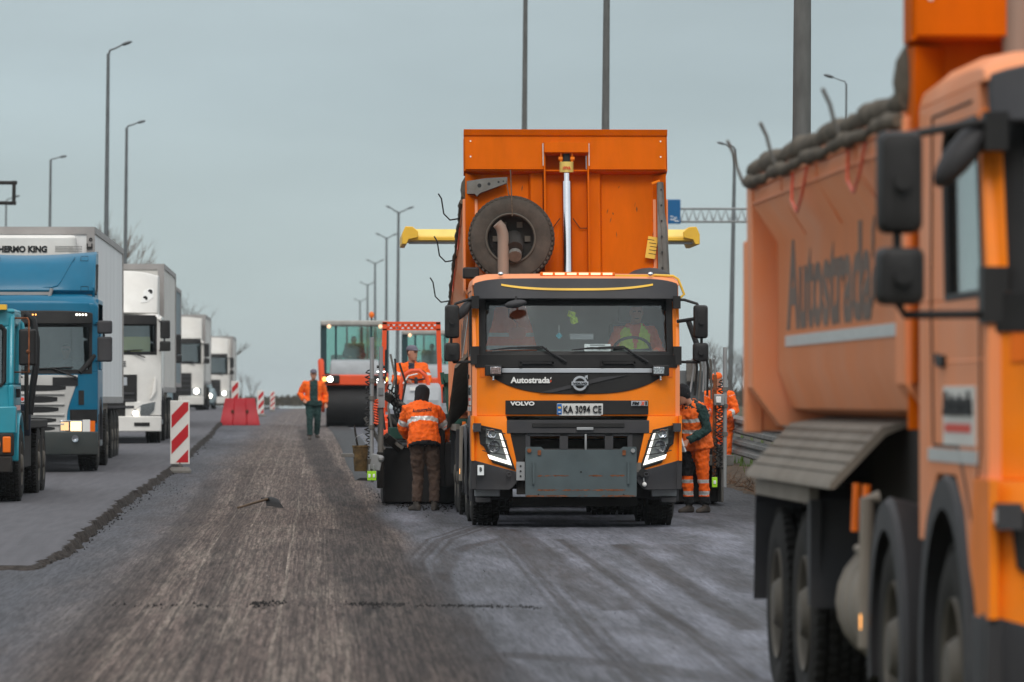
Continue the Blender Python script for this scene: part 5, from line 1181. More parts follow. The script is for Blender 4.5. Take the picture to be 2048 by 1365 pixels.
# ------------------------------------------------------------------ queue of lorries on the left
def tf(lean=.14, rnd=.30, p=4.5, zb=1.55):
    return lambda q, z: rnd*(abs(q)/1.25)**p+max(0, z-zb)*lean
def rbox(mb, x0, x1, y0, y1, z0, z1, r, m, n=4):
    """box with its corners rounded in plan"""
    pts = []
    for cx, cy, a0 in ((x1-r, y1-r, 0), (x0+r, y1-r, PI/2), (x0+r, y0+r, PI), (x1-r, y0+r, 1.5*PI)):
        for k in range(n+1): a = a0+PI/2*k/n; pts.append((cx+r*math.cos(a), cy+r*math.sin(a)))
    mb.loft([[(a, b, z) for a, b in pts] for z in (z0, z1)], m)
def box_trailer(parent_label, loc, w_, h, ln, matname, reefer=False, grp=None, name='box_trailer', base=1.13):
    t = thing(name, parent_label, 'trailer', loc, 0, grp)
    x = MB(); hw = w_/2
    x.bx(-hw+.02, hw-.02, .02, ln-.02, base+.08, h-.02, matname); x.build('box_body', t, 30)
    x = MB()
    for q in (-hw, hw-.14): x.bx(q, q+.14, -.012, .12, base, h, 'frame_grey')
    x.bx(-hw+.14, hw-.14, -.01, .1, h-.13, h, 'frame_grey'); x.bx(-hw, -hw+.01, .12, ln, h-.11, h+.002, 'frame_grey'); x.bx(hw-.012, hw+.004, .12, ln, h-.11, h+.002, 'frame_grey')
    x.bx(hw-.012, hw+.004, .12, ln, base, base+.10, 'frame_grey'); x.bx(-hw, hw, .12, ln, base-.02, base+.08, 'frame_grey'); x.bx(hw-.03, hw+.006, ln-.12, ln, base, h, 'frame_grey')
    x.build('corner_frame', t, 30)
    x = MB(); x.bx(-.5, .5, 1.0, ln, .75, base, 'chassis'); x.bx(hw-.15, hw-.1, ln*.35, ln*.6, .5, base, 'mudguard'); x.build('trailer_chassis', t, 30)
    for k in range(3):
        for s in (-1, 1): wheel(t, (s*(hw-.19), ln-4.6+1.31*k, .50), s > 0, .94)
    if reefer:
        x = MB(); rbox(x, -.98, .98, -.42, .0, h-.62, h-.16, .14, 'white'); x.bx(-.95, .95, -.38, 0, h-2.0, h-.62, 'black_plastic')
        u = x.build('cooling_unit', t, 40, bevel=.05, seg=3)
        x = MB(); cx = X_at(40, loc[1]-.4)-loc[0]; x.text('THERMO KING', (cx, -.425, h-.40), .93, .115, 'blackletter', '-y', .05, .01)
        x.build('unit_lettering', u, None); x = MB(); cx = X_at(137, loc[1]-.4)-loc[0]
        for i in range(22):
            for j in range(4): x.box((cx-.22+i*.021, -.424, h-.44+j*.028), (.009, .006, .018), 'blackletter', rot=(0, .3*(-1)**j, 0))
        x.build('intake_louvre', u, None)
        x = MB(); cx = X_at(179, loc[1])-loc[0]; x.box((cx, -.03, h-.36), (.1, .05, .03), 'black_plastic'); x.box((cx-.04, -.03, h-.33), (.02, .04, .08), 'black_plastic'); x.box((cx+.04, -.03, h-.33), (.02, .04, .08), 'black_plastic'); x.lathe([(0, .03), (-.03, .03), (-.03, .015)], 'black_plastic', (cx+.02, 0, h-.22), 'y', 12); x.build('connector', u, 30)
    return t
def cab_mirror(t, s, cx, zs, m='black_plastic', arm='black_plastic', y=.05):
    x = MB(); zt, zb_ = zs[0][0]+zs[0][1]/2, zs[-1][0]-zs[-1][1]/2
    x.tube([(s*1.22, .3, zt-.02), (s*(cx-.02), y+.06, zt-.05)], .022, arm, 6); x.tube([(s*1.22, .3, zb_+.02), (s*(cx-.02), y+.06, zb_+.06)], .022, arm, 6); x.tube([(s*(cx-.02), y+.05, zt-.05), (s*(cx-.02), y+.05, zb_+.06)], .02, m, 6)
    a = x.build('mirror_arm', t, 40)
    for z, h, w_ in zs:
        x = MB(); rbox(x, s*cx-w_/2, s*cx+w_/2, y-.06, y+.05, z-h/2, z+h/2, .05, m); x.build('mirror', a, 40, bevel=.03, seg=3)
def tractor(label, loc, P, grp=None):
    t = thing('lorry', label, 'lorry', loc, 0, grp); pm = P['paint']; f = tf(P.get('lean', .14), P.get('rnd', .30)); HT = P['roof']; ws0, ws1 = P['ws']; hw = 1.245; dp = P.get('depth', 2.2)
    x = MB()
    for s in (-1, 1):
        a, b = sorted((s*hw, s*(hw-.05)))
        x.prism([(.30, .95), (.30, ws0+.05), (dp, ws0+.05), (dp, .95), (1.98, .95), (1.9, 1.2), (1.45, 1.25), (.95, 1.2), (.8, .95)], 'x', a, b, pm)
        x.prism([(1.42, ws0+.05), (1.5, ws1-.05), (dp, ws1-.05), (dp, ws0+.05)], 'x', a, b, pm); x.prism([(.30, ws0+.05), (.42, ws1-.05), (.58, ws1-.05), (.50, ws0+.3), (.48, ws0+.05)], 'x', a, b, pm)
        x.prism([(.42, ws1-.05), (.50, HT-.08), (dp, HT-.08), (dp, ws1-.05)], 'x', a, b, pm)
    rg = []
    for y, dz in ((.32, -.16), (.40, -.06), (.6, 0), (1.6, .02), (dp, 0)):
        rg.append([(-hw, y, ws1-.02), (-hw, y, HT-.16+dz*.3), (-1.17, y, HT-.04+dz*.7), (-1.0, y, HT+dz), (0, y, HT+.02+dz), (1.0, y, HT+dz), (1.17, y, HT-.04+dz*.7), (hw, y, HT-.16+dz*.3), (hw, y, ws1-.02)])
    x.loft(rg, pm); x.bx(-1.2, 1.2, dp-.05, dp, .9, HT-.1, pm)
    panelTB(x, -hw, hw, HT-.14, ws1-.02, 0, .1, pm, 30, 3, f)
    panelTB(x, -hw, hw, ws0+.02, P.get('front_bot', .62), 0, .1, pm, 30, 4, f)
    for s in (-1, 1): panelTB(x, s*1.13, s*hw, ws1, ws0, -.0, .12, pm, 4, 6, f)
    x.build('cab', t, 40, bevel=.02)
    x = MB(); panelTB(x, -1.14, 1.14, ws1, ws0, .015, .006, P.get('glass', 'dark_glass'), 30, 6, f); g = x.build('windscreen', t, 60)
    x = MB(); panelTB(x, -1.15, 1.15, ws0+.05, ws0-.02, -.008, .02, 'black_plastic', 30, 1, f); panelTB(x, -1.15, 1.15, ws1+.02, ws1-.05, -.008, .02, 'black_plastic', 30, 1, f)
    for s in (-1, 1): panelTB(x, s*1.10, s*1.15, ws1, ws0, -.008, .02, 'black_plastic', 3, 6, f)
    x.build('windscreen_seal', g, 40)
    x = MB()
    for o_ in (-.75, .15): x.tube([(o_, f(o_, ws0)-.03, ws0+.06), (o_+.7, f(o_, ws0)-.03, ws0+.09)], .012, 'blackletter', 5); x.tube([(o_+.35, f(0, ws0)-.03, ws0+.07), (o_+.75, f(0, ws0)-.03, ws0-.08)], .015, 'blackletter', 5)
    x.build('wipers', t, 40)
    x = MB(); x.bx(-1.15, 1.15, .45, .9, ws0-.5, ws0+.02, 'interior'); x.bx(-1.17, 1.17, dp-.12, dp-.06, ws0-.5, HT-.2, 'interior'); x.bx(-1.17, 1.17, .4, dp-.1, ws0-.55, ws0-.5, 'interior')
    for q in (-.65, .65): x.box((q, 1.5, ws0+.1), (.5, .15, .8), 'interior')
    x.build('cab_lining', t, 30)
    for s in (-1, 1):
        x = MB(); x.prism([(.46, ws0+.06), (.56, ws1-.06), (1.48, ws1-.06), (1.42, ws0+.06)], 'x', s*1.21, s*1.216, 'side_glass'); x.build('side_window', t, None)
        x = MB(); rr_ = []
        for i in range(13):
            a = lerp(0, PI, i/12); rr_.append([(q, 1.40+r_*math.cos(a), .52+r_*math.sin(a)) for q, r_ in ((s*.9, .62), (s*1.23, .62), (s*1.25, .64), (s*1.25, .70), (s*1.2, .72), (s*.9, .66))])
        x.loft(rr_, 'grey_plastic'); x.build('wheel_arch', t, 50)
        wheel(t, (s*1.04, 1.40, .52), s > 0, .98); wheel(t, (s*1.04, 5.0, .52), s > 0, .98); 
        if P.get('tag'): wheel(t, (s*1.04, 3.75, .52), s > 0, .98)
    x = MB(); x.bx(-.45, .45, .4, 6.0, .6, 1.0, 'chassis'); x.bx(.75, 1.2, 2.3, 3.2, .4, 1.0, 'machine_grey'); x.bx(-1.2, -.75, 2.3, 3.2, .4, 1.0, 'machine_grey'); x.build('chassis', t, 30, bevel=.02)
    P['front'](t, f, ws0, ws1, HT)
    return t
# --- the blue lorry
def scania_front(t, f, ws0, ws1, HT):
    x = MB(); fo = lambda q, z: f(q, z)-.02
    wdt = lambda z: .80+.22*max(0, min(1, (z-1.0)/.6))**2
    for z0, z1 in ((.62, 1.62),):
        rings = []
        n = 16
        for i in range(n+1):
            z = lerp(z0, z1, i/n); w_ = .74+.18*sst((z-.9)/.75); rings.append([(lerp(-w_, w_, k/12), fo(lerp(-w_, w_, k/12), z), z) for k in range(13)]+[(lerp(w_, -w_, k/12), fo(lerp(w_, -w_, k/12), z)+.05, z) for k in range(13)])
        x.loft(rings, 'grille')
    g = x.build('grille', t, 40, bevel=.01)
    for z, h, w_ in ((1.40, .10, .72), (1.21, .11, .58), (1.04, .10, .60), (.86, .09, .56), (.72, .08, .54)):
        x = MB(); panelTB(x, -w_, w_, lambda q, z=z, h=h, w_=w_: z+h/2-.02*(abs(q)/w_)**4, lambda q, z=z, h=h, w_=w_: z-h/2+.03*(abs(q)/w_)**4, -.028, .012, 'blackletter', 12, 1, f); x.build('grille_slot', g, 40)
    for s in (-1, 1):
        x = MB(); panelTB(x, s*.50, s*.92, lambda q: 1.58, lambda q: 1.44+.0*q, -.032, .012, 'blackletter', 8, 1, f); x.build('grille_slot', g, 40)
    for z in (1.30, 1.125, .95, .79):
        x = MB(); panelTB(x, -.70, .70, z+.022, z-.012, -.055, .03, 'grille', 12, 1, f); x.build('grille_bar', g, 40, bevel=.008)
    x = MB(); x.lathe([(-.07, .055), (-.085, .05), (-.085, .001)], 'silver', (0, 0, 1.215), 'y', 16); x.lathe([(-.086, .03), (-.09, .001)], 'redletter', (0, 0, 1.215), 'y', 12); x.build('emblem', g, 40)
    x = MB(); panelTB(x, -1.235, 1.235, 1.04, .82, .0, .05, 'black_plastic', 30, 1, lambda q, z: f(q, z)-(.025 if abs(q) > .78 else -.03)); x.build('light_band', t, 40)
    x = MB(); panelTB(x, -1.25, 1.25, .67, .28, -.05, .10, 'machine_grey2', 30, 2, lambda q, z: f(q, z)-.03+max(0, .45-z)*.4); b = x.build('bumper', t, 40, bevel=.02)
    for s in (-1, 1):
        x = MB(); panelTB(x, s*.62, s*1.0, .86, .66, -.045, .03, 'lampglass', 8, 1, f); h = x.build('headlight', t, 40, bevel=.01)
        x = MB(); panelTB(x, s*.80, s*.98, .84, .68, -.052, .01, 'warm_on', 6, 1, f); x.build('lamp_bulb', h, 40)
        x = MB(); panelTB(x, s*.64, s*.77, .83, .69, -.052, .01, 'amber_on2', 6, 1, f); x.build('lamp_bulb', h, 40)
        x = MB(); panelTB(x, s*1.0, s*1.12, .87, .66, -.043, .03, 'lettering', 4, 1, f); panelTB(x, s*1.12, s*1.2, .85, .67, -.043, .03, 'amber', 3, 1, f); x.build('side_lamp', t, 40)
        x = MB(); x.lathe([(0, .065), (-.02, .06), (-.02, .045), (-.005, .001)], 'lampglass', (s*.88, f(.88, .55)-.085, .55), 'y', 14); x.build('fog_lamp', b, 40)
        x = MB(); panelTB(x, s*.93, s*1.02, 1.36, 1.12, -.012, .02, 'black_plastic', 3, 3, f); x.build('air_slot', t, 40)
    # dark visor with marker lamps
    x = MB(); panelTB(x, -1.16, 1.16, lambda q: 2.70-.03*(abs(q)/1.1)**6, 2.47, -.16, .05, 'black_plastic', 30, 2, f); v = x.build('sun_visor', t, 40, bevel=.02)
    x = MB()
    for cx, m in ((-.27, 'amber_on'), (.07, 'amber_on'), (.90, 'head_on'), (-1.0, 'head_on')):
        for k in range(4): q = cx+k*.05; x.sphere((q, f(q, 2.6)-.165, 2.63), .014, m, 6)
    x.build('marker_lamps', v, None)
    # roof deflector
    x = MB(); rings = []
    for i, (y, z) in enumerate(((.62, 2.98), (.55, 3.05), (.62, 3.2), (.85, 3.5), (1.05, 3.66), (1.3, 3.73), (2.1, 3.74))):
        w_ = 1.17-.0*i; zc = z
        rings.append([(lerp(-w_, w_, k/16), y+.28*abs(lerp(-1, 1, k/16))**5+.0, zc-.07*(1-abs(lerp(-1, 1, k/16))**2)*(1 if i > 3 else 0)+.0) for k in range(17)])
    x.add([p for r in rings for p in r], [(i*17+k, i*17+k+1, (i+1)*17+k+1, (i+1)*17+k) for i in range(6) for k in range(16)], 'blue')
    for s in (-1, 1): x.prism([(.85, 2.94), (.80, 3.1), (1.1, 3.5), (1.35, 3.68), (2.1, 3.72), (2.1, 2.94)], 'x', s*1.12, s*1.17, 'blue')
    x.build('roof_deflector', t, 45, bevel=.01)
    def dz_(q, z): return float(np.interp(z, [2.98, 3.05, 3.2, 3.5, 3.66], [.62, .55, .62, .85, 1.05]))+.28*abs(q/1.17)**5-.004
    x = MB(); cr = [(-1.0, 3.10), (.45, 3.10), (.55, 3.13), (.60, 3.20), (.75, 3.50), (.82, 3.62)]; x.tube([(q, dz_(q, z), z) for q, z in cr], .012, 'blue', 6)
    for q, z in ((1.0, 3.08), (.98, 3.60), (-.5, 3.58)):
        pp = [(q-.06, z-.04), (q+.06, z-.04), (q+.06, z+.04), (q-.06, z+.04), (q-.06, z-.04)]; x.tube([(a, dz_(a, b_)-.003, b_) for a, b_ in pp], .004, 'blackletter', 4)
    x.build('fairing_crease', t, 50)
    x = MB(); x.tube([(1.19, .75, 2.98), (1.20, .9, 3.1), (1.19, 1.3, 3.5)], .02, 'black_plastic', 5); x.build('fairing_seal', t, 50)
    x = MB(); x.bx(-.9, .5, .68, .9, 2.95, 3.05, 'black_plastic'); x.bx(-.9, .45, .5, .6, 2.97, 3.02, 'frame_grey'); x.cyl((.42, .5, 2.94), (.46, .5, 3.08), .03, 'frame_grey', 8); x.build('roof_carrier', t, 30)
    cab_mirror(t, 1, 1.37, ((2.42, .22, .25), (2.05, .42, .25)), 'grey_plastic', 'blue'); cab_mirror(t, -1, 1.37, ((2.42, .22, .25), (2.05, .42, .25)), 'grey_plastic', 'blue')
    x = MB(); x.tube([(.95, f(.95, 1.7)-.02, 1.66), (1.08, f(1.1, 1.7)-.02, 1.8), (1.18, .3, 1.95)], .04, 'black_plastic', 8); x.build('corner_handle', t, 40)
def sst(t): t = max(0, min(1, t)); return t*t*(3-2*t)
M['machine_grey2'] = mat('bumper grey green', (.045, .055, .055), .6, var=.1, dirt=.2)
M['amber_on2'] = emis('dim warm lamp', (1, .62, .3), .55)
LZ = lambda Y: gz(Y)+RAISE
SY = 86.0; SX = X_at(195, SY)-1.25
tractor('blue lorry with pale grille and lit orange lamps above the windscreen', (SX, SY, LZ(SY+1.4)), dict(paint='blue', roof=2.98, ws=(1.66, 2.48), front=scania_front, glass='dark_glass', lean=.12), 'lorries queuing in the left lane')
Yt = 88.9; box_trailer('tall white refrigerated trailer behind the blue lorry', (X_at(189, Yt)-1.28, Yt, LZ(Yt+3)-.02), 2.56, 4.17, 13.0, 'trailer', True, 'trailers in the lorry queue')
sc, JS, TS = person('driver in pale shirt behind the windscreen of the blue lorry', (SX+.66, SY+1.3, LZ(SY)+.42), 0, dict(pelvis=(0, 0, .95), waist=(0, -.0, 1.12), kneeL=(-.15, -.42, .92), kneeR=(.15, -.42, .92), ankL=(-.15, -.45, .62), ankR=(.15, -.45, .62), toeL=(-.15, -.6, .57), toeR=(.15, -.6, .57), elL=(-.29, -.12, 1.18), elR=(.29, -.12, 1.18), wrL=(-.18, -.40, 1.22), wrR=(.2, -.40, 1.24)), 'machine_pale', 'navy', None, dict(voxel=.02))
# --- white lorry with roof spot lamps
def daf_front(t, f, ws0, ws1, HT):
    x = MB(); panelTB(x, -.72, .72, lambda q: 1.52, lambda q: .52+.12*(abs(q)/.72)**4, -.02, .03, 'black_plastic', 20, 3, f); g = x.build('grille', t, 40)
    x = MB(); panelTB(x, -.5, .5, 1.46, 1.28, -.035, .02, 'silver', 10, 1, f); x.build('badge_bar', g, 40)
    for z in (1.1, .95, .8): x = MB(); panelTB(x, -.66, .66, z+.03, z-.02, -.05, .03, 'grey_plastic', 10, 1, f); x.build('grille_bar', g, 40)
    x = MB()
    for s in (-1, 1): panelTB(x, s*.46, s*.80, lambda q: .62+(1.50-.62)*max(0, min(1, (abs(q)-.46)/.34))*.0+.30, lambda q: .30, -.03, .05, 'white', 8, 1, f)
    panelTB(x, -1.25, 1.25, .60, .26, -.06, .12, 'white', 30, 2, f); x.build('bumper', t, 40, bevel=.02)
    for s in (-1, 1):
        x = MB(); p = [(s*.60, .60), (s*.66, .74), (s*.84, .86), (s*1.12, .92), (s*1.10, .74), (s*.98, .60)]; polypanel(x, p if s > 0 else p[::-1], -.04, .04, 'lampglass', f); h = x.build('headlight', t, 30)
        x = MB(); x.lathe([(0, .055), (-.012, .04), (-.012, .001)], 'head_on', (s*.69, f(.69, .66)-.06, .665), 'y', 12); x.build('lamp_bulb', h, 30)
        x = MB(); panelTB(x, s*.66, s*1.0, .46, .38, -.075, .03, 'black_plastic', 6, 1, f); x.build('fog_lamp', t, 30)
        x = MB(); p = [(s*.78, 3.12), (s*.84, 3.38), (s*.98, 3.46), (s*1.06, 3.42), (s*1.05, 3.24), (s*.92, 3.14)]; fd = lambda q, z: .34+.25*(abs(q)/1.1)**4+max(0, z-2.9)*.55
        polypanel(x, p if s > 0 else p[::-1], -.02, .04, 'lettering', fd)
        for cx, cz in ((.88, 3.22), (.985, 3.37)): x.lathe([(0, .055), (-.01, .05), (0, .001)], 'black_plastic', (s*cx, fd(cx, cz)-.025, cz), 'y', 12)
        x.build('roof_lamp', t, 30)
        x = MB(); x.tube([(s*1.12, f(1.12, 1.4)-.03, 1.45), (s*1.10, f(1.1, 1.2)-.05, 1.15), (s*1.02, f(1, .95)-.03, .98)], [.03, .06, .02], 'white', 8); x.build('air_deflector', t, 50)
    x = MB(); fd = lambda q, z: .34+.25*(abs(q)/1.1)**4+max(0, z-2.9)*.55
    panelTB(x, -1.15, 1.15, lambda q: 3.84-.12*(abs(q)/1.15)**4, 2.88, 0, .3, 'white', 30, 6, fd); x.bx(-1.15, 1.15, 1.2, 2.2, 2.8, 3.75, 'white'); x.build('roof_deflector', t, 40, bevel=.03)
    x = MB(); panelTB(x, -1.13, 1.13, lambda q: 2.86-.02*abs(q), lambda q: 2.62+.06*(1-(abs(q)/1.13)**2)*0, -.10, .05, 'black_plastic', 30, 2, f); x.build('sun_visor', t, 40, bevel=.02)
    x = MB(); panelTB(x, -1.0, 1.0, ws0+.38, ws0+.04, .12, .02, 'lime', 16, 1, f); s_ = x.build('dash_cover', t, 40)
    s_.data.materials[0] = M['cream_yellow']
    x = MB(); x.text('E', (.40, f(.4, 1.72)-.01, 1.72), .08, .11, 'blackletter', '-y', .02, .01); x.text('C', (.25, f(.25, 1.72)-.01, 1.72), .08, .11, 'blackletter', '-y', .02, .01); bpy.data.objects.remove(x.build('t')) ; x = MB(); x.text('E', (.43, f(.43, 1.72)-.012, 1.76), .09, .12, 'grey_plastic', '-y', .02, .01); x.build('lettering', t, None)
    cab_mirror(t, 1, 1.34, ((2.52, .40, .22), (2.15, .22, .24))); cab_mirror(t, -1, 1.34, ((2.52, .40, .22), (2.15, .22, .24)))
DY = 113.5; DX = X_at(322, DY)-1.25
tractor('white lorry with two dark spot lamps high on its roof fairing', (DX, DY, LZ(DY+1.4)), dict(paint='white', roof=2.9, ws=(1.98, 2.78), front=daf_front, glass='dark_glass', lean=.1), 'lorries queuing in the left lane')
Yt = 116.2; box_trailer('white box trailer behind the lorry with roof spot lamps', (X_at(328, Yt)-1.28, Yt, LZ(Yt+3)), 2.56, 4.02, 9.5, 'white_far', False, 'trailers in the lorry queue')
# --- farther lorries
def far_front(gm='black_plastic', bump='white', on=True, card=False, tall=3.9):
    def fr(t, f, ws0, ws1, HT):
        x = MB(); panelTB(x, -.75, .75, 1.55, .62, -.02, .03, gm, 12, 2, f); g = x.build('grille', t, 40)
        for z in (1.42, 1.22, 1.02, .84): x = MB(); panelTB(x, -.7, .7, z+.035, z-.03, -.045, .03, 'white_far' if gm != 'black_plastic' else 'grey_plastic', 8, 1, f); x.build('grille_bar', g, 40)
        x = MB(); panelTB(x, -1.25, 1.25, .60, .24, -.05, .1, bump, 20, 1, f); x.build('bumper', t, 40, bevel=.02)
        for s in (-1, 1):
            x = MB(); panelTB(x, s*.78, s*1.15, .92, .66, -.03, .03, 'lampglass', 6, 1, f); h = x.build('headlight', t, 40)
            if on: x = MB(); x.sphere((s*.95, f(.95, .8)-.03, .80), .11, 'head_on', 10); x.build('lamp_bulb', h)
        fd = lambda q, z: .34+.25*(abs(q)/1.1)**4+max(0, z-2.9)*.5
        x = MB(); panelTB(x, -1.15, 1.15, lambda q: tall-.1*(abs(q)/1.15)**4, HT-.05, 0, .3, 'white_far', 20, 5, fd); x.bx(-1.15, 1.15, 1.2, 2.2, HT-.1, tall-.05, 'white_far'); x.build('roof_deflector', t, 40)
        x = MB(); panelTB(x, -1.13, 1.13, ws1+.14, ws1-.06, -.10, .05, 'black_plastic', 20, 1, f); x.build('sun_visor', t, 40)
        cab_mirror(t, 1, 1.38, ((ws1-.35, .55, .22), (ws0+.1, .22, .24))); cab_mirror(t, -1, 1.38, ((ws1-.35, .55, .22), (ws0+.1, .22, .24)))
    return fr
G1 = 'lorries queuing in the left lane'; G2 = 'trailers in the lorry queue'
Y = 141.0; X3 = X_at(345, Y)-1.25
M['curtain'] = mat('blue grey curtain side', (.20, .27, .30), .5, var=.2, dirt=.4, stretch=(1, 4, .2))
def dark_front(t, f, ws0, ws1, HT):
    far_front('black_plastic', 'machine_grey', True, tall=3.7)(t, f, ws0, ws1, HT)
tractor('grey-blue lorry with a large dark mirror, mostly hidden behind the white one', (X3, Y, LZ(Y)), dict(paint='curtain', roof=2.9, ws=(1.8, 2.65), front=dark_front), G1)
box_trailer('grey curtain-sided trailer with dark upright corner posts', (X_at(345, Y+3)-1.28, Y+3, LZ(Y+4)), 2.56, 4.0, 9, 'curtain', False, G2)
Y = 213; X4 = X_at(407, Y)-1.25
tractor('white lorry with striped grille, second farthest in the queue', (X4, Y, LZ(Y)), dict(paint='white_far', roof=2.95, ws=(1.95, 2.85), front=far_front('black_plastic', 'white_far')), G1)
box_trailer('white trailer of the second farthest lorry', (X_at(411, Y+3)-1.28, Y+3, LZ(Y)), 2.56, 4.03, 11, 'white_far', False, G2)
Y = 284; X5 = X_at(459, Y)-1.25
tractor('white lorry with lit lamps, farthest in the queue', (X5, Y, LZ(Y)), dict(paint='white_far', roof=2.95, ws=(1.85, 2.85), front=far_front('black_plastic', 'white_far')), G1)
box_trailer('white trailer of the farthest lorry', (X_at(466, Y+3)-1.28, Y+3, LZ(Y)), 2.56, 4.0, 11, 'white_far', False, G2)
# small car between the far lorries
Y = 236; cxx = X_at(393, Y)
car = thing('car', 'small blue-grey car with lit headlamps among the far lorries', 'car', (cxx, Y, LZ(Y)))
x = MB(); x.loft([[(-.8, y, zb), (.8, y, zb), (.86, y, lerp(zb, zt, .6)), (.74, y, zt), (-.74, y, zt), (-.86, y, lerp(zb, zt, .6))] for y, zb, zt in ((0, .3, .62), (.12, .22, .74), (1.0, .2, .92), (3.9, .2, .98), (4.2, .3, .8))], 'curtain')
x.loft([[(-.68, y0_, .9), (.68, y0_, .9), (.56, y1_, z_), (-.56, y1_, z_)] for y0_, y1_, z_ in ((1.0, 1.02, .93), (1.5, 1.6, 1.40), (3.0, 2.9, 1.42), (3.7, 3.7, .95))], 'dark_glass'); x.build('car_body', car, 40, bevel=.03)
for s in (-1, 1):
    x = MB(); x.sphere((s*.62, .03, .62), .10, 'head_on', 10); x.build('headlight', car)
    for yy in (.8, 3.3): wheel(car, (s*.74, yy, .31), s > 0, .58)
# --- the old teal lorry at the left border
OY = 69.9; OX = X_at(35, OY)-1.17
ot = thing('lorry', 'old teal lorry with exposed dark mirrors at the left border of the photo', 'lorry', (OX, OY, LZ(OY)), 0, 'lorries queuing in the left lane')
def ol(px, py, y=0): p = pt(px, py, OY+y); return (p.x-OX, y, p.z-LZ(OY))
x = MB(); a = ol(12, 780, .5); e_ = ol(50, 640, 1.8)
ws_r = ol(13, 700, .3)[0]; cr_ = ol(30, 700, .9)[0]
zt = ol(10, 622, .4)[2]
for s in (-1, 1): x.prism([(.35, 1.0), (.30, 1.45), (.48, zt-.1), (.6, zt), (2.0, zt), (2.05, zt-.1), (2.05, 1.0)] if s < 0 else [(.35, 1.0), (.30, 1.62), (2.05, 1.62), (2.05, 1.0)], 'x', s*1.02, s*1.10, 'teal')
x.prism([(.30, 1.62), (.48, zt-.1), (.6, zt), (.75, zt), (.62, zt-.22), (.5, 1.62)], 'x', 1.02, 1.10, 'teal'); x.prism([(1.5, 1.62), (1.5, zt-.2), (.66, zt-.2), (.66, zt), (2.0, zt), (2.05, zt-.1), (2.05, 1.62)], 'x', 1.02, 1.10, 'teal')
fo = lambda q, z: .12*(abs(q)/1.1)**4+.25+max(0, z-1.5)*.16
panelTB(x, -1.1, 1.1, 1.62, .95, 0, .1, 'teal', 20, 2, fo); panelTB(x, -1.1, 1.1, zt+.02, zt-.22, 0, .1, 'teal', 20, 2, fo)
for s in (-1, 1): panelTB(x, s*.96, s*1.1, zt-.2, 1.6, 0, .1, 'teal', 3, 3, fo)
x.bx(-1.1, 1.1, .5, 2.0, zt-.03, zt+.03, 'teal'); x.bx(-1.1, 1.1, 2.0, 2.06, .9, zt, 'teal'); x.build('cab', ot, 40, bevel=.03, seg=3)
x = MB(); panelTB(x, -.97, .97, zt-.2, 1.6, .03, .01, 'dark_glass', 16, 3, fo); g = x.build('windscreen', ot, 50)
x = MB(); pts = [(q, fo(q, z)-.01, z) for q, z in ((-.97, 1.61), (0, 1.61), (.93, 1.61), (.97, 1.66), (.97, zt-.26), (.93, zt-.21), (0, zt-.2), (-.97, zt-.21), (-.97, 1.61))]; x.tube(pts, .028, 'blackletter', 6); x.build('windscreen_seal', g, 40)
x = MB(); x.box((.90, .40, zt+.05), (.2, .2, .07), 'yellow'); x.build('roof_lamp', ot, 30)
for s in (-1, 1):
    x = MB(); x.prism([(.66, zt-.24), (1.44, zt-.24), (1.44, 1.66), (.52, 1.66)], 'x', s*1.06, s*1.065, 'side_glass'); x.build('side_window', ot, None)
    x = MB(); rg = []
    for i in range(13):
        a = lerp(-.05, PI*.95, i/12); rg.append([(q, .95-r_*math.cos(a), .60+r_*math.sin(a)*.92) for q, r_ in ((s*.70, .68), (s*1.10, .68), (s*1.17, .70), (s*1.17, .64), (s*1.10, .61), (s*.70, .61))])
    x.loft(rg, 'teal'); x.bx(s*.68, s*1.15, -.02, .30, .95, 1.32, 'teal'); x.build('fender', ot, 50, bevel=.02)
    x = MB(); x.bx(s*.60, s*1.12, -.08, .12, .64, .96, 'chassis'); h = x.build('lamp_housing', ot, 30, bevel=.03)
    x = MB(); x.box((s*1.03, -.09, .80), (.11, .03, .22), 'amber'); x.build('turn_signal', h, 30, bevel=.02)
    x = MB(); x.lathe([(-.09, .11), (-.11, .09), (-.11, .001)], 'lampglass', (s*.84, 0, .80), 'y', 16); x.build('headlight', h, 40)
    wheel(ot, (s*1.0, 1.1, .53), s > 0); wheel(ot, (s*1.02, 5.0, .53), s > 0); wheel(ot, (s*1.02, 6.3, .53), s > 0)
    mp_ = ol(55, 695, .4) if s > 0 else (-ol(55, 695, .4)[0], .4, ol(55, 695, .4)[2])
    x = MB(); mx_, my_, mz_ = mp_; x.tube([(s*1.08, .6, mz_+.40), (mx_, my_, mz_+.40), (mx_+s*.02, my_-.02, mz_+.36), (mx_+s*.02, my_-.02, mz_-.34), (s*1.1, .6, mz_-.34)], .013, 'rust', 6); x.sphere((mx_+s*.01, my_-.02, mz_-.06), .03, 'rust', 8); ma = x.build('mirror_arm', ot, 40)
    x = MB(); rbox(x, mx_-.12, mx_+.12, my_-.02, my_+.08, mz_-.25, mz_+.25, .045, 'black_plastic'); x.build('mirror', ma, 40, bevel=.03, seg=3)
x = MB()
p0 = ol(70, 645, 2.2); x.tube([ol(50, 628, 2.1), ol(66, 640, 2.1), ol(73, 680, 2.1), ol(72, 730, 2.1), ol(66, 770, 2.1), ol(60, 830, 2.1)], [.045, .05, .05, .05, .05, .045], 'blackletter', 10); x.build('intake_hose', ot, 50)
x = MB(); x.tube([ol(53, 690, 1.9), ol(53, 860, 1.9)], .03, 'chassis', 8); x.tube([ol(34, 640, 2.0), ol(44, 648, 2.0), ol(49, 690, 2.0)], .03, 'teal', 8); x.build('exhaust_stack', ot, 50)
x = MB(); a = ol(30, 772, .9)
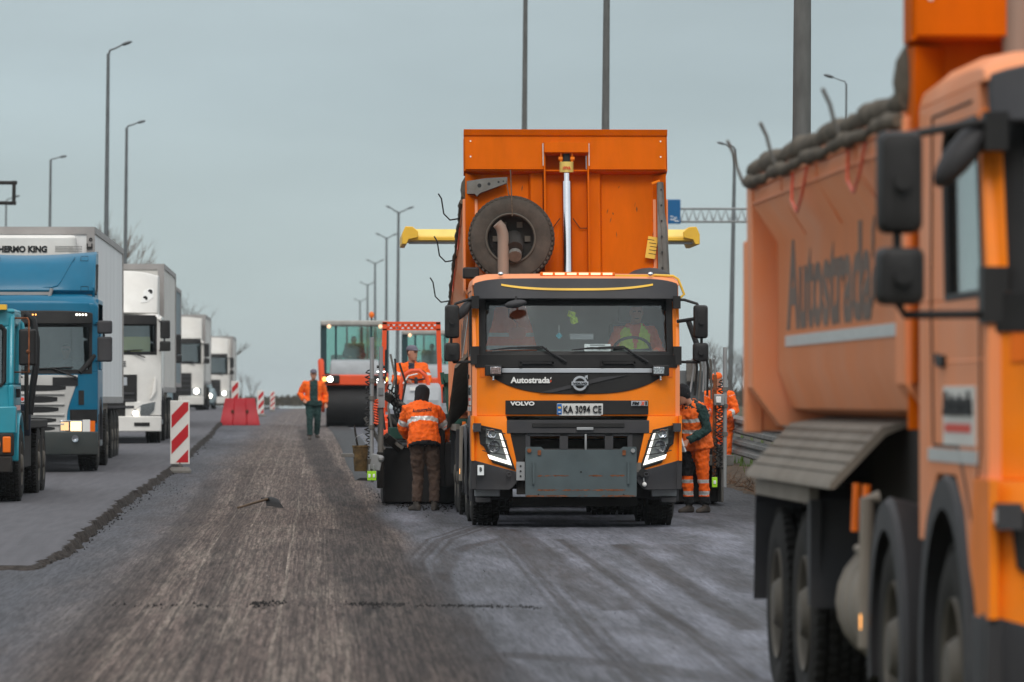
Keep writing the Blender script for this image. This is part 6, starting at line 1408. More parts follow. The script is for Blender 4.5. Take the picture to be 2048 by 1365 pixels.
for k in range(5): x.box((1.108, .75+k*.2, 1.30), (.006, .1, .07), 'redletter'); x.box((1.108, .85+k*.2, 1.30), (.006, .1, .07), 'lettering')
x.build('marking_strip', ot, None)
x = MB(); x.box((1.13, .9, 1.5), (.05, .18, .12), 'blackletter'); x.build('door_hinge', ot, 30)
x = MB(); x.bx(-.45, .45, .3, 7, .6, 1.0, 'chassis'); x.bx(-1.1, 1.1, -.12, .05, .42, .64, 'chassis'); x.bx(.6, 1.12, 2.3, 4.2, .45, 1.25, 'chassis'); x.bx(.95, 1.2, 2.5, 2.7, .9, 1.35, 'navy'); x.bx(-1.2, 1.2, 2.6, 7.2, 1.0, 1.12, 'chassis'); x.build('chassis', ot, 30, bevel=.02)
# ------------------------------------------------------------------ rollers
def big_roller(label, px0, px1, Y):
    X0, X1 = X_at(px0, Y), X_at(px1, Y); cx = (X0+X1)/2; z0 = gz(Y); t = thing('road_roller', label, 'road roller', (cx, Y, z0), 0, 'tandem rollers behind the paver')
    hw = (X1-X0)/2
    x = MB(); x.lathe([(-.84, .001), (-.84, .60), (-.82, .625), (.82, .625), (.84, .60), (.84, .001)], 'black_drum', (0, .7, .625), 'x', 48); x.build('drum', t, 30)
    x = MB(); x.lathe([(-.84, .001), (-.84, .60), (-.82, .625), (.82, .625), (.84, .60), (.84, .001)], 'black_drum', (0, 4.1, .625), 'x', 48); x.build('drum', t, 30)
    x = MB()
    for s in (-1, 1): x.prism([(.55, .45), (.85, .45), (1.0, 1.0), (1.5, 1.3), (1.5, 1.6), (.3, 1.6), (.3, 1.3)], 'x', s*.88, s*.98, 'rops')
    x.bx(-.98, .98, .15, .35, 1.24, 1.55, 'rops'); x.bx(-.95, .95, .35, 4.6, 1.25, 1.5, 'rops'); x.build('frame', t, 30, bevel=.03)
    x = MB(); x.loft([[(-.75, y, 1.5), (.75, y, 1.5), (.70, y, z), (-.70, y, z)] for y, z in ((.2, 1.62), (.35, 1.95), (1.6, 2.02))], 'machine_pale'); x.build('hood', t, 30, bevel=.04)
    for s in (-1, 1):
        x = MB(); x.box((s*.70, .12, 1.42), (.5, .08, .24), 'black_plastic'); h = x.build('light_cluster', t, 30, bevel=.03)
        x = MB(); x.sphere((s*.73, .07, 1.42), (.085, .04, .085), 'head_on', 10); x.build('headlight', h)
        x = MB(); x.sphere((s*.89, .07, 1.42), (.075, .04, .075), 'amber_on', 10); x.build('turn_signal', h)
        x = MB(); x.sphere((s*(hw-.25), 1.25, 2.98), .06, 'amber_glow', 8); x.build('work_lamp', t)
    c = MB(); y0_, y1_ = 1.35, 2.9
    for s in (-1, 1):
        for yy in (y0_, y1_): c.bx(s*(hw-.18), s*hw, yy, yy+.1, 1.5, 3.0, 'dkgreen2')
        c.bx(s*.22*hw-.03, s*.22*hw+.03, y1_, y1_+.05, 1.6, 3.0, 'dkgreen2')
    c.bx(-hw*.55-.03, -hw*.55+.03, y0_, y0_+.05, 1.9, 3.0, 'dkgreen2'); c.bx(hw*.48-.03, hw*.48+.03, y0_, y0_+.05, 1.9, 3.0, 'dkgreen2'); c.bx(-hw, hw, y0_, y1_+.1, 1.5, 1.6, 'dkgreen2'); c.build('cab_frame', t, 30)
    c = MB(); c.bx(-hw+.15, hw-.15, y0_+.02, y0_+.03, 1.6, 3.0, 'green_glass'); c.bx(-hw+.15, hw-.15, y1_+.02, y1_+.03, 1.6, 3.0, 'green_glass')
    for s in (-1, 1): c.bx(s*(hw-.02), s*(hw-.03), y0_+.1, y1_, 1.7, 3.0, 'green_glass')
    c.build('cab_glass', t, None)
    c = MB(); c.bx(-hw-.0, hw, y0_-.12, y1_+.2, 3.0, 3.16, 'roof_pale'); c.build('roof', t, 30, bevel=.05, seg=3)
    c = MB(); c.bx(-.3, .3, 2.4, 2.6, 1.6, 2.5, 'interior'); c.bx(-.3, .3, 2.0, 2.6, 1.6, 1.9, 'interior'); c.bx(-.7, -.35, 1.8, 2.3, 1.6, 2.15, 'interior'); c.build('seat', t, 30, bevel=.04)
    return t, (cx, Y, z0)
M['dkgreen2'] = mat('dark blue green frame', (.018, .045, .05), .5, var=.1)
r1, c1_ = big_roller('large tandem roller with cab, lit lamps and an orange beacon', 641, 779, 150)
r2, c2_ = big_roller('tandem roller with cab partly hidden behind the red roll bar', 806, 922, 170)
r2.location.z -= .12
x = MB(); x.cyl((.5, 1.6, 3.16), (.5, 1.6, 3.26), .03, 'black_plastic', 8); x.sphere((.5, 1.6, 3.33), (.08, .08, .10), 'amber_glow2' if 'amber_glow2' in M else 'amber', 10); x.build('beacon', r1)
x = MB(); x.tube([(-.95, .9, 1.9), (-1.0, .3, 1.95), (-.98, .2, 1.5), (-.95, .3, .9), (-.93, .5, .55)], [.06, .09, .09, .08, .05], 'rops', 8); x.build('drum_yoke', r1, 50)
seated = dict(pelvis=(0, 0, .95), waist=(0, .0, 1.12), kneeL=(-.15, -.42, .95), kneeR=(.15, -.42, .95), ankL=(-.15, -.45, .55), ankR=(.15, -.45, .55), toeL=(-.15, -.6, .5), toeR=(.15, -.6, .5), elL=(-.29, -.1, 1.16), elR=(.29, -.1, 1.16), wrL=(-.14, -.36, 1.14), wrR=(.2, -.36, 1.16))
person('operator in dark jacket seated in the cab of the large roller', (c1_[0]-.02, c1_[1]+2.2, c1_[2]+.95), 0, seated, 'navy', 'navy', None, dict(voxel=.022))
person('operator in dark jacket seated in the half hidden roller', (c2_[0]+.05, c2_[1]+2.2, c2_[2]+.83), 0, seated, 'navy', 'navy', None, dict(voxel=.022))
# the small roller with its red roll-over frame
RY = 85.0; RX = X_at(826, RY); rz = gz(RY)
sr = thing('compact_roller', 'compact roller with red roll bar, grey hood and seated operator', 'road roller', (RX, RY, rz))
def rl(px, py, y): p = pt(px, py, RY+y); return V(p.x-RX, y, p.z-rz)
x = MB(); a0, a1, b0, b1 = rl(765, 645, 1.6), rl(881, 645, 1.6), rl(762, 780, 1.6), rl(885, 780, 1.6)
for p, q, s in ((a0, b0, 1), (a1, b1, -1)):
    x.loft([[p+V(0, 0, 0), p+V(s*.075, 0, 0), p+V(s*.075, .1, 0), p+V(0, .1, 0)], [q, q+V(s*.075, 0, 0), q+V(s*.075, .1, 0), q+V(0, .1, 0)], [q+V(0, 0, -.9), q+V(s*.075, 0, -.9), q+V(s*.075, .1, -.9), q+V(0, .1, -.9)]], 'rops')
zt = a0.z; zb = rl(800, 661, 1.6).z; nx = 26; w0, w1 = a0.x, a1.x
# perforated cross panel: bars leave real holes
x.bx(w0, w1, 1.6, 1.66, zt-.035, zt+.01, 'rops'); x.bx(w0, w1, 1.6, 1.66, zb, zb+.025, 'rops')
n = 17
for k in range(n+1):
    q = lerp(w0+.07, w1-.07, k/n); x.box((q, 1.63, (zt+zb)/2-.005), (.034, .05, (zt-zb)*1.0), 'rops', rot=(0, .5 if k % 2 else -.5, 0))
x.bx(w0+.05, w1-.05, 1.61, 1.65, (zt+zb)/2-.014, (zt+zb)/2+.004, 'rops'); x.build('roll_bar', sr, 30)
x = MB(); q0, q1 = rl(785, 860, .4), rl(895, 770, .4)
x.loft([[V(rl(a, 0, 0).x, y, z) for a in (788, 812, 870, 890) for z in (0,)][:0] or [V(rl(800, 0, .4).x, y, .75), V(rl(886, 0, .4).x, y, .75), V(rl(882, 0, .4).x, y, zt_), V(rl(808, 0, .4).x, y, zt_)] for y, zt_ in ((.25, 1.35), (.42, rl(0, 772, .4).z), (1.0, rl(0, 766, 1).z))], 'machine_pale')
x.build('hood', sr, 30, bevel=.05, seg=3)
x = MB(); x.loft([[V(rl(784, 0, .2).x, y, z0_), V(rl(905, 0, .2).x, y, z0_), V(rl(900, 0, .2).x, y, z1_), V(rl(790, 0, .2).x, y, z1_)] for y, z0_, z1_ in ((.02, .80, 1.06), (.12, .78, 1.22), (.9, .78, 1.3))], 'machine_grey')
for k in range(4): p = rl(789+k*7, 812+k*5, .0); x.loft([[p+V(0, 0, .12), p+V(.035, 0, .10), p+V(.035, .2, .10), p+V(0, .2, .12)], [p+V(.02, 0, -.2), p+V(.055, 0, -.2), p+V(.055, .2, -.2), p+V(.02, .2, -.2)]], 'machine_grey')
x.build('nose_panel', sr, 30, bevel=.03)
x = MB(); p = rl(816, 841, 0); x.lathe([(p.y-.0, .05), (p.y-.02, .048), (p.y-.02, .034), (p.y-.005, .001)], 'lampglass', (p.x, 0, p.z), 'y', 16); x.lathe([(p.y-.006, .036), (p.y-.012, .02), (p.y-.012, .001)], 'amber', (p.x, 0, p.z), 'y', 12); x.build('headlight', sr, 40)
x = MB(); p = rl(834, 778, .39); x.box((p.x, .30, p.z-.0), (.24, .012, .055), 'lettering'); x.build('name_label', sr, None)
x = MB(); pts = [rl(803, 800, .6), rl(802, 770, .6), rl(806, 752, .6), rl(822, 742, .6), rl(838, 741, .6), rl(852, 752, .6), rl(858, 775, .6), rl(860, 800, .6)]; x.tube(pts, .035, 'rops', 8); x.tube([rl(806, 768, .58), rl(817, 752, .58), rl(835, 748, .58)], .012, 'lettering', 6); x.build('front_hoop', sr, 50)
x = MB(); T = Matrix.Translation(rl(832, 757, .9)) @ Euler((-.9, 0, 0)).to_matrix().to_4x4(); n = 20
x.loft([[T @ Vector(((.19+.016*math.cos(2*PI*k/6))*math.cos(2*PI*i/n), (.19+.016*math.cos(2*PI*k/6))*math.sin(2*PI*i/n), .016*math.sin(2*PI*k/6))) for k in range(6)] for i in range(n)], 'blackletter', closed=True); x.tube([T @ V(-.19, 0, 0), T @ V(0, .03, -.02), T @ V(.19, 0, 0)], .016, 'blackletter', 6); x.tube([T @ V(0, 0, 0), T @ V(0, .05, -.35)], .03, 'blackletter', 6); x.build('steering_wheel', sr, 50)
x = MB(); p = rl(790, 858, .3); x.bx(-.5, .5, .1, .4, .70, .86, 'rops'); x.bx(-.55, -.35, .3, 1.6, .75, 1.0, 'rops'); x.bx(-.5, .5, 1.3, 2.6, .7, 1.1, 'rops'); x.build('body', sr, 30, bevel=.03)
for yy in (.35, 2.3):
    x = MB(); x.lathe([(-.55, .001), (-.55, .36), (.55, .36), (.55, .001)], 'black_drum', (0, yy+.2, .37), 'x', 36); x.build('drum', sr, 30)
x = MB(); x.bx(-.28, .18, 1.45, 1.58, 1.15, 1.75, 'blackletter'); x.bx(-.28, .28, 1.05, 1.5, 1.1, 1.22, 'blackletter'); x.build('seat', sr, 30, bevel=.05)
px_ = rl(826, 735, 1.3)
op, JO, TO = person('operator in grey cap and orange jacket seated on the compact roller, looking right', (RX+px_.x-.03, RY+1.2, rz+.50), 0, dict(
    pelvis=(0, 0, .93), waist=(0, -.02, 1.10), chest=(0, -.05, 1.27), shoulder=(0, -.07, 1.42), neck=(0, -.09, 1.49), head=(.01, -.12, 1.635), face=(.85, -.62, -.05),
    kneeL=(-.15, -.40, .92), kneeR=(.15, -.40, .92), ankL=(-.15, -.44, .55), ankR=(.15, -.44, .55), toeL=(-.15, -.58, .5), toeR=(.15, -.58, .5),
    elL=(-.27, -.16, 1.17), elR=(.28, -.10, 1.16), wrL=(-.10, -.42, 1.18), wrR=(.18, -.36, 1.05)), 'hivis', 'navy', ('cap', 'capgrey'), dict(bulk=.035, arm_band=(.55, .72), voxel=.010, front=lambda c: abs(c.x) < .05 and c.y < -.06 and c.z > 1.36, front_mat='navy', curl=.9))

# ------------------------------------------------------------------ road works furniture
def striped(mb, x0, x1, z0, z1, y, nb, m1='signred', m2='signwhite', slope=1.0, th=.004):
    """diagonal red stripes as thin plates on a white panel"""
    w_ = x1-x0; per = (z1-z0+w_*slope)/nb
    def clip(poly, ax, lim, keep_less):
        out = []
        for i in range(len(poly)):
            a, b = poly[i], poly[(i+1) % len(poly)]; ia = (a[ax] <= lim) == keep_less or a[ax] == lim; ib = (b[ax] <= lim) == keep_less or b[ax] == lim
            if ia: out.append(a)
            if ia != ib: t_ = (lim-a[ax])/(b[ax]-a[ax]); out.append(tuple(lerp(a[k], b[k], t_) for k in (0, 1)))
        return out
    for k in range(nb+1):
        zc = z0-w_*slope+k*per; p = [(x0, zc), (x1, zc+w_*slope), (x1, zc+w_*slope+per*.5), (x0, zc+per*.5)]
        p = clip(p, 1, z1, True); p = clip(p, 1, z0, False) if p else p
        if len(p) > 2: mb.prism(p, 'y', y-th, y+.001, m1)
def delineator(label, g_, w_, h_, zb=.13, base=True, nb=3, tilt=0, knob=True, yellow=False):
    t = thing('delineator_panel', label, 'warning panel', g_, tilt, 'striped warning panels')
    x = MB(); rbox(x, -w_/2-.012, w_/2+.012, -.03, .03, zb, zb+h_, .012, 'signwhite'); p = x.build('panel', t, 30, bevel=.01)
    x = MB(); striped(x, -w_/2+.012, w_/2-.012, zb+.03, zb+h_-.03, -.032, nb, slope=1.05); x.build('red_stripes', p, None)
    if knob: x = MB(); x.cyl((0, 0, zb+h_-.01), (0, 0, zb+h_+.06), .03, 'signwhite', 10); x.build('carry_knob', t)
    if base: x = MB(); x.loft([[(-w_*.62, -.22, 0), (w_*.62, -.22, 0), (w_*.62, .22, 0), (-w_*.62, .22, 0)], [(-w_*.62, -.22, .05), (w_*.62, -.22, .05), (w_*.62, .22, .05), (-w_*.62, .22, .05)], [(-w_*.48, -.16, .11), (w_*.48, -.16, .11), (w_*.48, .16, .11), (-w_*.48, .16, .11)]], 'galv_dull'); x.cyl((0, 0, .1), (0, 0, zb+.05), .035, 'galv_dull', 8); x.build('rubber_foot', t, 30, bevel=.01)
    return t
g = gpt(360, 947); sd = FPX/g.y
delineator('large red and white striped panel on a rubber foot beside the raised lane', g, 36/sd, 127/sd, .16, nb=3)
# red water barrier with a panel behind it
g = gpt(480, 851); sd = FPX/g.y
t = thing('water_barrier', 'red plastic water-filled barrier at the end of the raised lane', 'barrier', g)
W2 = 40/sd; H2 = 54/sd; x = MB()
prof = [(-.26, 0), (-.26, .12), (-.17, .34), (-.12, .62), (-.10, H2), (.10, H2), (.12, .62), (.17, .34), (.26, .12), (.26, 0)]
x.loft([[(q, p[0]*k2, p[1]) for p in prof] for q, k2 in ((-W2, .9), (-W2*.80, 1), (-W2*.40, 1), (-W2*.38, .86), (-W2*.34, .86), (-W2*.32, 1), (W2*.32, 1), (W2*.34, .86), (W2*.38, .86), (W2*.40, 1), (W2*.80, 1), (W2, .9))], 'red')
o = x.build('barrier_shell', t, 40, bevel=.02)
for v in o.data.vertices:   # ends slope inwards towards the top
    v.co.x *= 1-.26*v.co.z/H2
x = MB()
for q in (-.22, .22): x.cyl((q, -.17, .42), (q, -.20, .42), .05, 'dark_red', 12)
x.build('filler_cap', t, 30)
def at_px(px, py_base, Y): p = pt(px, py_base, Y); return V(p.x, Y, gz(Y))
Yb2 = g.y+.9; sd = FPX/Yb2
delineator('small striped panel just above the red plastic barrier', V(X_at(470, Yb2), Yb2, gz(Yb2)), 14/sd, .55, Z_at(799, Yb2)-gz(Yb2), True, 2, 0, False)
Y = 187; delineator('striped panel with a yellow edge, right of the red barrier', V(X_at(521, Y), Y, gz(Y)), .24, .85, .1, True, 3, .5, True)
Y = 240; delineator('farthest small striped panel, pale in the haze', V(X_at(545, Y), Y, gz(Y)), .20, .85, .1, True, 4, 0, False)
# shovel lying on the milled lane
g = gpt(568, 1017); a = gpt(476, 1020)
t = thing('shovel', 'short-handled shovel lying on the milled lane', 'shovel', g)
d = a-g; hx = X_at(535, g.y+.05)-g.x
x = MB(); x.tube([V(hx, .05, .13), V(lerp(hx, d.x, .5), lerp(.05, d.y, .5), .075), V(d.x, d.y, .02)], [.020, .017, .016], 'wood', 10); x.build('handle', t, 50)
x = MB(); bl = []
def sp_(px, py, dy): p = pt(px, py, g.y+dy)-g; return p
for i in range(7):
    u = i/6; a_, b_ = sp_(lerp(531, 557, u), lerp(996, 999, u)-3*math.sin(PI*u), .16), sp_(lerp(533, 568, u), lerp(1012, 1017, u), -.02)
    row = [lerp(a_, b_, j/5)+V(0, -.05*math.sin(PI*j/5), .0) for j in range(6)]; bl.append(row+[q+V(0, .006, 0) for q in row[::-1]])
x.loft(bl, 'black_drum'); x.tube([V(hx+.03, .05, .13), V(hx-.09, .05, .125)], .024, 'black_drum', 8); x.build('blade', t, 50)
# loose asphalt crumbs swept into lines (far too many to count)
x = MB(); rs = random.Random(11)
def crumbs(pa, pb, n, spread, smin, smax):
    for i in range(n):
        u = rs.random(); px = lerp(pa[0], pb[0], u)+rs.gauss(0, spread*1.2); py = lerp(pa[1], pb[1], u)+rs.gauss(0, spread)
        p = gpt(px, py); r_ = rs.uniform(smin, smax); q = [Vector((rs.uniform(.5, 1)*r_*math.cos(k*PI/2.5), rs.uniform(.5, 1)*r_*math.sin(k*PI/2.5), 0)) for k in range(5)]
        tp = p+V(rs.uniform(-.2, .2)*r_, rs.uniform(-.2, .2)*r_, r_*rs.uniform(.5, .9)+.006); k = len(x.v)
        x.add([p+a_+V(0, 0, -.004) for a_ in q]+[tp], [(j, (j+1) % 5, 5) for j in range(5)], 'crumb')
crumbs((690, 1210), (815, 1212), 170, 2.0, .006, .022); crumbs((830, 1213), (1080, 1217), 170, 1.6, .005, .018); crumbs((880, 1213), (1060, 1216), 120, 1.2, .006, .018); crumbs((225, 1213), (420, 1214), 40, 2, .008, .024); crumbs((500, 1210), (570, 1207), 90, 3, .006, .022); crumbs((420, 1215), (1080, 1214), 90, 3, .005, .012)
crumbs((795, 1012), (905, 1018), 160, 3.5, .010, .035); crumbs((760, 1020), (900, 1022), 40, 6, .008, .02); crumbs((740, 985), (770, 1003), 50, 5, .01, .03)
crumbs((130, 1115), (330, 962), 220, 5, .008, .03); crumbs((330, 962), (430, 870), 110, 3, .010, .035); crumbs((330, 960), (360, 1000), 60, 12, .008, .02); crumbs((0, 1000), (250, 1000), 10, 40, .01, .02); crumbs((200, 1200), (1400, 1250), 150, 70, .004, .010)
o = x.build('asphalt_crumbs', None, None); o['kind'] = 'stuff'
# dark strip of fresh mat edge beside the far roller
x = MB(); pts = [gpt(a_, b_) for a_, b_ in ((655, 850), (672, 866), (684, 884), (694, 905), (704, 930), (722, 962))]
x.loft([[p+V(-.10, 0, .0), p+V(-.02, 0, .05), p+V(.5, 0, .05), p+V(.5, 0, -.02)] for p in pts], 'black_drum'); o = x.build('fresh_asphalt_mat', None, 40); o['kind'] = 'structure'
# ------------------------------------------------------------------ poles, gantries, rail, trees
def lamp_arm(t, base, tip, r0, head_len, name='lamp_arm'):
    x = MB(); b = V(*base); e_ = V(*tip); mid = lerp(b, e_, .12)+V(0, 0, (e_-b).z*.35)
    x.tube([b, mid, lerp(b, e_, .5)+V(0, 0, (e_-b).z*.15), e_], [r0, r0*.85, r0*.7, r0*.6], 'pole', 6); a = x.build(name, t, 50)
    x = MB(); d = (e_-b); d.z *= .4; d.normalize(); p = e_+d*head_len
    x.loft([ring(lerp(e_, p, u), V(0, 1, 0), V(0, 0, 1), w_, h_, 8) for u, w_, h_ in ((-.1, .06, .03), (.2, .14, .055), (.7, .15, .05), (1, .06, .02))], 'pole'); x.build('lamp_head', a, 50)
def street_lamp(label, px, Y, top_py, arms, r, group, base_px=None, m='pole', h=None):
    X = X_at(base_px or px, Y); z0 = gz(Y)-.1; X1 = X_at(px, Y); zt_ = Z_at(top_py, Y, X) if h is None else z0+h
    t = thing('street_lamp', label, 'street lamp', (X, Y, z0), 0, group); H_ = zt_-z0
    x = MB(); x.tube([(0, 0, 0), (lerp(0, X1-X, .5), 0, H_*.5), (X1-X, 0, H_)], [r*1.12, r*.92, r*.62], m, 12); x.cyl((0, 0, 0), (0, 0, .35), r*1.7, m, 12); x.build('pole', t, 50)
    for (dx, dz) in arms: lamp_arm(t, (X1-X, 0, H_-.05), (X1-X+dx*.6, 0, H_+dz), r*.5, abs(dx)*.4 if dx > 0 else abs(dx)*.4)
    return t
GA = 'street lamps left of the queue'
street_lamp('tall single-arm street lamp, tallest on the left, above the white trailer', 216, 153, 108, [(.72, .28)], .078, GA, 208)
street_lamp('single-arm street lamp right of the tallest one on the left', 253, 194, 256, [(.72, .2)], .085, GA, 247)
street_lamp('single-arm street lamp behind the blue lorry with its arm to the right', 101, 222, 320, [(.7, .12)], .08, GA, 95)
street_lamp('faint street lamp seen inside the dark gantry frame', 12, 262, 402, [(.7, .2)], .07, GA, 8)
GB = 'double-arm street lamps along the median'
street_lamp('nearest double-arm median lamp, just left of the yellow canopy', 797, 279, 430, [(-.72, .38), (.86, .34)], .105, GB, 794)
street_lamp('second double-arm median lamp behind the big roller', 773, 326, 480, [(-.72, .32), (.7, .3)], .10, GB, 772)
street_lamp('third double-arm median lamp, fading in the haze', 750, 386, 530, [(-.7, .3), (.7, .3)], .11, GB)
street_lamp('fourth double-arm median lamp, fading in the haze', 735, 465, 573, [(-.75, .3), (.7, .3)], .12, GB)
street_lamp('farthest double-arm median lamp, palest in the haze', 720, 539, 605, [(-.7, .3), (.7, .3)], .12, GB)
GC = 'tall poles rising behind the dump truck'
street_lamp('thick grey pole rising behind the nearest truck, cropped by the top of the photo', 1612, 64, 0, [(-.9, .4), (.9, .4)], .122, GC, 1598, 'concrete', 12.5)
street_lamp('pole rising behind the right half of the raised bed', 1216, 107, 0, [(-.9, .4), (.9, .4)], .092, GC, 1205, 'concrete', 12.5)
street_lamp('thinner pole rising behind the middle of the raised bed', 1052, 149, 0, [(-.9, .4), (.9, .4)], .095, GC, 1044, 'concrete', 14.5)
GD = 'single-arm lamps on the right verge'
street_lamp('single-arm street lamp between the raised bed and the nearest truck', 1470, 211, 298, [(-.75, .2)], .105, GD, 1459)
street_lamp('single-arm street lamp above the tarpaulin of the nearest truck', 1693, 167, 168, [(-.75, .22)], .05, GD, 1690)
# gantry with blue sign
GY = 200
t = thing('sign_gantry', 'lattice gantry arm carrying a blue road sign on the right', 'gantry', (X_at(1900, GY), GY, gz(GY)-.1)); gx0, gx1 = X_at(1345, GY)-t.location.x, 0
z1_, z0_ = Z_at(417, GY)-t.location.z, Z_at(443, GY)-t.location.z
x = MB()
for yy in (-.25, .25):
    for z in (z0_, z1_): x.tube([(gx0, yy, z), (gx1, yy, z)], .035, 'galv', 6)
n = 34
for k in range(n):
    a, b = lerp(gx0, gx1, k/n), lerp(gx0, gx1, (k+1)/n)
    for yy in (-.25, .25): x.tube([(a, yy, z0_), ((a+b)/2, yy, z1_), (b, yy, z0_)], .017, 'galv', 4)
    x.tube([(a, -.25, z1_), (b, .25, z1_)], .015, 'galv', 4)
x.build('lattice_beam', t, 40)
x = MB(); x.tube([(gx1, 0, 0), (gx1, 0, z1_+.2)], .16, 'galv', 10); x.build('post', t)
x = MB(); sx0, sx1 = X_at(1290, GY)-t.location.x, X_at(1360, GY)-t.location.x; sz0, sz1 = Z_at(448, GY)-t.location.z, Z_at(399, GY)-t.location.z; x.bx(sx0, sx1, -.36, -.3, sz0, sz1, 'roadblue'); sg = x.build('sign_panel', t, 30, bevel=.02)
x = MB()
for q, z, w_ in ((.2, .25, .12), (.35, .3, .1), (.3, .18, .2), (.15, .12, .16)): x.box((sx1-q, -.365, lerp(sz0, sz1, z)), (w_, .006, .035), 'lettering')
x.build('sign_lines', sg, None)
# dark frame at the left border
FY = 150; t = thing('gantry_end', 'dark tubular gantry end cropped by the left border', 'gantry', (X_at(-60, FY), FY, gz(FY)-.1))
def fl(px, py): p = pt(px, py, FY); return V(p.x-t.location.x, 0, p.z-t.location.z)
x = MB(); x.tube([fl(-60, 366), fl(34, 366)], .055, 'chassis', 8); x.tube([fl(-60, 405), fl(32, 407)], .055, 'chassis', 8); x.tube([fl(28, 362), fl(27, 410)], .055, 'chassis', 8); x.build('frame_end', t, 40)
x = MB(); x.tube([V(fl(-60, 366).x, 0, 0), fl(-60, 360)], .12, 'chassis', 10); x.build('post', t)

# guard rail on the right: a run of W-beams on posts
def rail():
    t = thing('guard_rail', 'galvanised double guard rail on the right verge, above green grass', 'guard rail', (7.05, 62, gz(62)))
    o = t.location; gzr = lambda Y: gz(Y)+.10
    wprof = [(0, 0), (.03, .03), (.08, .045), (.08, .10), (.02, .14), (.0, .155), (.02, .17), (.08, .21), (.08, .265), (.03, .28), (0, .31), (-.01, .31), (.01, .28), (.06, .265), (.06, .21), (0, .175), (-.01, .155), (0, .135), (.06, .10), (.06, .045), (.02, .03), (-.01, 0)]
    for z_off in (.66, .30):
        x = MB(); rg = []
        for Y in np.arange(50, 125, 1.5):
            xr = 7.05+.45*sst((Y-84)/14)*0+.0; rg.append([(xr-o.x-p, Y-o.y, gzr(Y)-o.z+z_off+q) for p, q in wprof])
        x.loft(rg, 'rail'); x.build('rail_beam', t, 50)
    for Y in np.arange(52, 124, 2.0):
        x = MB(); x.bx(7.12-o.x, 7.24-o.x, Y-o.y-.05, Y-o.y+.05, gz(Y)-o.z-.2, gzr(Y)-o.z+.95, 'rail'); x.bx(7.05-o.x, 7.14-o.x, Y-o.y-.06, Y-o.y+.06, gzr(Y)-o.z+.68, gzr(Y)-o.z+.95, 'galv_dull'); x.build('post', t, 30)
rail()
# verge: soil ridge, torn roots and grass
x = MB(); rs = random.Random(5); rg = []
for k in range(60):
    Y = 56+k*.8; base = gz(Y); rg.append([(6.45+.12*rs.random(), Y, base-.02), (6.6+.1*rs.random(), Y, base+.10+.10*rs.random()), (6.85, Y, base+.20+.12*rs.random()), (7.2, Y, base+.20+.06*rs.random()), (7.9, Y, base+.14), (7.9, Y, base-.2)])
x.loft(rg, 'soil'); o = x.build('soil_verge', None, 40); o['kind'] = 'structure'
x = MB(); rs = random.Random(8)
M['grass'] = mat('green grass blades', (.07, .13, .015), .8, var=.4, scale=4, spec=.1)
for i in range(9000):
    Y = rs.uniform(56, 118); X = rs.uniform(6.95, 9.6) if rs.random() < .8 else rs.uniform(6.8, 14); h_ = rs.uniform(.06, .26); b = V(X, Y, gz(Y)+.13+.06*sst((8-X))); a_ = rs.uniform(0, 6.28); w_ = .012; l = V(rs.gauss(0, .06), rs.gauss(0, .05), h_)
    x.add([b+V(math.cos(a_)*w_, math.sin(a_)*w_, 0), b-V(math.cos(a_)*w_, math.sin(a_)*w_, 0), b+l], [(0, 1, 2)], 'grass')
o = x.build('grass', None, None); o['kind'] = 'stuff'
x = MB(); rs = random.Random(9)
for i in range(260):
    Y = rs.uniform(62, 82); X = rs.uniform(6.45, 7.1); b = V(X, Y, gz(Y)+.08); p = [b]
    for k in range(4): p.append(p[-1]+V(rs.gauss(0, .07), rs.gauss(0, .06), rs.uniform(-.02, .09)))
    x.tube(p, [.009, .008, .006, .004, .002], 'twig', 3)
o = x.build('torn_roots', None, None); o['kind'] = 'stuff'
# bare trees
def tree(label, px, Y, top_py, seed, spread=1.0, m='twig', group=None, thick=1.0, depth_=5, base_z=None, leaf=False, d0=.9):
    X = X_at(px, Y); z0 = gz(Y)-.3 if base_z is None else base_z; H_ = Z_at(top_py, Y, X)-z0; rs = random.Random(seed)
    t = thing('bare_tree', label, 'tree', (X, Y, z0), 0, group); tr = MB(); cr = MB()
    def br(p, d, ln, r, lvl):
        e_ = p; pts = [p]; rr_ = [r]
        for k in range(3):
            d = (d+V(rs.gauss(0, .13), rs.gauss(0, .13), rs.gauss(.03, .08))).normalized(); e_ = e_+d*ln/3; pts.append(e_); rr_.append(r*(1-.12*(k+1)))
        (tr if lvl < 2 else cr).tube(pts, rr_, 'bark' if lvl < 2 else m, 6 if lvl < 2 else 3, False)
        if lvl >= depth_: return
        for k in range(rs.choice((3, 3, 4)) if lvl else 4):
            a = rs.uniform(0, 6.28); tl = rs.uniform(.35, .8)*spread; nd = (d+V(math.cos(a)*tl, math.sin(a)*tl, rs.uniform(-.05, .25))).normalized()
            br(pts[rs.choice((1, 2, 3, 3))] if lvl else pts[rs.choice((2, 3, 3))], nd, ln*rs.uniform(.55, .8), r*.52, lvl+1)
    br(V(0, 0, 0), V(0, 0, 1), H_*.36, H_*.016*thick, 0)
    a = tr.build('trunk', t, 60); b = cr.build('crown', t, None); zmax = max(v[2] for v in cr.v); k = H_/zmax
    for o_ in (a, b): o_.scale = (k, k, k)
    return t
GT = 'bare trees behind the lorry queue'
tree('bare reddish-brown tree above the white refrigerated trailer', 186, 230, 424, 4, .42, group=GT, thick=1.6, depth_=6)
tree('bare grey tree behind the white lorries', 378, 300, 582, 6, 1.0, 'bark', GT, 1.8, 6)
tree('small bare tree just right of the grey one behind the lorries', 412, 330, 655, 9, .9, 'bark', GT, 1.8)
tree('lone faint bare tree far away near the horizon', 492, 520, 735, 12, .5, 'bark', None, .7, 4)
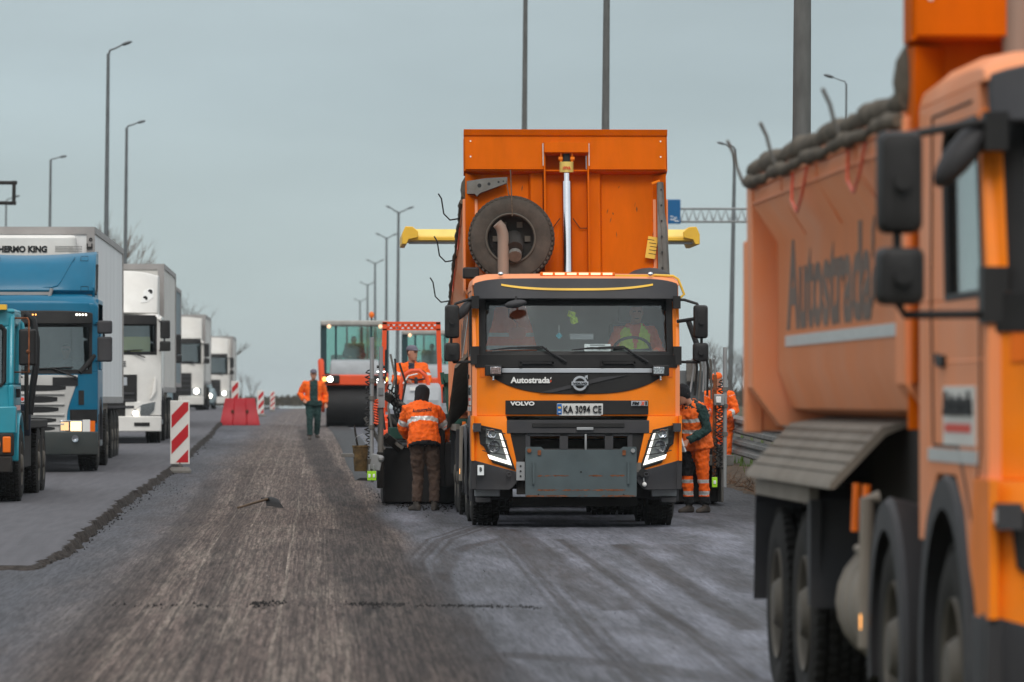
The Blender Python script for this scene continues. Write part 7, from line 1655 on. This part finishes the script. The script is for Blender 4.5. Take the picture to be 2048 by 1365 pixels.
tree('second faint bare tree far away near the horizon, narrower', 503, 560, 745, 15, .4, 'bark', None, .7, 4)
tree('bare tree behind the sensor mast on the right', 1420, 230, 668, 21, .6, 'bark', 'bare trees on the right', 1.6)
tree('low bare tree between the right mast and the nearest truck', 1470, 200, 700, 25, .7, 'bark', 'bare trees on the right')
tree('bare tree half hidden by the nearest truck', 1500, 260, 690, 29, .7, 'bark', 'bare trees on the right')
# far hedge line that closes the horizon
x = MB(); rs = random.Random(2); M['far_hedge'] = mat('far hedge twigs', (.075, .065, .05), 1, var=.4, scale=.3, spec=.05)
for i in range(5200):
    if rs.random() < .5: px = rs.uniform(380, 720)
    else: px = rs.uniform(1350, 1700)
    Y = rs.uniform(500, 640) if px < 800 else rs.uniform(300, 420); hmax = (10 if px < 800 else 16)*(.35+.65*abs(math.sin(px*.045)*math.cos(px*.013+1)))
    b = V(X_at(px, Y), Y, gz(Y)); py = rs.uniform(0, 1)**1.4*hmax; zt_ = Z_at(808 if px < 800 else 800, Y)+hmax*Y/FPX; z = lerp(gz(Y)-.2 if px > 800 else Z_at(812, Y), zt_, rs.random()**1.3); s_ = rs.uniform(.25, .7)
    a_ = rs.uniform(0, 6.28); x.add([V(b.x, Y, z), V(b.x+s_*math.cos(a_), Y+s_*math.sin(a_)*.5, z+rs.uniform(-.2, .5)), V(b.x+rs.uniform(-.3, .3), Y, z+rs.uniform(.2, .8))], [(0, 1, 2)], 'far_hedge')
o = x.build('far_hedge', None, None); o['kind'] = 'stuff'
for o in (wheel0, tyre0, rim0): bpy.data.objects.remove(o)
# ------------------------------------------------------------------ air
def haze_box():
    me = bpy.data.meshes.new('haze'); bm = bmesh.new(); bmesh.ops.create_cube(bm, size=1); bm.to_mesh(me); bm.free()
    o = bpy.data.objects.new('haze', me); COL.objects.link(o); o.scale = (9000, 6600, 62); o.location = (0, 3000, -27+31); o['kind'] = 'stuff'
    m = bpy.data.materials.new('haze'); m.use_nodes = True; n = m.node_tree.nodes; n.remove(n['Principled BSDF'])
    v = n.new('ShaderNodeVolumePrincipled'); v.inputs['Color'].default_value = (.86, .93, .96, 1); v.inputs['Density'].default_value = HAZE; v.inputs['Anisotropy'].default_value = .3
    m.node_tree.links.new(v.outputs[0], n['Material Output'].inputs['Volume']); me.materials.append(m)
HAZE = .00014
haze_box()
